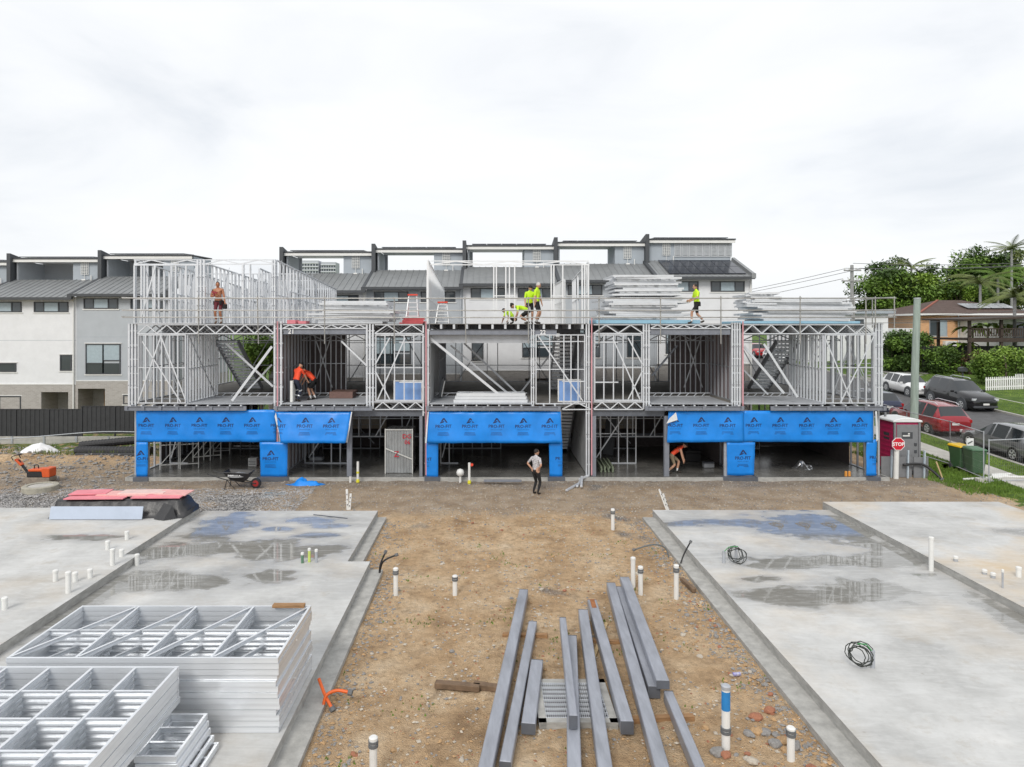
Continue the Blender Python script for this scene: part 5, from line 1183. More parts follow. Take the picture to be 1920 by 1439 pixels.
# cable coils on the slab
M_cab = mat('black_cable', (.02, .025, .02), .5, var=.1)
for (px, py, lab, n) in ((1357, 1056, 'green black cable coil looping from stubs at the far puddles', 6), (1636, 1252, 'black cable coil looping from a single grey stub', 6)):
    p = on_ground(px, py, ZA); T = thing('cable_coil', lab, 'cable', p)
    o = MB(); o.tube([p, p + Vector((0, 0, .3))], .04, 10); o.build('conduit_stub', M_gal2, T); rg = random.Random(px)
    if px < 1500: o = MB(); o.tube([p + Vector((.35, .1, 0)), p + Vector((.35, .1, .3))], .035, 10); o.build('conduit_stub', M_gal2, T)
    sx = .45 if px < 1500 else -.33
    for k in range(n):
        r1, r2 = rg.uniform(.13, .23), rg.uniform(.09, .19); cx, cz = sx * .75 + rg.uniform(-.06, .06), .22 + rg.uniform(-.05, .05); tl = rg.uniform(-.5, .5)
        o = MB(); pts = [p + Vector((cx + r1 * math.cos(a) * (1.1 if k % 2 else .8), .1 * math.sin(a + tl) + rg.uniform(-.04, .04), max(.012, cz + r2 * math.sin(a)))) for a in [2 * math.pi * j / 18 for j in range(18)]]; o.tube(pts, .009, 5, closed=True); o.build('loop', M_cab, T)
    o = MB(); o.tube([p + Vector((0, 0, .28)), p + Vector((sx * .3, .02, .4)), p + Vector((sx * .8, 0, .42))], .012, 5); o.build('tail', mat('green_wire', (.05, .25, .08), .5), T)
# conduits rising from the dirt
def hose(name, pts, r, m, lab, cat='conduit', tip=True):
    T = thing(name, lab, cat, pts[0]); P = [Vector(q) for q in pts]; out = []
    for i in range(len(P) - 1):
        a, b_, c, d = P[max(0, i - 1)], P[i], P[i + 1], P[min(len(P) - 1, i + 2)]
        for t in [k / 5 for k in range(5)]: out.append(.5 * ((2 * b_) + (c - a) * t + (2 * a - 5 * b_ + 4 * c - d) * t * t + (3 * b_ - a - 3 * c + d) * t ** 3))
    out.append(P[-1]); o = MB(); o.tube(out, r, 8); o.build('hose', m, T, sm=True)
    if tip: o = MB(); d = (out[-1] - out[-2]).normalized(); o.tube([out[-1] - d * .01, out[-1] + d * .06], r * 1.9, 8); o.build('tip', M_clamp, T)
    return T
M_cond = mat('black_conduit', (.018, .018, .02), .5, var=.1); M_ora = mat('orange_conduit', (.75, .13, .02), .45, var=.06)
g = lambda px, py, z=0.: on_ground(px, py) + Vector((0, 0, z))
hose('conduit', [g(711, 1082), g(713, 1082, .3), g(722, 1082, .6)], .022, M_cond, 'short black conduit bending up beside the slab step'); hose('conduit', [g(711, 1082), g(718, 1080, .35), g(742, 1080, .52)], .022, M_cond, 'longer black conduit arching over beside the slab step')
hose('conduit', [g(1254, 1048), g(1248, 1046, .25), g(1225, 1046, .36), g(1190, 1046, .22)], .022, mat('grey_conduit', (.12, .13, .13), .5), 'grey conduit arching over the dirt towards the pipes'); hose('conduit', [g(1274, 1064), g(1282, 1062, .3), g(1294, 1062, .62)], .02, M_cond, 'thin black conduit with red tip at the slab footing')
hose('orange_conduit', [(-2.85, 11.5, .36), (-2.7, 11.3, .2), (-2.55, 11.15, .06)], .028, M_ora, 'orange conduit poking out beside the tall frame stack'); hose('orange_conduit', [(-2.7, 11.2, .08), (-2.66, 11.25, .22), (-2.5, 11.3, .27), (-2.3, 11.28, .25)], .026, M_ora, 'orange conduit elbow with grey end beside the slab footing')
p = on_ground(1381, 1269, 0); T = thing('drink_can', 'crushed blue and white drink can on the dirt', 'can', p); o = MB(); o.tube([p + Vector((-.07, 0, .04)), p + Vector((-.035, 0, .04)), p + Vector((.0, 0, .04)), p + Vector((.07, .02, .04))], [.033, .034, .033, .034], 12); o.build('can_body', mat('can_print', (.12, .10, .5), .3, .5, col2=(.75, .75, .8), scale=14), T); o = MB(); o.tube([p + Vector((.07, .02, .04)), p + Vector((.078, .02, .04))], .03, 12); o.build('can_end', M_gal, T)
# emblem marks stencilled on the slab
for i, px in enumerate((1458, 1508, 1556)):
    p = on_ground(px, 985, ZA + .004); o = MB(); 
    for ring in ((.20, .16), (.11, .08)):
        po = [(-1, .8), (0, 1.), (1, .8), (.85, -.2), (0, -1.), (-.85, -.2)]
        vs = [p + Vector((a * ring[0], b_ * ring[0] * 1.3, 0)) for a, b_ in po] + [p + Vector((a * ring[1], b_ * ring[1] * 1.3, 0)) for a, b_ in po]; o.add(vs, [(k, (k + 1) % 6, (k + 1) % 6 + 6, k + 6) for k in range(6)])
    q = o.build('stencil_mark', mat('stencil_brown', (.22, .18, .13), .5), sA, fix=False)

# ------------------------------------------------------------------ the covered stack with pink boards
T = thing('covered_stack', 'black plastic covered stack on the raised slab', 'covered stack', (-11.2, 21.4, ZB))
M_tarp = mat('black_plastic_film', (.03, .03, .032), .38, var=.2, scale=3, bump=.5, bscale=7)
vs, fs = [], []; X0_, X1_, Ya, Yb_, Hh = -13.4, -9.25, 20.85, 21.9, .5; nn, mm_ = 60, 18
prof = [(0, -.10, 0), (.08, -.03, .12), (.1, 0, .46), (.14, .04, .5), (.86, -.04, .5), (.9, 0, .46), (.95, .06, .1), (1, .12, 0)]
for i in range(nn + 1):
    s = i / nn; x = X0_ + (X1_ - X0_) * s; endf = smooth(0, .03, s) * (1 - smooth(.93, 1., s) * .65)
    for j, (t, dy, z) in enumerate(prof):
        y = Ya + (Yb_ - Ya) * t + dy; k = .05 * fbm(x, y + z, 4., 2.2, 3); vs.append((x + .05 * nz(x, z, 2., 3.), y + k, ZB + .004 + max(0, z * endf + (k * .6 if z > .05 else 0))))
nP = len(prof)
for i in range(nn):
    for j in range(nP - 1): a = i * nP + j; fs.append((a, a + 1, a + nP + 1, a + nP))
fs.append(tuple(range(nP))); fs.append(tuple(nn * nP + j for j in range(nP - 1, -1, -1)))
o = MB(); o.add(vs, fs); o.build('plastic_cover', M_tarp, T, sm=True)
o = MB(); v0 = [(-9.9, 20.86, ZB + .45), (-9.6, 20.75, ZB + .4), (-9.75, 20.5, ZB + .02), (-10.1, 20.62, ZB + .02), (-9.45, 20.7, ZB + .02)]; o.add(v0, [(0, 1, 2, 3), (1, 4, 2)]); o.build('loose_flap', M_tarp, T, fix=False)
for i, (a, c, y, dz, rz, lt) in enumerate(((-13.0, -11.2, 21.2, .0, .03, 0), (-12.2, -10.6, 21.5, .03, -.04, 1), (-11.0, -9.5, 21.3, .02, .02, 0), (-11.6, -10.2, 21.65, .05, .05, 2), (-13.1, -12.0, 21.6, .05, .12, 0), (-10.4, -9.4, 21.55, .045, -.06, 1))):
    o = MB(); o.box(((a + c) / 2, y, ZB + .55 + dz), (c - a, .6, .03), Matrix.Rotation(rz, 3, 'Z') @ Matrix.Rotation(.03 * (i % 3 - 1), 3, 'X')); tag(o.build('pink_board', (M_pinkb, mat('pale_pink_board', (.72, .38, .36), .7, var=.1), mat('faded_pink_board', (.72, .52, .48), .7, var=.1))[lt]), ('wide crimson board lying at the plain end of the covered stack', 'pale pink board overlapping the wide crimson board', 'crimson board lying near the loose flap of the cover', 'faded cream pink board on top of the others', 'small crimson board skewed at the back of the covered stack', 'small pale pink board at the flap end of the covered stack')[i], 'board', 'pink boards on the covered stack')
o = MB(); o.bar((-13.25, 20.66, ZB + .2), (-10.45, 20.66, ZB + .2), .025, .38, up=(0, .25, 1)); tag(o.build('grey_panel', mat('pale_blue_grey_sheet', (.42, .48, .58), .5, var=.06, scale=2)), 'long pale blue grey sheet leaning on the black covered stack', 'panel')

# ------------------------------------------------------------------ left side of the site
p = on_ground(74, 906); px_ = p.x; T = thing('plate_compactor', 'orange and black plate compactor with raised handle', 'compactor', p)
M_eng = mat('machine_black', (.02, .02, .022), .5, var=.15); M_orange = mat('machine_orange', (.62, .095, .02), .45, var=.08); M_mud = mat('muddy_steel', (.24, .20, .16), .8, var=.3, scale=8)
def P_(dx, dy, dz): return p + Vector((dx, dy, dz))
o = MB(); o.prism([(px_ - .52, p.z + .1), (px_ - .42, p.z), (px_ + .42, p.z), (px_ + .55, p.z + .12), (px_ + .55, p.z + .26), (px_ - .52, p.z + .26)], p.y - .25, p.y + .25); o.build('base_plate', M_mud, T, bevel=.015)
o = MB(); o.b2(P_(-.40, -.2, .262), P_(.3, .2, .5)); o.build('engine', M_eng, T, bevel=.03)
o = MB(); o.prism([(px_ - .33, p.z + .58), (px_ - .3, p.z + .5), (px_ + .22, p.z + .5), (px_ + .25, p.z + .27), (px_ + .54, p.z + .27), (px_ + .54, p.z + .62), (px_ + .3, p.z + .64), (px_ + .2, p.z + .6)], p.y - .23, p.y + .23); o.build('cowling', M_orange, T, bevel=.02)
o = MB(); o.tube([P_(-.2, 0, .58), P_(-.2, 0, .7), P_(-.1, 0, .74), P_(-.04, 0, .7), P_(-.04, 0, .58)], .022, 8); o.build('lifting_eye', M_eng, T)
o = MB(); o.bar(P_(-.42, 0, .36), P_(-.85, 0, .92), .07, .07); o.build('handle_arm', M_eng, T); o = MB(); o.bar(P_(-.68, 0, .72), P_(-.93, 0, .96), .2, .08); o.build('control_head', M_orange, T, bevel=.015)
o = MB(); o.tube([P_(-.9, -.22, .95), P_(-.98, -.22, 1.08), P_(-.85, -.22, 1.14), P_(-.85, .22, 1.14), P_(-.98, .22, 1.08), P_(-.9, .22, .95)], .018, 8); o.build('handle_bar', M_eng, T); o = MB(); o.bar(P_(-.95, 0, .98), P_(-1.1, 0, 1.12), .03, .03); o.build('throttle_lever', mat('cream_plastic', (.6, .55, .4), .5), T)
p = on_ground(76, 920); T = thing('concrete_ring', 'round concrete manhole ring half sunk in the gravel', 'concrete ring', p); o = MB(); o.lathe(p - Vector((0, 0, .15)), [(.62, 0), (.62, .34), (.60, .36), (.45, .36), (.44, .34)], 32, caps=False); o.build('ring', mat('ring_concrete', (.36, .34, .28), .9, var=.15, bump=.3), T, sm=False); o = MB(); o.lathe(p + Vector((0, 0, .17)), [(.01, 0), (.45, .01)], 24, caps=False); o.build('lid', M_path, T)
def heap(name, c, rx, ry, h, m, lab, cat, seed, amp=.25, mats2=None):
    vs, fs = [], []; nn = 36; mmr = 9
    for j in range(mmr + 1):
        t = j / mmr
        for i in range(nn):
            a = 2 * math.pi * i / nn; k = 1 + .28 * nz(math.cos(a) * 2, math.sin(a) * 2, seed, 1.); r_ = (1 - t) * k; x, y = r_ * math.cos(a) * rx, r_ * math.sin(a) * ry
            vs.append((c[0] + x, c[1] + y, c[2] + h * (1 - (1 - t) ** 1.7) * (1 + amp * fbm(x, y, seed, 2.5, 3)) * (1 if j else 0) + (.01)))
    for j in range(mmr):
        for i in range(nn): fs.append((j * nn + i, j * nn + (i + 1) % nn, (j + 1) * nn + (i + 1) % nn, (j + 1) * nn + i))
    o = MB(); o.add(vs, fs); return tag(o.build(name, m, sm=True), lab, cat)
heap('white_sheet', on_ground(72, 851), 1.0, .6, .5, mat('white_sheet_plastic', (.75, .75, .76), .5, var=.05, bump=.6, bscale=6), 'crumpled white plastic sheet thrown over a heap', 'sheet', 3.)
heap('dirt_heap', on_ground(10, 866), 1.6, .8, .32, g_site, 'low heap of rubble and soil beside the white sheet', 'heap', 5.)
heap('blue_scrap', on_ground(573, 909), .8, .28, .16, M_wrap, 'crumpled scrap of blue wrap lying on the gravel', 'scrap', 8., 2.2)
heap('foil_blanket', at(1505, 884, 29.5), .55, .4, .42, mat('silver_foil', (.75, .76, .78), .15, .9, var=.3, scale=8, bump=.9, bscale=9), 'crumpled silver foil blanket on the garage floor', 'foil', 11., .7)
M_corr = mat('black_corrugated_plastic', (.02, .02, .022), .5, var=.15)
for (x0, y0, z0_, x1, y1, z1_, r_, lab) in ((-19.9, 33.0, .27, -16.2, 32.9, .27, .24, 'thick black corrugated drain pipe lying by the fence'), (-20.0, 33.5, .45, -15.6, 33.6, .85, .2, 'black drain pipe resting at a slope on the thick one'), (-19.6, 32.5, .15, -16.2, 32.5, .16, .13, 'thinner black pipe along the thick one')):
    a = Vector((x0, y0, z0_)); b_ = Vector((x1, y1, z1_)); n_ = int((b_ - a).length / .04); o = MB(); o.tube([a.lerp(b_, i / n_) for i in range(n_ + 1)], [r_ * (1. if (i // 2) % 2 else .93) for i in range(n_ + 1)], 14); tag(o.build('drain_pipe', M_corr), lab, 'pipe')
for (a, b_, r_, m_, lab) in (((148, 856), (202, 850), .07, M_pvc, 'white pipe lying in front of the drain pipes'), ((214, 855), (249, 850), .08, mat('red_pipe', (.5, .03, .05), .5), 'red pipe lying in front of the drain pipes'), ((250, 850), (262, 851), .07, M_pvc, 'short white pipe at the red pipe end')):
    o = MB(); o.tube([on_ground(*a) + Vector((0, 0, r_)), on_ground(*b_) + Vector((0, 0, r_))], r_, 12); tag(o.build('loose_pipe', m_), lab, 'pipe')
hose('site_hose', [(-34, 34.6, .75), (-28, 34.8, .42), (-24, 35.2, .55), (-20, 35.6, .8), (-16, 35.4, .72)], .025, M_gal2, 'grey hose draped along the sleeper wall', 'hose', False)
# wheelbarrow
p = on_ground(450, 916); T = thing('wheelbarrow', 'black wheelbarrow with red wheel standing by the garage', 'wheelbarrow', p); Q = lambda dx, dy, dz: p + Vector((dx, dy, dz)); o = MB()
vt = [Q(-.55, -.32, .68), Q(.45, -.32, .64), Q(.45, .32, .64), Q(-.55, .32, .68)]; vb = [Q(-.3, -.2, .36), Q(.22, -.2, .30), Q(.22, .2, .30), Q(-.3, .2, .36)]; o.add(vt + vb, [(0, 1, 5, 4), (1, 2, 6, 5), (2, 3, 7, 6), (3, 0, 4, 7), (4, 5, 6, 7)]); o.build('tray', M_eng, T, fix=False); o = MB(); o.tube([vt[0], vt[1], vt[2], vt[3]], .018, 6, closed=True); o.build('tray_rim', M_eng, T)
o = MB(); o.lathe(Q(-.05, 0, .56), [(.01, .08), (.3, .0), (.42, -.06)], 14, caps=False); o.build('load', mat('wet_gravel', (.25, .25, .25), .6, var=.4, scale=30), T)
for s in (-1, 1):
    o = MB(); o.tube([Q(-1.15, s * .3, .62), Q(-.5, s * .26, .4), Q(.62, s * .06, .2)], .02, 8); o.build('handle', M_eng, T); o = MB(); o.tube([Q(-.42, s * .24, .38), Q(-.5, s * .28, .0)], .016, 8); o.tube([Q(-.42, s * .24, .38), Q(-.1, s * .26, .02)], .014, 8); o.build('leg', M_eng, T)
o = MB(); o.lathe(Q(.62, 0, .2), [(.12, -.05), (.2, -.045), (.205, 0), (.2, .045), (.12, .05)], 20, 'y'); wl = o.build('wheel', M_eng, T); o = MB(); o.lathe(Q(.62, 0, .2), [(.12, -.056), (.03, -.062)], 16, 'y', caps=False); o.lathe(Q(.62, 0, .2), [(.12, .056), (.03, .062)], 16, 'y', caps=False); q = o.build('hub', mat('red_rim', (.3, .02, .02), .5), T); q.parent = wl
sign_text('SHERLOCK', .1, Q(-.12, -.292, .53), M_paintw, T, 'lettering')
o = MB(); pp = [on_ground(a, b_, .012) for a, b_ in ((498, 923), (541, 923), (527, 934), (483, 934))]; o.add(pp + [x - Vector((0, 0, .02)) for x in pp], [(0, 1, 2, 3), (0, 4, 5, 1), (1, 5, 6, 2), (2, 6, 7, 3), (3, 7, 4, 0)]); tag(o.build('ground_sheet', mat('grey_sheet', (.22, .25, .26), .7, var=.1)), 'flat grey sheet lying on the gravel near the wheelbarrow', 'sheet')
# garage contents
T = thing('mobile_scaffold', 'folded white tube scaffold frames inside the first garage', 'scaffold', at(360, 890, 30)); M_wt = mat('scuffed_white_tube', (.6, .6, .58), .5, .2, var=.15)
for k, (pxx, yy_) in enumerate(((300, 29.2), (338, 29.4), (362, 31.), (382, 31.3), (400, 32.5))):
    x = (pxx - VX) * yy_ / F; o = MB()
    for dx in (0, .85): o.tube([(x + dx * .8, yy_ + dx * .3, Z0), (x + dx * .8, yy_ + dx * .3, 2.35)], .024, 8)
    for z in (.35, 1.2, 2.2): o.tube([(x, yy_, z), (x + .68, yy_ + .255, z)], .02, 8)
    o.tube([(x, yy_, .35), (x + .68, yy_ + .255, 1.2)], .018, 6); o.build('end_frame', M_wt, T)
T = thing('wrapped_pallet', 'tall plastic wrapped bundle of panels with red marker writing', 'wrapped bundle', at(748, 888, 28.6)); x0, x1 = (723 - VX) * 28.5 / F, (773 - VX) * 28.5 / F
o = MB(); nlay = 9
for i in range(nlay): a = x0 + (x1 - x0) * i / nlay; o.b2((a + .006, 28.55, Z0 + .02), (a + (x1 - x0) / nlay - .006, 29.5, 1.98 - .03 * (i % 2)))
o.build('panel_bundle', mat('wrapped_panel_grey', (.22, .23, .235), .35, .2, var=.35, scale=5, stretch=(1, 1, .4)), T)
mw_ = mat('stretch_wrap', (.75, .77, .78), .12, var=.1, scale=4, bump=.5, bscale=8, alpha=.16); o = MB(); o.b2((x0 - .02, 28.5, Z0 + .03), (x1 + .02, 29.55, 1.99)); o.build('stretch_wrap', mw_, T)
o = MB()
for x in (x0 - .01, x1 + .01): o.b2((x - .02, 28.47, Z0 + .004), (x + .02, 28.5, 2.02))
o.bar((x0, 28.475, 1.2), (x1, 28.475, .75), .02, .05); o.b2((x0, 28.475, 1.96), (x1, 28.498, 2.0)); o.build('edge_strap', M_wt, T)
M_redm = mat('red_marker', (.45, .02, .04), .7, var=0); sign_text('DG', .26, (x1 - .22, 28.465, 1.62), M_redm, T, 'marker_writing'); sign_text('06', .24, (x1 - .2, 28.465, 1.38), M_redm, T, 'marker_writing'); sign_text('Z', .34, ((x0 + x1) / 2 - .1, 28.465, .85), M_redm, T, 'marker_writing')
rg = random.Random(3); G4 = 'green grey lengths bundled on the garage floor'
for k in range(12):
    a = at(1117 + 7 * (k % 4), 862 - 2 * (k // 4), 30.5); o = MB(); c_ = at(1128 + 7 * (k % 4) + rg.uniform(-1, 1), 890 - 3 * (k // 4), 28.6); a.z = c_.z = Z0 + .06 + .085 * (k // 4); o.bar(a, c_, .07, .08); tag(o.build('green_length', mat('olive_green_timber', (.16, .19, .13), .7, var=.2)), 'olive green length in the bundle inside the dark garage', 'timber', G4)
for px, lab in ((1586, 'short orange tube standing at the garage edge'), (1592.5, 'orange tube beside its twin at the garage edge')):
    p = on_ground(px, 893, Z0); o = MB(); o.lathe(p, [(.05, 0), (.055, .01), (.05, .18), (.035, .2)], 12); tag(o.build('sealant_tube', mat('orange_tube', (.65, .28, .05), .5), sm=False), lab, 'tube')
p = on_ground(968, 903, .0); o = MB(); o.bar(at(907, 902, 27.3), at(978, 902, 27.2), .1, .09); tag(o.build('steel_offcut', M_dark2, bevel=.01), 'dark steel channel lying at the garage edge', 'steel')
for i, (a, b_) in enumerate((((1062, 923), (1085, 912)), ((1082, 917), (1092, 903)), ((1086, 905), (1104, 901)), ((1090, 920), (1091, 906)))):
    o = MB(); A, B_ = on_ground(*a), on_ground(*b_); o.bar(A + Vector((0, 0, .06 + .03 * i)), B_ + Vector((0, 0, .1 + .05 * i)), .09, .07); tag(o.build('steel_offcut', M_gal, bevel=.008), ('long', 'bent', 'slanting', 'upright')[i] + ' galvanised offcut in the little heap by the stair opening', 'steel')
for px, dx, lab in ((652, 0, 'white'), (1246, 0, 'right')):
    for k in range(2):
        A = on_ground(px + 3 * k + (6 if px > 1000 else 0), 956); B_ = A + Vector((-.05 + .08 * k - (.22 if px > 1000 else 0), .1, .68 - .15 * k)); T = thing('white_stake', ('taller' if k == 0 else 'shorter') + ' white drilled stake at the far corner of the ' + ('wet slab with the frames' if px < 1000 else 'slab with cable coils'), 'stake', A); o = MB(); o.bar(A - Vector((0, 0, .1)), B_, .07, .05); o.build('stake_body', M_pvc, T)
        o = MB()
        for j in range(3): c = A.lerp(B_, .25 + .25 * j) + Vector((0, -.03, 0)); o.box(c, (.025, .02, .04))
        o.build('hole', M_char, T)
o = MB(); o.bar(on_ground(588, 966, ZA) + Vector((0, 0, .01)), on_ground(651, 973, ZA) + Vector((0, 0, .01)), .04, .02); tag(o.build('steel_rod', M_dark), 'thin dark steel rod lying on the wet slab', 'rod')
# clutter inside the garages
x = (473 - VX) * 30.0 / F; T = thing('carton', 'white carton printed with dark stripes beside the wrapped pier', 'carton', (x, 30, Z0)); o = MB(); o.b2((x - .18, 30., Z0 + .006), (x + .18, 30.35, Z0 + .34)); o.build('box', M_pvc, T, bevel=.008)
for k in range(4): o = MB(); o.b2((x - .15 + .02 * (k % 2), 29.994, Z0 + .06 + .065 * k), (x + .15, 29.998, Z0 + .09 + .065 * k)); o.build('printed_stripe', M_char, T)
o = MB(); o.bar((5.72, 32.6, Z0 + .02), (5.95, 32.75, 2.1), .5, .06, up=(0, 1, 0)); tag(o.build('dark_leaning_sheet', M_char), 'narrow dark sheet leaning at the back of the dark garage', 'sheet')
for px, y, sz, c, lab in ((500, 30.2, (.5, .3, .3), 'red', 'red tool box behind the wrapped pier'), (592, 31.2, (.6, .4, .2), 'grey', 'low grey case by the stud wall in the second bay'), (1300, 31, (.7, .5, .5), 'black', 'black machine box deep in the garage beside the stooping worker'), (1330, 29.6, (.45, .3, .25), 'grey', 'small grey tool case near the wrapped pier')):
    x = (px - VX) * y / F; T = thing('tool_box', lab, 'tool box', (x, y, Z0)); o = MB(); o.b2((x - sz[0] / 2, y, Z0 + .006), (x + sz[0] / 2, y + sz[1], Z0 + sz[2] * .75)); o.build('case', {'red': M_ored, 'grey': M_gal2, 'black': M_eng}[c], T, bevel=.02); o = MB(); o.b2((x - sz[0] / 2 - .01, y - .01, Z0 + sz[2] * .76), (x + sz[0] / 2 + .01, y + sz[1] + .01, Z0 + sz[2])); o.build('lid', {'red': M_eng, 'grey': M_dark, 'black': M_eng}[c], T, bevel=.02); o = MB(); o.tube([(x - .1, y + sz[1] / 2, Z0 + sz[2]), (x - .1, y + sz[1] / 2, Z0 + sz[2] + .05), (x + .1, y + sz[1] / 2, Z0 + sz[2] + .05), (x + .1, y + sz[1] / 2, Z0 + sz[2])], .012, 6); o.build('handle', M_eng, T)
# big loose rocks and pebbles
def rock_mesh(seed, sub=2):
    bm = bmesh.new(); bmesh.ops.create_icosphere(bm, subdivisions=sub, radius=1)
    for v in bm.verts: v.co *= 1 + .35 * noise.noise(v.co * 1.3 + Vector((seed * 7, 0, 0))); v.co.z *= .6
    me = bpy.data.meshes.new('stone'); bm.to_mesh(me); bm.free(); return me
SM = [mat('stone_pale', (.46, .41, .34), .85, var=.25, scale=3, bump=.4), mat('stone_ochre', (.42, .27, .14), .85, var=.3, scale=3, bump=.4), mat('stone_grey', (.25, .24, .23), .85, var=.25, scale=3, bump=.4), mat('stone_red', (.33, .14, .08), .85, var=.25, bump=.3)]
rm = []
for s in range(8):
    me_ = rock_mesh(s); me_.materials.append(SM[s % 4]); rm.append(me_)
rg = random.Random(11); SL = ['pale cream stone lying loose on the dirt', 'ochre stone lying loose on the dirt', 'dark grey stone lying loose on the dirt', 'brick red stone lying loose on the dirt']
def clear(x, y): return -2.6 < x < 4.95 and not any(min(p[0], q[0]) - .25 < x < max(p[0], q[0]) + .25 and min(p[1], q[1]) < y < max(p[1], q[1]) for p, q, *_ in BM)
big = [(1560, 1122 + 40 * k) for k in range(0)]
for k in range(120):
    if k < 34: y = 9 + 2.2 * rg.random(); x = 4.75 - abs(rg.gauss(0, .6))
    elif k < 70: u_ = rg.random(); y = 9 + 7 * u_; x = 4.9 - abs(rg.gauss(0, .55))
    else: x, y = rg.uniform(-2.5, 4.8), 9 + 13 * rg.random() ** 1.3
    if not clear(x, y): continue
    s_ = rg.uniform(.025, .06) if k > 25 else rg.uniform(.05, .11); me_ = rg.choice(rm); o = bpy.data.objects.new('stone', me_); C.objects.link(o); o.location = (x, y, gh(x, y) + s_ * .2); o.scale = (s_ * rg.uniform(.8, 1.5), s_, s_); o.rotation_euler = (rg.uniform(-.3, .3), rg.uniform(-.3, .3), rg.uniform(0, 6)); i_ = rm.index(me_) % 4; tag(o, SL[i_], 'stone', ('pale', 'ochre', 'grey', 'red')[i_] + ' stones on the dirt')
def pebbles(name, n, fn, smin, smax, m, lab, seed):
    rg = random.Random(seed); b_ = MB(); base = [(1, 0, 0), (-.9, .2, 0), (0, 1, .1), (.1, -.9, 0), (0, 0, .8), (.1, .1, -.6)]; fc = [(0, 2, 4), (2, 1, 4), (1, 3, 4), (3, 0, 4), (2, 0, 5), (1, 2, 5), (3, 1, 5), (0, 3, 5)]
    for _ in range(n):
        x, y = fn(rg)
        if x is None: continue
        s_ = smin + (smax - smin) * rg.random() ** 2.5; a = rg.uniform(0, 6.3); ca, sa = math.cos(a), math.sin(a); k1, k2, k3 = rg.uniform(.6, 1.3), rg.uniform(.6, 1.3), rg.uniform(.5, .9); z = gh(x, y)
        b_.add([(x + (v[0] * ca * k1 - v[1] * sa * k2) * s_, y + (v[0] * sa * k1 + v[1] * ca * k2) * s_, z + v[2] * s_ * k3 + s_ * .2) for v in base], fc)
    o = b_.build(name, m, fix=False); return tag(o, lab, 'gravel', kind='stuff')
def dirt_pt(r_):
    x, y = r_.uniform(-2.6, 5.0), 8.6 + 15 * r_.random() ** 1.2; return (x, y) if (fbm(x, y, 15., .9, 3) > -.25) else (None, None)
pebbles('pebbles', 3800, dirt_pt, .006, .045, SM[0], 'pale pebbles and chips strewn over the dirt', 61); pebbles('pebbles', 3200, dirt_pt, .008, .045, SM[1], 'ochre pebbles and chips strewn over the dirt', 62); pebbles('pebbles', 2600, dirt_pt, .006, .045, SM[2], 'dark pebbles and clods strewn over the dirt', 64); pebbles('pebbles', 900, dirt_pt, .01, .035, SM[3], 'brick chips strewn over the dirt', 65)
def edge_pt(r_): y = r_.uniform(8.6, 22); s_ = r_.random() < .6; return (4.98 - abs(r_.gauss(0, .3)), y) if s_ else ((-2.62 if y < 17.4 else -3.25) + abs(r_.gauss(0, .28)), y)
pebbles('pebbles', 3000, edge_pt, .01, .05, SM[2], 'grey rubble along the slab footings', 66); pebbles('pebbles', 700, edge_pt, .01, .06, SM[1], 'ochre rubble along the slab footings', 67)
def track_pt(r_): return r_.uniform(-18, 19), r_.uniform(22.8, 27.7)
pebbles('gravel', 6000, track_pt, .012, .045, SM[2], 'grey gravel over the site track', 63); pebbles('gravel', 6000, track_pt, .012, .04, SM[0], 'pale gravel over the site track', 68)
for k in range(14):
    x = -3.08 + rg.uniform(-.004, .0); z = .35 + 1.0 * rg.random(); y = 10.3 + 1.5 * rg.random(); o = MB(); o.lathe((x + .012, y, z), [(.014, 0), (.012, .012)], 8, 'x'); tag(o.build('screw_cap', M_pvc), 'white screw cap on the end of the neat tall frame stack', 'cap', 'screw caps on the tall stack')
def left_pt(r_): return r_.uniform(-20, -6.6), 22.2 + 4.2 * r_.random()
pebbles('gravel', 16000, left_pt, .02, .05, mat('gravel_grey', (.34, .33, .325), .85, var=.35, scale=1.5), 'crushed grey gravel beside the covered stack', 69)
def lot_pt(r_): return r_.uniform(-32, -15), r_.uniform(26, 35)
pebbles('rubble', 5000, lot_pt, .02, .12, SM[2], 'rubble and clods on the vacant ground by the fence', 70)
# ------------------------------------------------------------------ portable toilet, sign, bins, temporary fence
X_, Y_ = 17.25, 29.0; zt0 = .02
T = thing('portable_toilet', 'magenta and grey portable toilet with white roof', 'portable toilet', (X_ + .55, Y_ + .55, zt0)); M_mag = mat('magenta_plastic', (.52, .018, .11), .45, var=.08); M_pgr = mat('grey_plastic', (.20, .205, .215), .5, var=.08)
o = MB(); o.b2((X_ - .02, Y_ - .02, zt0), (X_ + 1.12, Y_ + 1.12, zt0 + .12)); o.build('skid_base', M_char, T)
o = MB(); o.b2((X_, Y_ + .03, zt0 + .12), (X_ + 1.1, Y_ + 1.1, zt0 + 2.2)); o.build('cabin', M_mag, T, bevel=.02)
o = MB(); o.b2((X_ + .12, Y_ - .012, zt0 + .14), (X_ + 1.02, Y_ + .02, zt0 + 2.1)); d = o.build('door', M_pgr, T, bevel=.01)
for z in (.9, 1.2): 
    o = MB(); o.b2((X_ + .85, Y_ - .04, zt0 + z), (X_ + .95, Y_ - .013, zt0 + z + .12)); q = o.build('latch', M_char, T); q.parent = d
for i in range(6): o = MB(); o.b2((X_ + .2 + i * .11, Y_ - .025, zt0 + .3), (X_ + .26 + i * .11, Y_ - .013, zt0 + .85)); q = o.build('door_rib', M_pgr, T); q.parent = d
for xa in (X_ - .01, X_ + 1.03): o = MB(); o.b2((xa, Y_ - .03, zt0 + .12), (xa + .09, Y_ + .06, zt0 + 2.2)); o.build('corner_post', M_pgr, T, bevel=.01)
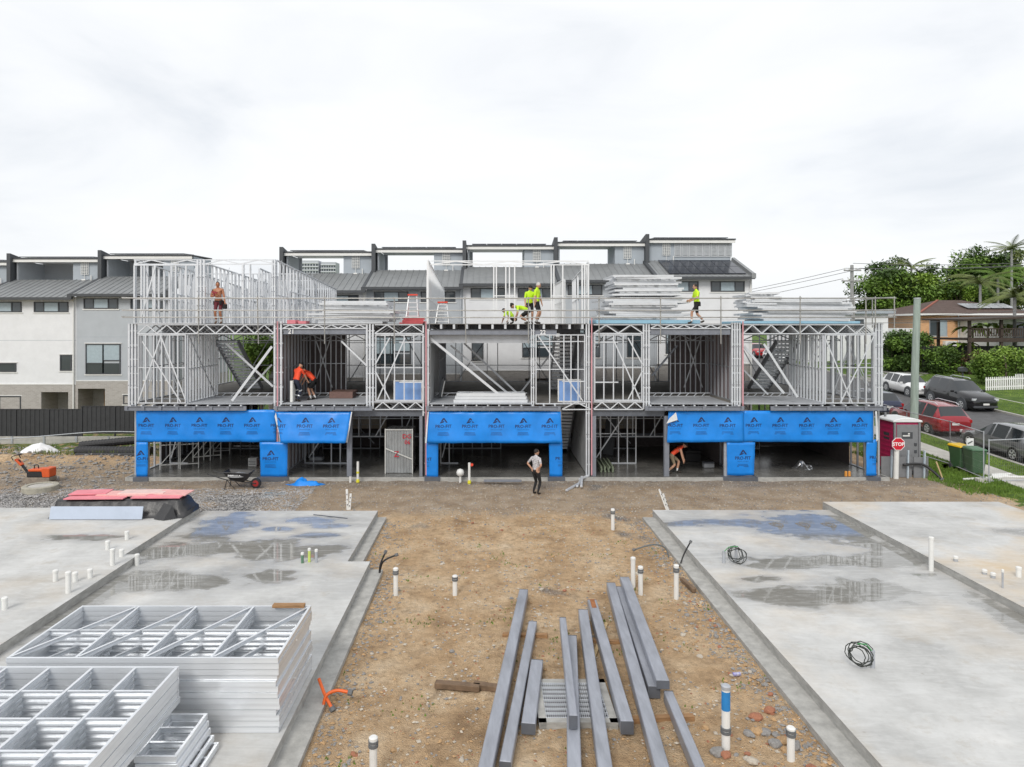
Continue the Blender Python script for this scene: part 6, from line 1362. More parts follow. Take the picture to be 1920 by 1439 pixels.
o = MB(); o.b2((X_ + .32, Y_ - .018, zt0 + 1.5), (X_ + .78, Y_ - .013, zt0 + 1.78)); q = o.build('door_sticker', M_char, T); o = MB(); o.b2((X_ + .36, Y_ - .022, zt0 + 1.6), (X_ + .66, Y_ - .019, zt0 + 1.65)); o.box((X_ + .62, Y_ - .02, zt0 + 1.71), (.08, .004, .06)); o.build('sticker_print', M_trim, T)
o = MB(); o.b2((X_ - .006, Y_ + .35, zt0 + 1.4), (X_ - .001, Y_ + .75, zt0 + 1.7)); o.build('side_sticker', M_char, T)
for i in range(9): o = MB(); o.b2((X_ - .012, Y_ + .12, zt0 + .3 + i * .2), (X_ - .001, Y_ + 1., zt0 + .36 + i * .2)); o.build('side_rib', M_mag, T)
o = MB(); o.prism([(X_ - .08, zt0 + 2.2), (X_ + 1.18, zt0 + 2.2), (X_ + 1.16, zt0 + 2.28), (X_ + .8, zt0 + 2.38), (X_ + .3, zt0 + 2.38), (X_ - .06, zt0 + 2.28)], Y_ - .08, Y_ + 1.18); o.build('roof', mat('white_plastic', (.72, .73, .74), .4, var=.04), T, bevel=.02)
o = MB(); o.tube([(X_ + .15, Y_ + .9, zt0 + 2.3), (X_ + .15, Y_ + .9, zt0 + 2.5)], .05, 10); o.build('vent_pipe', M_pgr, T)
xs, ys = (1681 - VX) * 28.2 / F, 28.2; T = thing('stop_sign', 'red STOP sign fixed to a thick white pipe post', 'sign', (xs, ys, 0)); zc = HC - (832 - VY) * 28.2 / F
o = MB(); o.tube([(xs - .03, ys, -.1), (xs, ys, zc - .2)], .1, 16); o.build('post', M_pvc, T)
M_sr = mat('sign_red', (.55, .012, .03), .4, var=.03); n8 = [(math.cos(R(22.5 + 45 * k)), math.sin(R(22.5 + 45 * k))) for k in range(8)]
o = MB(); o.prism([(xs + .28 * a, zc + .28 * b_) for a, b_ in n8], ys - .13, ys - .12); o.build('white_border', M_paintw, T); o = MB(); o.prism([(xs + .255 * a, zc + .255 * b_) for a, b_ in n8], ys - .134, ys - .131); o.build('red_face', M_sr, T)
sign_text('STOP', .2, (xs, ys - .138, zc - .07), M_paintw, T, 'lettering', bold=.006)
def bin_(px, y, m_lid, lab, h=1.05, rz=.1):
    x = (px - VX) * y / F; z0_ = gh(x, y); T = thing('wheelie_bin', lab, 'bin', (x, y, z0_), rz); Wm = WM[T.name]; Mg = mat('bin_green', (.045, .115, .05), .5, var=.08)
    def bd(o, nm, m, **k):
        o.v = [tuple(Wm @ Vector(v)) for v in o.v]; return o.build(nm, m, T, **k)
    o = MB(); o.add([(-.22, -.25, .06), (.22, -.25, .06), (.22, .25, .06), (-.22, .25, .06), (-.29, -.33, h - .1), (.29, -.33, h - .1), (.29, .36, h - .1), (-.29, .36, h - .1)], [(3, 2, 1, 0), (4, 5, 6, 7), (0, 1, 5, 4), (1, 2, 6, 5), (2, 3, 7, 6), (3, 0, 4, 7)]); bd(o, 'bin_body', Mg, bevel=.02)
    o = MB(); o.add([(-.31, -.37, h - .095), (.31, -.37, h - .095), (.31, .38, h - .095), (-.31, .38, h - .095), (-.27, -.32, h - .03), (.27, -.32, h - .03), (.27, .36, h), (-.27, .36, h)], [(3, 2, 1, 0), (4, 5, 6, 7), (0, 1, 5, 4), (1, 2, 6, 5), (2, 3, 7, 6), (3, 0, 4, 7)]); bd(o, 'lid', m_lid, bevel=.015)
    o = MB(); o.tube([(-.25, .42, h - .14), (.25, .42, h - .14)], .018, 8); bd(o, 'handle', Mg)
    for s in (-1, 1): o = MB(); o.lathe((s * .24, .26, .1), [(.1, -.03), (.1, .03)], 16, 'x'); bd(o, 'wheel', M_char)
bin_(1801, 29.0, mat('yellow_lid', (.75, .48, .01), .5, var=.05), 'green wheelie bin with yellow lid beside the footpath'); bin_(1828, 28.2, mat('dark_green_lid', (.07, .17, .09), .5, var=.05), 'all green wheelie bin in front of the yellow lidded one', 1.1, -.1)
def fence_panel(p, q, h, lab):
    p = Vector(p); q = Vector(q); T = thing('mesh_fence_panel', lab, 'temporary fence', (p + q) / 2, group='temporary mesh fence panels'); up = Vector((0, 0, 1))
    for a in (p, q): o = MB(); o.tube([a - up * .02, a + up * h], .021, 8); o.build('upright', M_gal2, T)
    for z in (.14, h - .04): o = MB(); o.tube([p + up * z, q + up * z], .019, 8); o.build('rail', M_gal2, T)
    L = (q - p).length; b_ = MB(); d = (q - p) / L
    for i in range(1, int(L / .075)): a = p + d * .075 * i; b_.bar(a + up * .15, a + up * (h - .05), .003, .003)
    for j in range(1, int(h / .3)): b_.bar(p + up * (.14 + .3 * j), q + up * (.14 + .3 * j), .003, .003)
    o = b_.build('wire_mesh', M_tube, T, fix=False); o['kind'] = 'stuff'
    for a in (p, q): o = MB(); o.box(a + up * .05, (.55, .22, .12)); o.build('concrete_foot', M_path, T)
FL = [(19.85, 42.5), (19.75, 39.0), (19.9, 35.6), (19.75, 32.2), (19.9, 29.4), (19.75, 27.2)]
LB = ['mesh fence panel farthest up the street beside the navy car', 'mesh fence panel beside the red car', 'mesh fence panel behind the toilet roof', 'mesh fence panel between toilet and footpath', 'mesh fence panel running past the bins']
for (a, c, lab) in zip(FL, FL[1:], LB): fence_panel((*a, gh(*a)), (*c, gh(*c)), 2.0, lab)
fence_panel((19.85, 27.05, .02), (22.35, 26.9, zroad(26.9)), 1.8, 'mesh fence panel turned across the footpath in front of the bins')
a = Vector((20.2, 28.6, 1.5)); T = thing('warning_sign', 'small white and yellow warning sign above the bins', 'sign', (20.2, 28.6, 0)); o = MB(); o.b2((20.05, 28.6, 1.18), (20.35, 28.62, 1.6)); o.build('plate', M_paintw, T); o = MB(); o.b2((20.05, 28.595, 1.18), (20.35, 28.599, 1.27)); o.build('yellow_band', MATS['yellow_lid'], T); o = MB(); o.bar((20.1, 28.596, 1.38), (20.3, 28.596, 1.48), .004, .05); o.build('pictogram', M_char, T); o = MB(); o.tube([(20.2, 28.63, gh(20.2, 28.6)), (20.2, 28.63, 1.6)], .015, 6); o.build('stake', M_gal2, T)
# grey barrier boards with stakes and a black hose beside the toilet
T = thing('barrier_board', 'dark grey barrier boards with pale stakes beside the toilet', 'barrier', (17.2, 28.5, 0))
for k in range(3): o = MB(); o.b2((16.45 + k * .62, 28.55 - .1 * k, .0), (17.05 + k * .62, 28.6 - .1 * k, .85)); o.build('board', M_pgr, T)
for k in range(3): o = MB(); o.bar((16.8 + k * .62, 28.45 - .1 * k, -.05), (16.83 + k * .62, 28.45 - .1 * k, 1.15), .05, .08); o.build('stake', mat('pale_blue_stake', (.45, .52, .58), .6), T)
hose('drain_hose', [(17.2, 28.3, .55), (17.9, 28.2, .6), (18.25, 28.0, .35), (18.45, 27.8, .08)], .05, M_cond, 'thick black hose with blue end curling out beside the sign', 'hose'); o = MB(); o.bar((18.6, 27.9, .0), (18.35, 27.95, .75), .05, .05); tag(o.build('leaning_stick', mat('pale_timber', (.5, .37, .2), .8)), 'pale stick leaning in the weeds by the hose', 'stick')
rg = random.Random(9)
for k in range(6): a = Vector((19.2 + rg.uniform(0, 2.2), 27.5 + rg.uniform(-.3, .5), .0)); b_ = a + Vector((rg.uniform(.6, 1.3), rg.uniform(-.2, .2), 0)); o = MB(); a.z = gh(a.x, a.y) + .05; b_.z = gh(b_.x, b_.y) + .06; o.tube([a, b_], .05, 8); tag(o.build('scrap_pipe', M_pvc), 'length of white scrap pipe in the weeds by the bins', 'pipe', 'scrap pipes in the weeds')

# ------------------------------------------------------------------ vehicles
M_tyre = mat('tyre_rubber', (.018, .018, .018), .8, var=.1); M_rim = mat('alloy_rim', (.6, .61, .62), .35, .35, var=.05); M_cgl = mat('car_glass', (.02, .024, .028), .04, 0, var=0, spec=.9)
M_hl = mat('headlamp', (.65, .68, .70), .1, .3, var=.05); M_tl = mat('tail_lamp', (.35, .01, .01), .15, 0, var=.05)
def car(x, y, rz, L, H, W, paint, lab, suv=False, rails=False, group=None):
    z0 = zroad(y) - .10; slope = math.atan(.05) if 24 < y < 80 else 0
    T = thing('car', lab, 'car', (x, y, z0), group=group); T.rotation_euler = (0, 0, rz)
    Wm = Matrix.Translation((x, y, z0)) @ Matrix.Rotation(rz, 4, 'Z'); 
    tilt = Matrix.Rotation(slope * (1 if abs(rz) < 1 else -1), 4, 'X'); T.matrix_basis = Wm @ tilt; WM[T.name] = Wm @ tilt
    mp_ = mat('paint_' + paint[0], paint[1], .22, .25, var=.03, coat=.8)
    k = L / 4.5; hs = H / 1.66; w = W / 2
    # stations from the front (-y) to the back: y, sill, half width, belt, half width top, top
    S = [(0, .42, .62, .60, .56, .64), (.05, .26, .80, .68, .72, .76), (.25, .22, .93, .80, .80, .90), (1.15, .22, .98, .93, .84, 1.02 if not suv else 1.06), (1.30, .22, .985, .95, .83, 1.08), (1.98, .22, 1., .97, .68, 1.58), (2.25, .22, 1., .97, .67, 1.63), (2.33, .22, 1., .97, .67, 1.64), (3.12, .22, 1., .98, .67, 1.655), (3.2, .22, 1., .98, .67, 1.65), (3.85, .22, .99, 1.0, .66, 1.60 if not suv else 1.64), (4.0, .24, .985, 1.0, .65, 1.57 if not suv else 1.62), (4.36, .3, .95, 1.02, .76, 1.12), (4.46, .32, .92, .98, .80, 1.03), (4.5, .4, .80, .80, .7, .84)]
    if suv: S[12] = (4.38, .3, .96, 1.03, .72, 1.2)
    rings = []
    for (yy, zb, ww, zbelt, wt, zt) in S:
        yy = yy * k - L / 2; ww *= w; wt *= w; zb *= 1.; zbelt *= hs; zt *= hs
        half = [(0, zb), (ww * .88, zb), (ww * .99, zb + .14), (ww, (zb + zbelt) * .55), (ww * .965, zbelt), (wt, zt - .05), (wt * .82, zt - .005), (0, zt)]
        rings.append([Vector((a, yy, b_)) for a, b_ in half] + [Vector((-a, yy, b_)) for a, b_ in half[-2:0:-1]])
    n = len(rings[0]); body, glass = MB(), {'windscreen': MB(), 'rear_window': MB(), 'side_window': MB()}
    V = [v for r_ in rings for v in r_]; fb = []
    gl = {'windscreen': [], 'rear_window': []}
    for i in range(len(rings) - 1):
        for j in range(n):
            f = (i * n + j, i * n + (j + 1) % n, (i + 1) * n + (j + 1) % n, (i + 1) * n + j)
            if i == 4 and j in (5, 6, 7, 8): gl['windscreen'].append(f)
            elif i == 11 and j in (5, 6, 7, 8): gl['rear_window'].append(f)
            elif j in (4, 9) and i in (4, 5, 7, 9, 10): gl.setdefault('side_window%d_%d' % (j, {4: 4, 5: 4, 7: 7, 9: 9, 10: 9}[i]), []).append(f)
            else: fb.append(f)
    fb += [tuple(range(n - 1, -1, -1)), tuple((len(rings) - 1) * n + j for j in range(n))]
    def part(o, nm, m, par=T, **kk):
        o.v = [tuple(WM[T.name] @ Vector(v)) for v in o.v]; q = o.build(nm, m, T, **kk)
        if par is not T: q.parent = par
        return q
    body.add(V, fb); bo = part(body, 'body', mp_, sm=True, fix=False)
    for nm, fl in gl.items():
        o = MB(); o.add(V, fl); used = sorted({i for f in fl for i in f}); mp2 = {a: b_ for b_, a in enumerate(used)}; o.v = [o.v[i] for i in used]; o.f = [tuple(mp2[i] for i in f) for f in o.f]; part(o, nm.split('_w')[0] + '_window' if '_w' in nm else nm, M_cgl, fix=False, sm=True)
    for yy in (-L / 2 + .86 * k, L / 2 - .84 * k):
        for s in (-1, 1):
            r_ = .335 * (1.1 if suv else 1.); cx = s * (w - .1)
            o = MB(); o.lathe((s * (w - .09), yy, r_ + .02), [(r_ + .07, -.1), (r_ + .07, .075)], 24, 'x'); part(o, 'wheel_arch', M_char)
            o = MB(); o.lathe((cx, yy, r_), [(r_ * .62, -.105), (r_ * .94, -.11), (r_, -.08), (r_, .08), (r_ * .94, .115), (r_ * .62, .11)], 24, 'x'); wh_ = part(o, 'wheel', M_tyre, sm=False)
            o = MB(); o.lathe((cx + s * .113, yy, r_), [(r_ * .62, 0), (r_ * .55, s * .004), (r_ * .5, -s * .03)], 20, 'x', caps=False)
            for q in range(5): a = 2 * math.pi * q / 5; o.bar((cx + s * .105, yy, r_), (cx + s * .105, yy + math.cos(a) * r_ * .58, r_ + math.sin(a) * r_ * .58), .07, .03, up=(1, 0, 0))
            part(o, 'rim', M_rim, wh_)
    for s in (-1, 1):
        o = MB(); o.box((s * w * .68, -L / 2 + .12, .72 * hs), (.36, .16, .14), Matrix.Rotation(-s * .35, 3, 'Z')); part(o, 'headlight', M_hl, bevel=.02)
        o = MB(); o.box((s * w * .8, L / 2 - .10, .86 * hs), (.3, .16, .17), Matrix.Rotation(s * .3, 3, 'Z')); part(o, 'tail_light', M_tl, bevel=.02)
        o = MB(); o.box((s * (w + .08), -L / 2 + 1.55 * k, 1.02 * hs), (.2, .1, .14)); part(o, 'mirror', mp_, bevel=.02)
        for yy in (2.05, 2.95): o = MB(); o.box((s * w * 1.0, -L / 2 + (yy + .35) * k, .88 * hs), (.03, .16, .03)); part(o, 'door_handle', mp_)
    o = MB(); o.box((0, -L / 2 + .04, .62 * hs), (w * .9, .08, .16)); part(o, 'grille', M_char, bevel=.01)
    o = MB(); o.b2((-w * .8, -L / 2 - .01, .28), (w * .8, -L / 2 + .12, .42)); o.b2((-w * .8, L / 2 - .1, .34), (w * .8, L / 2 + .01, .48)); part(o, 'bumper', M_char if suv else mp_, bevel=.02)
    for yy, dz in ((-L / 2 - .02, .47), (L / 2 + .008, .66 * hs)): o = MB(); o.b2((-.19, yy, dz), (.19, yy + .012, dz + .11)); part(o, 'number_plate', M_trim)
    if rails:
        for s in (-1, 1): o = MB(); o.tube([(s * w * .6, -L / 2 + 2.1 * k, 1.66 * hs), (s * w * .6, -L / 2 + 2.3 * k, 1.72 * hs), (s * w * .6, -L / 2 + 3.7 * k, 1.71 * hs), (s * w * .6, -L / 2 + 3.9 * k, 1.63 * hs)], .022, 6); part(o, 'roof_rail', M_gal)
    return T
car(31.35, 45.4, 0, 4.85, 1.85, 1.9, ('black', (.012, .012, .014)), 'black four wheel drive parked in front of the white hatchback', True, True)
car(31.4, 51.0, 0, 4.3, 1.5, 1.78, ('white', (.78, .78, .78)), 'white hatchback parked behind the black four wheel drive')
car(24.35, 37.9, math.pi, 4.65, 1.66, 1.85, ('crimson', (.30, .012, .022)), 'crimson wagon with roof rails parked beside the timber pole', False, True)
car(24.3, 43.6, math.pi, 4.6, 1.5, 1.8, ('navy', (.015, .022, .06)), 'navy sedan parked ahead of the crimson wagon')
car(24.4, 32.0, math.pi, 4.5, 1.52, 1.82, ('silver', (.19, .195, .205)), 'silver grey hatchback parked behind the mesh fence')
car(31.4, 74.0, 0, 4.3, 1.5, 1.8, ('white', (.78, .78, .78)), 'white car up the street seen through the stair frame')
car(31.5, 80.0, 0, 4.4, 1.6, 1.8, ('red', (.40, .015, .02)), 'red car up the street seen through the stair frame')
car(44.0, 61.8, -1.4, 4.9, 2.0, 1.9, ('white', (.78, .78, .78)), 'white van behind the clipped hedge', True)
# ------------------------------------------------------------------ people
SKIN = mat('skin', (.48, .27, .18), .55, var=.06); SKIN_T = mat('skin_tanned', (.40, .17, .09), .5, var=.08)
HV_Y = mat('hi_vis_yellow', (.52, .80, .02), .7, var=.08, scale=5, bump=.3, bscale=12); HV_O = mat('hi_vis_orange', (.85, .085, .03), .7, var=.08, scale=5, bump=.3, bscale=12)
NAVY = mat('navy_cloth', (.015, .02, .04), .85, var=.2); BLK = mat('black_cloth', (.012, .012, .013), .85, var=.2); MAR = mat('maroon_cloth', (.13, .02, .03), .85, var=.15); KHA = mat('khaki_cloth', (.22, .17, .11), .85, var=.15)
PAT = mat('patterned_shirt', (.12, .11, .13), .8, col2=(.72, .71, .72), scale=22); BOOT = mat('boot', (.03, .022, .016), .7); BOOTB = mat('tan_boot', (.16, .09, .05), .7); SOCK = mat('white_sock', (.7, .7, .7), .9); HAIR = mat('dark_hair', (.012, .009, .008), .7); HAIRG = mat('grey_hair', (.5, .48, .46), .7); REFL = mat('reflective_tape', (.65, .67, .68), .35, .3)
def ik(a, b, l1, l2, pole):
    a, b = Vector(a), Vector(b); d = b - a; L = min(d.length, (l1 + l2) * .999); d.normalize(); x = (l1 * l1 - l2 * l2 + L * L) / (2 * L); h = math.sqrt(max(0, l1 * l1 - x * x)); p = Vector(pole); p = (p - d * p.dot(d)).normalized(); return a + d * x + p * h, a + d * L
def person(label, loc, rz, mats, pelvis=(0, 0, .94), lean=0., twist=0., wr=None, el_pole=((.6, .8, -.2), (-.6, .8, -.2)), ank=None, knee_pole=(0, -1, .1), head_yaw=0., head_pitch=0., H=1.75, shorts=True, sleeve=.75, hat=None, hair=None, extras=(), side=0.):
    """faces -y. mats: shirt, legs, boots, skin. wr: wrist targets (left=+x, right=-x); ank: ankle targets"""
    s = H / 1.75; loc = Vector(loc); T = thing('person', label, 'person', loc, rz)
    Rt = Matrix.Rotation(twist, 3, 'Z') @ Matrix.Rotation(side, 3, 'Y') @ Matrix.Rotation(lean, 3, 'X')
    pv = Vector(pelvis); tp = lambda x, y, z: pv + Rt @ (Vector((x, y, z)) - Vector((0, 0, .94)))
    sp, ch, up_, nk = tp(0, -.01, 1.10), tp(0, -.005, 1.26), tp(0, .01, 1.40), tp(0, .0, 1.50)
    ank = ank or ((.11, .03, .085), (-.11, .03, .085)); wr = wr or ((.28, -.06, .86), (-.28, -.06, .86))
    V, Rr, E, tagb = [], [], [], []
    def vtx(p, r_, pa=None):
        V.append(Vector(p)); Rr.append(r_ if isinstance(r_, tuple) else (r_, r_))
        if pa is not None: E.append((pa, len(V) - 1))
        return len(V) - 1
    iP = vtx(pv, (.155, .115)); iS = vtx(sp, (.15, .11), iP); iC = vtx(ch, (.165, .12), iS); iU = vtx(up_, (.15, .10), iC); iN = vtx(nk, (.058, .058), iU); vtx(tp(0, -.015, 1.57), (.055, .06), iN)
    bones = [(0, 2, 'torso'), (2, 4, 'torso'), (4, 5, 'neck')]
    hands = []
    for k, sx in enumerate((1, -1)):
        sh = tp(sx * .185, 0, 1.41); e_, w_ = ik(sh, Vector(wr[k]), .29, .26, Rt @ Vector(el_pole[k])); i1 = vtx(sh, .066, iU); i2 = vtx(sh.lerp(e_, .5), .053, i1); i3 = vtx(e_, .044, i2); i4 = vtx(e_.lerp(w_, .4), .042, i3); i5 = vtx(w_, .028, i4); d = (w_ - e_).normalized(); i6 = vtx(w_ + d * .07, (.036, .022), i5); bones += [(i1, i3, 'uarm'), (i3, i5, 'farm'), (i5, i6, 'hand')]; hands.append((w_ + d * .07, d, sx))
    for k, sx in enumerate((1, -1)):
        hp = pv + Matrix.Rotation(twist, 3, 'Z') @ Vector((sx * .095, 0, -.06)); kn, an = ik(hp, Vector(ank[k]), .43, .42, knee_pole if not isinstance(knee_pole[0], tuple) else knee_pole[k]); i1 = vtx(hp, .098, iP); i2 = vtx(hp.lerp(kn, .5), .082, i1); i3 = vtx(kn, .060, i2); i4 = vtx(kn.lerp(an, .35), .058, i3); i5 = vtx(an, .040, i4)
        fwd = Vector((kn.x - (hp.x + an.x) / 2, kn.y - (hp.y + an.y) / 2, 0)); fwd = (fwd.normalized() if fwd.length > .02 else Vector((0, -1, 0))); i6 = vtx(an + fwd * .08 + Vector((0, 0, -.045)), (.045, .036), i5); i7 = vtx(an + fwd * .18 + Vector((0, 0, -.055)), (.042, .028), i6); bones += [(i1, i3, 'thigh'), (i3, i5, 'calf'), (i5, i7, 'foot')]
    me = bpy.data.meshes.new('body'); me.from_pydata([v * 1. for v in V], E, []); o = bpy.data.objects.new('body', me); C.objects.link(o)
    md = o.modifiers.new('skin', 'SKIN'); md.use_smooth_shade = True
    for i, r_ in enumerate(Rr): me.skin_vertices[0].data[i].radius = r_
    me.skin_vertices[0].data[0].use_root = True
    sb_ = o.modifiers.new('sub', 'SUBSURF'); sb_.levels = 2; sb_.render_levels = 2
    dg = bpy.context.evaluated_depsgraph_get(); m2 = bpy.data.meshes.new_from_object(o.evaluated_get(dg)); bpy.data.objects.remove(o)
    vs = [v.co.copy() for v in m2.vertices]; fs = [tuple(p.vertices) for p in m2.polygons]; mi = []
    for f in fs:
        c = sum((vs[i] for i in f), Vector()) / len(f); best = (9, None, 0)
        for (a, b_, nm) in bones:
            A, B_ = V[a], V[b_]; d = B_ - A; t = max(0, min(1, (c - A).dot(d) / d.length_squared)); q = (c - A - d * t).length
            if nm == 'torso': q -= .05
            if q < best[0]: best = (q, nm, t)
        nm, t = best[1], best[2]
        mi.append({'torso': 0, 'neck': 3, 'uarm': 0 if t < sleeve else 3, 'farm': 3, 'hand': 3, 'thigh': 1 if (t < .86 or not shorts) else 3, 'calf': (1 if t < .93 else 2) if not shorts else (3 if t < .72 else 4), 'foot': 2}[nm])
    # belt line: trousers start below the waist
    for k, f in enumerate(fs):
        if mi[k] == 0:
            c = sum((vs[i] for i in f), Vector()) / len(f)
            if (Rt.inverted() @ (c - pv)).z < .03: mi[k] = 1
    b = MB(); b.v = [tuple(v) for v in vs]; b.f = fs; b.mi = mi
    def ell(c, rx, ry, rz_, Rm, cut=None, n=14, m=9):
        vv, ff = [], []
        for j in range(m + 1):
            th = math.pi * j / m
            for i in range(n): ph = 2 * math.pi * i / n; vv.append(c + Rm @ Vector((rx * math.sin(th) * math.cos(ph), ry * math.sin(th) * math.sin(ph), rz_ * math.cos(th))))
        for j in range(m):
            for i in range(n):
                if cut and j >= cut: continue
                ff.append((j * n + i, (j + 1) * n + i, (j + 1) * n + (i + 1) % n, j * n + (i + 1) % n))
        return vv, ff
    Rh = Rt @ Matrix.Rotation(head_yaw, 3, 'Z') @ Matrix.Rotation(head_pitch, 3, 'X'); hc = nk + Rt @ Vector((0, -.01, .045)) + Rh @ Vector((0, -.02, .10))
    def put(vv, ff, k): b.cur = k; b.add(vv, ff)
    put(*ell(hc, .076, .095, .118, Rh), 3); put(*ell(hc + Rh @ Vector((0, -.03, -.065)), .052, .055, .05, Rh), 3); put(*ell(hc + Rh @ Vector((0, -.098, -.012)), .012, .02, .022, Rh, n=8, m=6), 3)
    for sx in (1, -1):
        put(*ell(hc + Rh @ Vector((sx * .078, .01, -.01)), .010, .02, .03, Rh, n=8, m=6), 3); put(*ell(hc + Rh @ Vector((sx * .03, -.088, .012)), .012, .008, .007, Rh, n=8, m=5), 5)
    put(*ell(hc + Rh @ Vector((0, -.09, -.058)), .022, .008, .006, Rh, n=8, m=5), 6)
    b.cur = 3
    for (hp, d, sx) in hands:      # four fingers and a thumb, slightly curled
        sd = d.cross(Vector((0, 1, 0)) if abs(d.y) < .8 else Vector((1, 0, 0))).normalized(); pn = sd.cross(d).normalized()
        for q, ln in enumerate((.068, .078, .073, .056)):
            a = hp + sd * (.013 * (q - 1.5) * 1.5); b.tube([a - d * .02, a + d * ln * .5 + pn * .004, a + d * ln * .85 + pn * .022], [.0095, .0088, .007], 6)
        b.tube([hp - d * .05 + sd * .028, hp - d * .015 + sd * .05 + pn * .01, hp + d * .02 + sd * .052 + pn * .02], [.011, .0095, .008], 6)
    Wm = WM[T.name]; b.v = [tuple(Wm @ (Vector(v) * s)) for v in b.v]
    lips = mat('lips', (.35, .12, .10), .6, var=0)
    body = b.build('body', [mats[0], mats[1], mats[2], mats[3], SOCK if shorts else mats[2], HAIR, lips], T, sm=True, fix=False)
    def child(vv, ff, nm, m):
        k = MB(); k.add([Wm @ (Vector(v) * s) for v in vv], ff); k.build(nm, m, T, sm=True, fix=False)
    if hair: child(*ell(hc + Rh @ Vector((0, .014, .018)), .083, .10, .118, Rh @ Matrix.Rotation(-.35, 3, 'X'), cut=5), 'hair', hair)
    if hat:
        vv, ff = ell(hc + Rh @ Vector((0, .004, .035)), .087, .106, .10, Rh, cut=5); o_ = len(vv); br = [hc + Rh @ Vector((.075 * math.cos(a), -.07 - .1 * math.sin(a) , .04)) for a in [math.pi * q / 8 for q in range(9)]]; vv = vv + br + [x + Rh @ Vector((0, 0, .012)) for x in br]; ff = ff + [tuple(range(o_, o_ + 9)), tuple(range(o_ + 17, o_ + 8, -1))]; child(vv, ff, 'cap', hat)
    for ex in extras:
        if ex == 'belt':
            vv, ff = [], []; n = 20
            for j, z in enumerate((.93, 1.0)):
                for i in range(n): a = 2 * math.pi * i / n; vv.append(pv + Rt @ Vector((.168 * math.cos(a), .13 * math.sin(a), z - .94)))
            ff = [(i, (i + 1) % n, n + (i + 1) % n, n + i) for i in range(n)]; child(vv, ff, 'tool_belt', BLK)
            for a in (.3, 2.8, -.9): k = MB(); c = pv + Rt @ Vector((.19 * math.cos(a), .15 * math.sin(a) - .02, -.06)); k.box(c, (.09, .09, .17)); k.v = [tuple(Wm @ (Vector(v) * s)) for v in k.v]; k.build('tool_pouch', BLK, T, bevel=.01)
        if ex == 'bands':
            for (a, b_, nm) in bones:
                if nm in ('thigh', 'calf'):
                    A, B_ = V[a], V[b_]; t = .9 if nm == 'thigh' else .55; p = A.lerp(B_, t); d = (B_ - A).normalized(); k = MB(); r_ = .078 if nm == 'thigh' else .066; k.tube([p - d * .025, p + d * .025], r_, 14, caps=False); k.v = [tuple(Wm @ (Vector(v) * s)) for v in k.v]; k.build('reflective_band', REFL, T)
        if ex == 'vest':
            pass
        if ex == 'nailgun':
            k = MB(); c = Vector(wr[1]) + Vector((0, -.06, .05)); k.bar(c + Vector((-.02, 0, -.05)), c + Vector((-.05, 0, .1)), .05, .06); k.bar(c + Vector((-.12, 0, .12)), c + Vector((.1, 0, .07)), .07, .07); k.v = [tuple(Wm @ (Vector(v) * s)) for v in k.v]; k.build('held_tool', mat('tool_red', (.25, .02, .03), .5), T)
        if ex == 'bag':
            k = MB(); c = Vector(wr[0]) + Vector((.0, -.03, -.12)); k.box(c, (.16, .14, .2)); k.v = [tuple(Wm @ (Vector(v) * s)) for v in k.v]; k.build('held_pouch', BLK, T, bevel=.02)
    return T
D2 = Z2 + .0
def dk_(px, y, z=D2): return ((px - VX) * y / F, y, z)
person('shirtless worker in maroon shorts with tool belt on the upper deck', dk_(410, 28.5), .05, (SKIN_T, MAR, BOOTB, SKIN_T), wr=((.30, -.10, .84), (-.06, -.24, 1.16)), el_pole=((.5, .8, -.1), (-1, .4, -.3)), head_yaw=.25, head_pitch=.15, hair=HAIR, extras=('belt', 'nailgun', 'bag'), side=-.05, H=1.74)
person('worker in orange shirt and navy trousers with reflective bands, back turned', dk_(557, 28.62, Z1 + .013), math.pi - .5, (HV_O, NAVY, BOOT, SKIN), lean=.38, pelvis=(0, .08, .90), wr=((.25, -.42, .78), (-.22, -.45, .80)), hat=BLK, shorts=False, head_pitch=.3, extras=('bands',), ank=((.16, .0, .085), (-.15, .14, .085)), H=1.72)
person('worker in orange shirt and black shorts bending forward beside the panel', dk_(583, 29.3, Z1 + .013), -math.pi / 2 - .15, (HV_O, BLK, BOOT, SKIN), lean=.85, pelvis=(0, .18, .88), wr=((.18, -.52, .62), (-.18, -.5, .6)), hair=HAIR, hat=None, head_pitch=.1, ank=((.12, .05, .085), (-.12, .16, .085)), H=1.72)
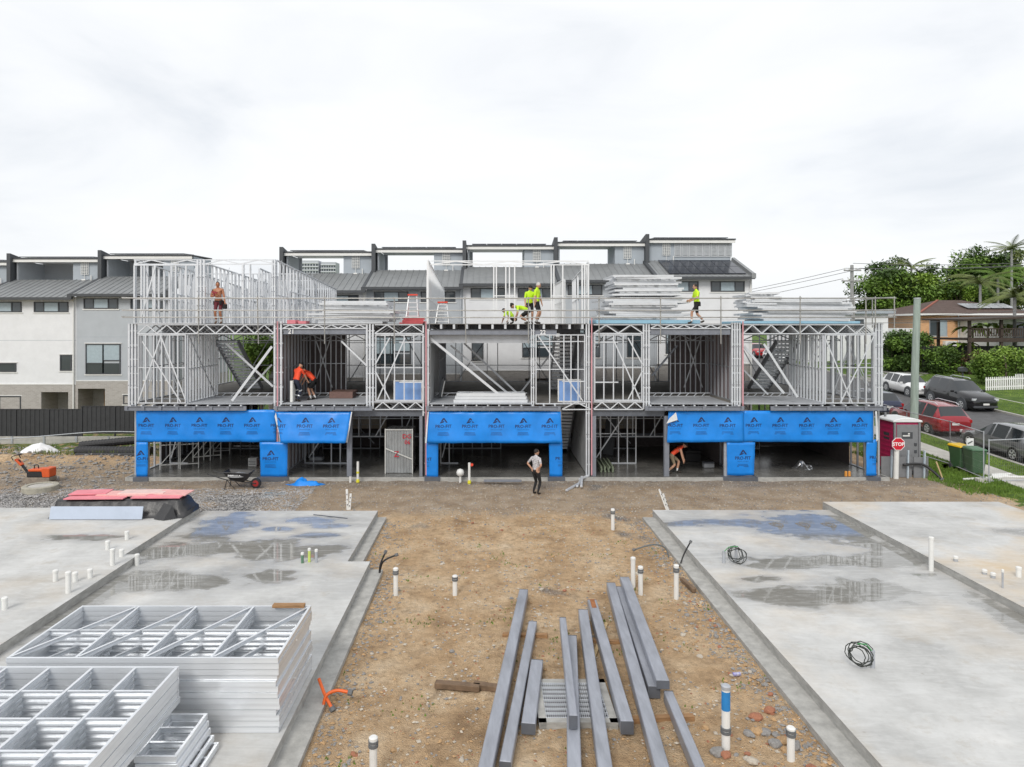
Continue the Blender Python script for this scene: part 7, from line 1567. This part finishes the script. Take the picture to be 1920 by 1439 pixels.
person('worker in yellow shirt and dark cap facing out over the rail', dk_(993, 28.9), .15, (HV_Y, BLK, BOOT, SKIN), lean=.15, wr=((.2, -.2, .84), (-.24, -.2, .88)), hat=BLK, head_yaw=.5, H=1.62)
person('grey-haired worker in yellow shirt and black shorts standing side-on', dk_(1006, 28.6), 1.15, (HV_Y, BLK, BOOT, SKIN), lean=.05, wr=((.26, -.15, .86), (-.26, -.02, .84)), hair=HAIRG, head_pitch=.25, H=1.72)
person('worker in yellow shirt bending low over the deck', dk_(986, 28.75), -math.pi / 2, (HV_Y, BLK, BOOT, SKIN), lean=1.35, pelvis=(0, .12, .60), wr=((.2, -.46, .22), (-.2, -.42, .2)), hair=HAIR, hat=None, ank=((.15, .1, .085), (-.15, .18, .085)), head_pitch=-.3)
person('worker in yellow shirt crouched down with only his back showing', dk_(958, 29.4), -2.2, (HV_Y, BLK, BOOT, SKIN), lean=.9, pelvis=(0, .2, .26), wr=((.2, -.35, .12), (-.2, -.35, .12)), hair=HAIR, ank=((.14, -.02, .085), (-.14, .05, .085)), head_pitch=.5, H=1.6)
person('worker in yellow shirt and tool belt striding along the deck', dk_(1307, 28.45), -math.pi / 2 + .1, (HV_Y, BLK, BOOT, SKIN), lean=.08, wr=((.22, -.34, 1.0), (-.22, -.3, 1.02)), ank=((.09, -.28, .09), (-.09, .36, .13)), pelvis=(0, 0, .90), hair=HAIR, extras=('belt',), H=1.68)
person('worker in orange vest and khaki shorts stooping in the open garage', dk_(1264, 28.55, Z0 + .005), math.pi / 2 - .25, (HV_O, KHA, BOOT, SKIN), lean=.95, pelvis=(0, .12, .84), wr=((.18, -.46, .45), (-.16, -.4, .5)), hat=BLK, head_pitch=-.2, sleeve=.1, ank=((.13, -.12, .085), (-.13, .28, .085)), H=1.68)
p = on_ground(1005, 927)
person('man in white patterned shirt and black trousers, hands on hips', (p.x, p.y, gh(p.x, p.y)), math.pi - .75, (PAT, BLK, BOOT, SKIN), wr=((.17, .06, 1.0), (-.17, .06, 1.0)), el_pole=((1, .5, 0), (-1, .5, 0)), hair=HAIR, head_yaw=-.5, shorts=False, sleeve=.8, H=1.68)
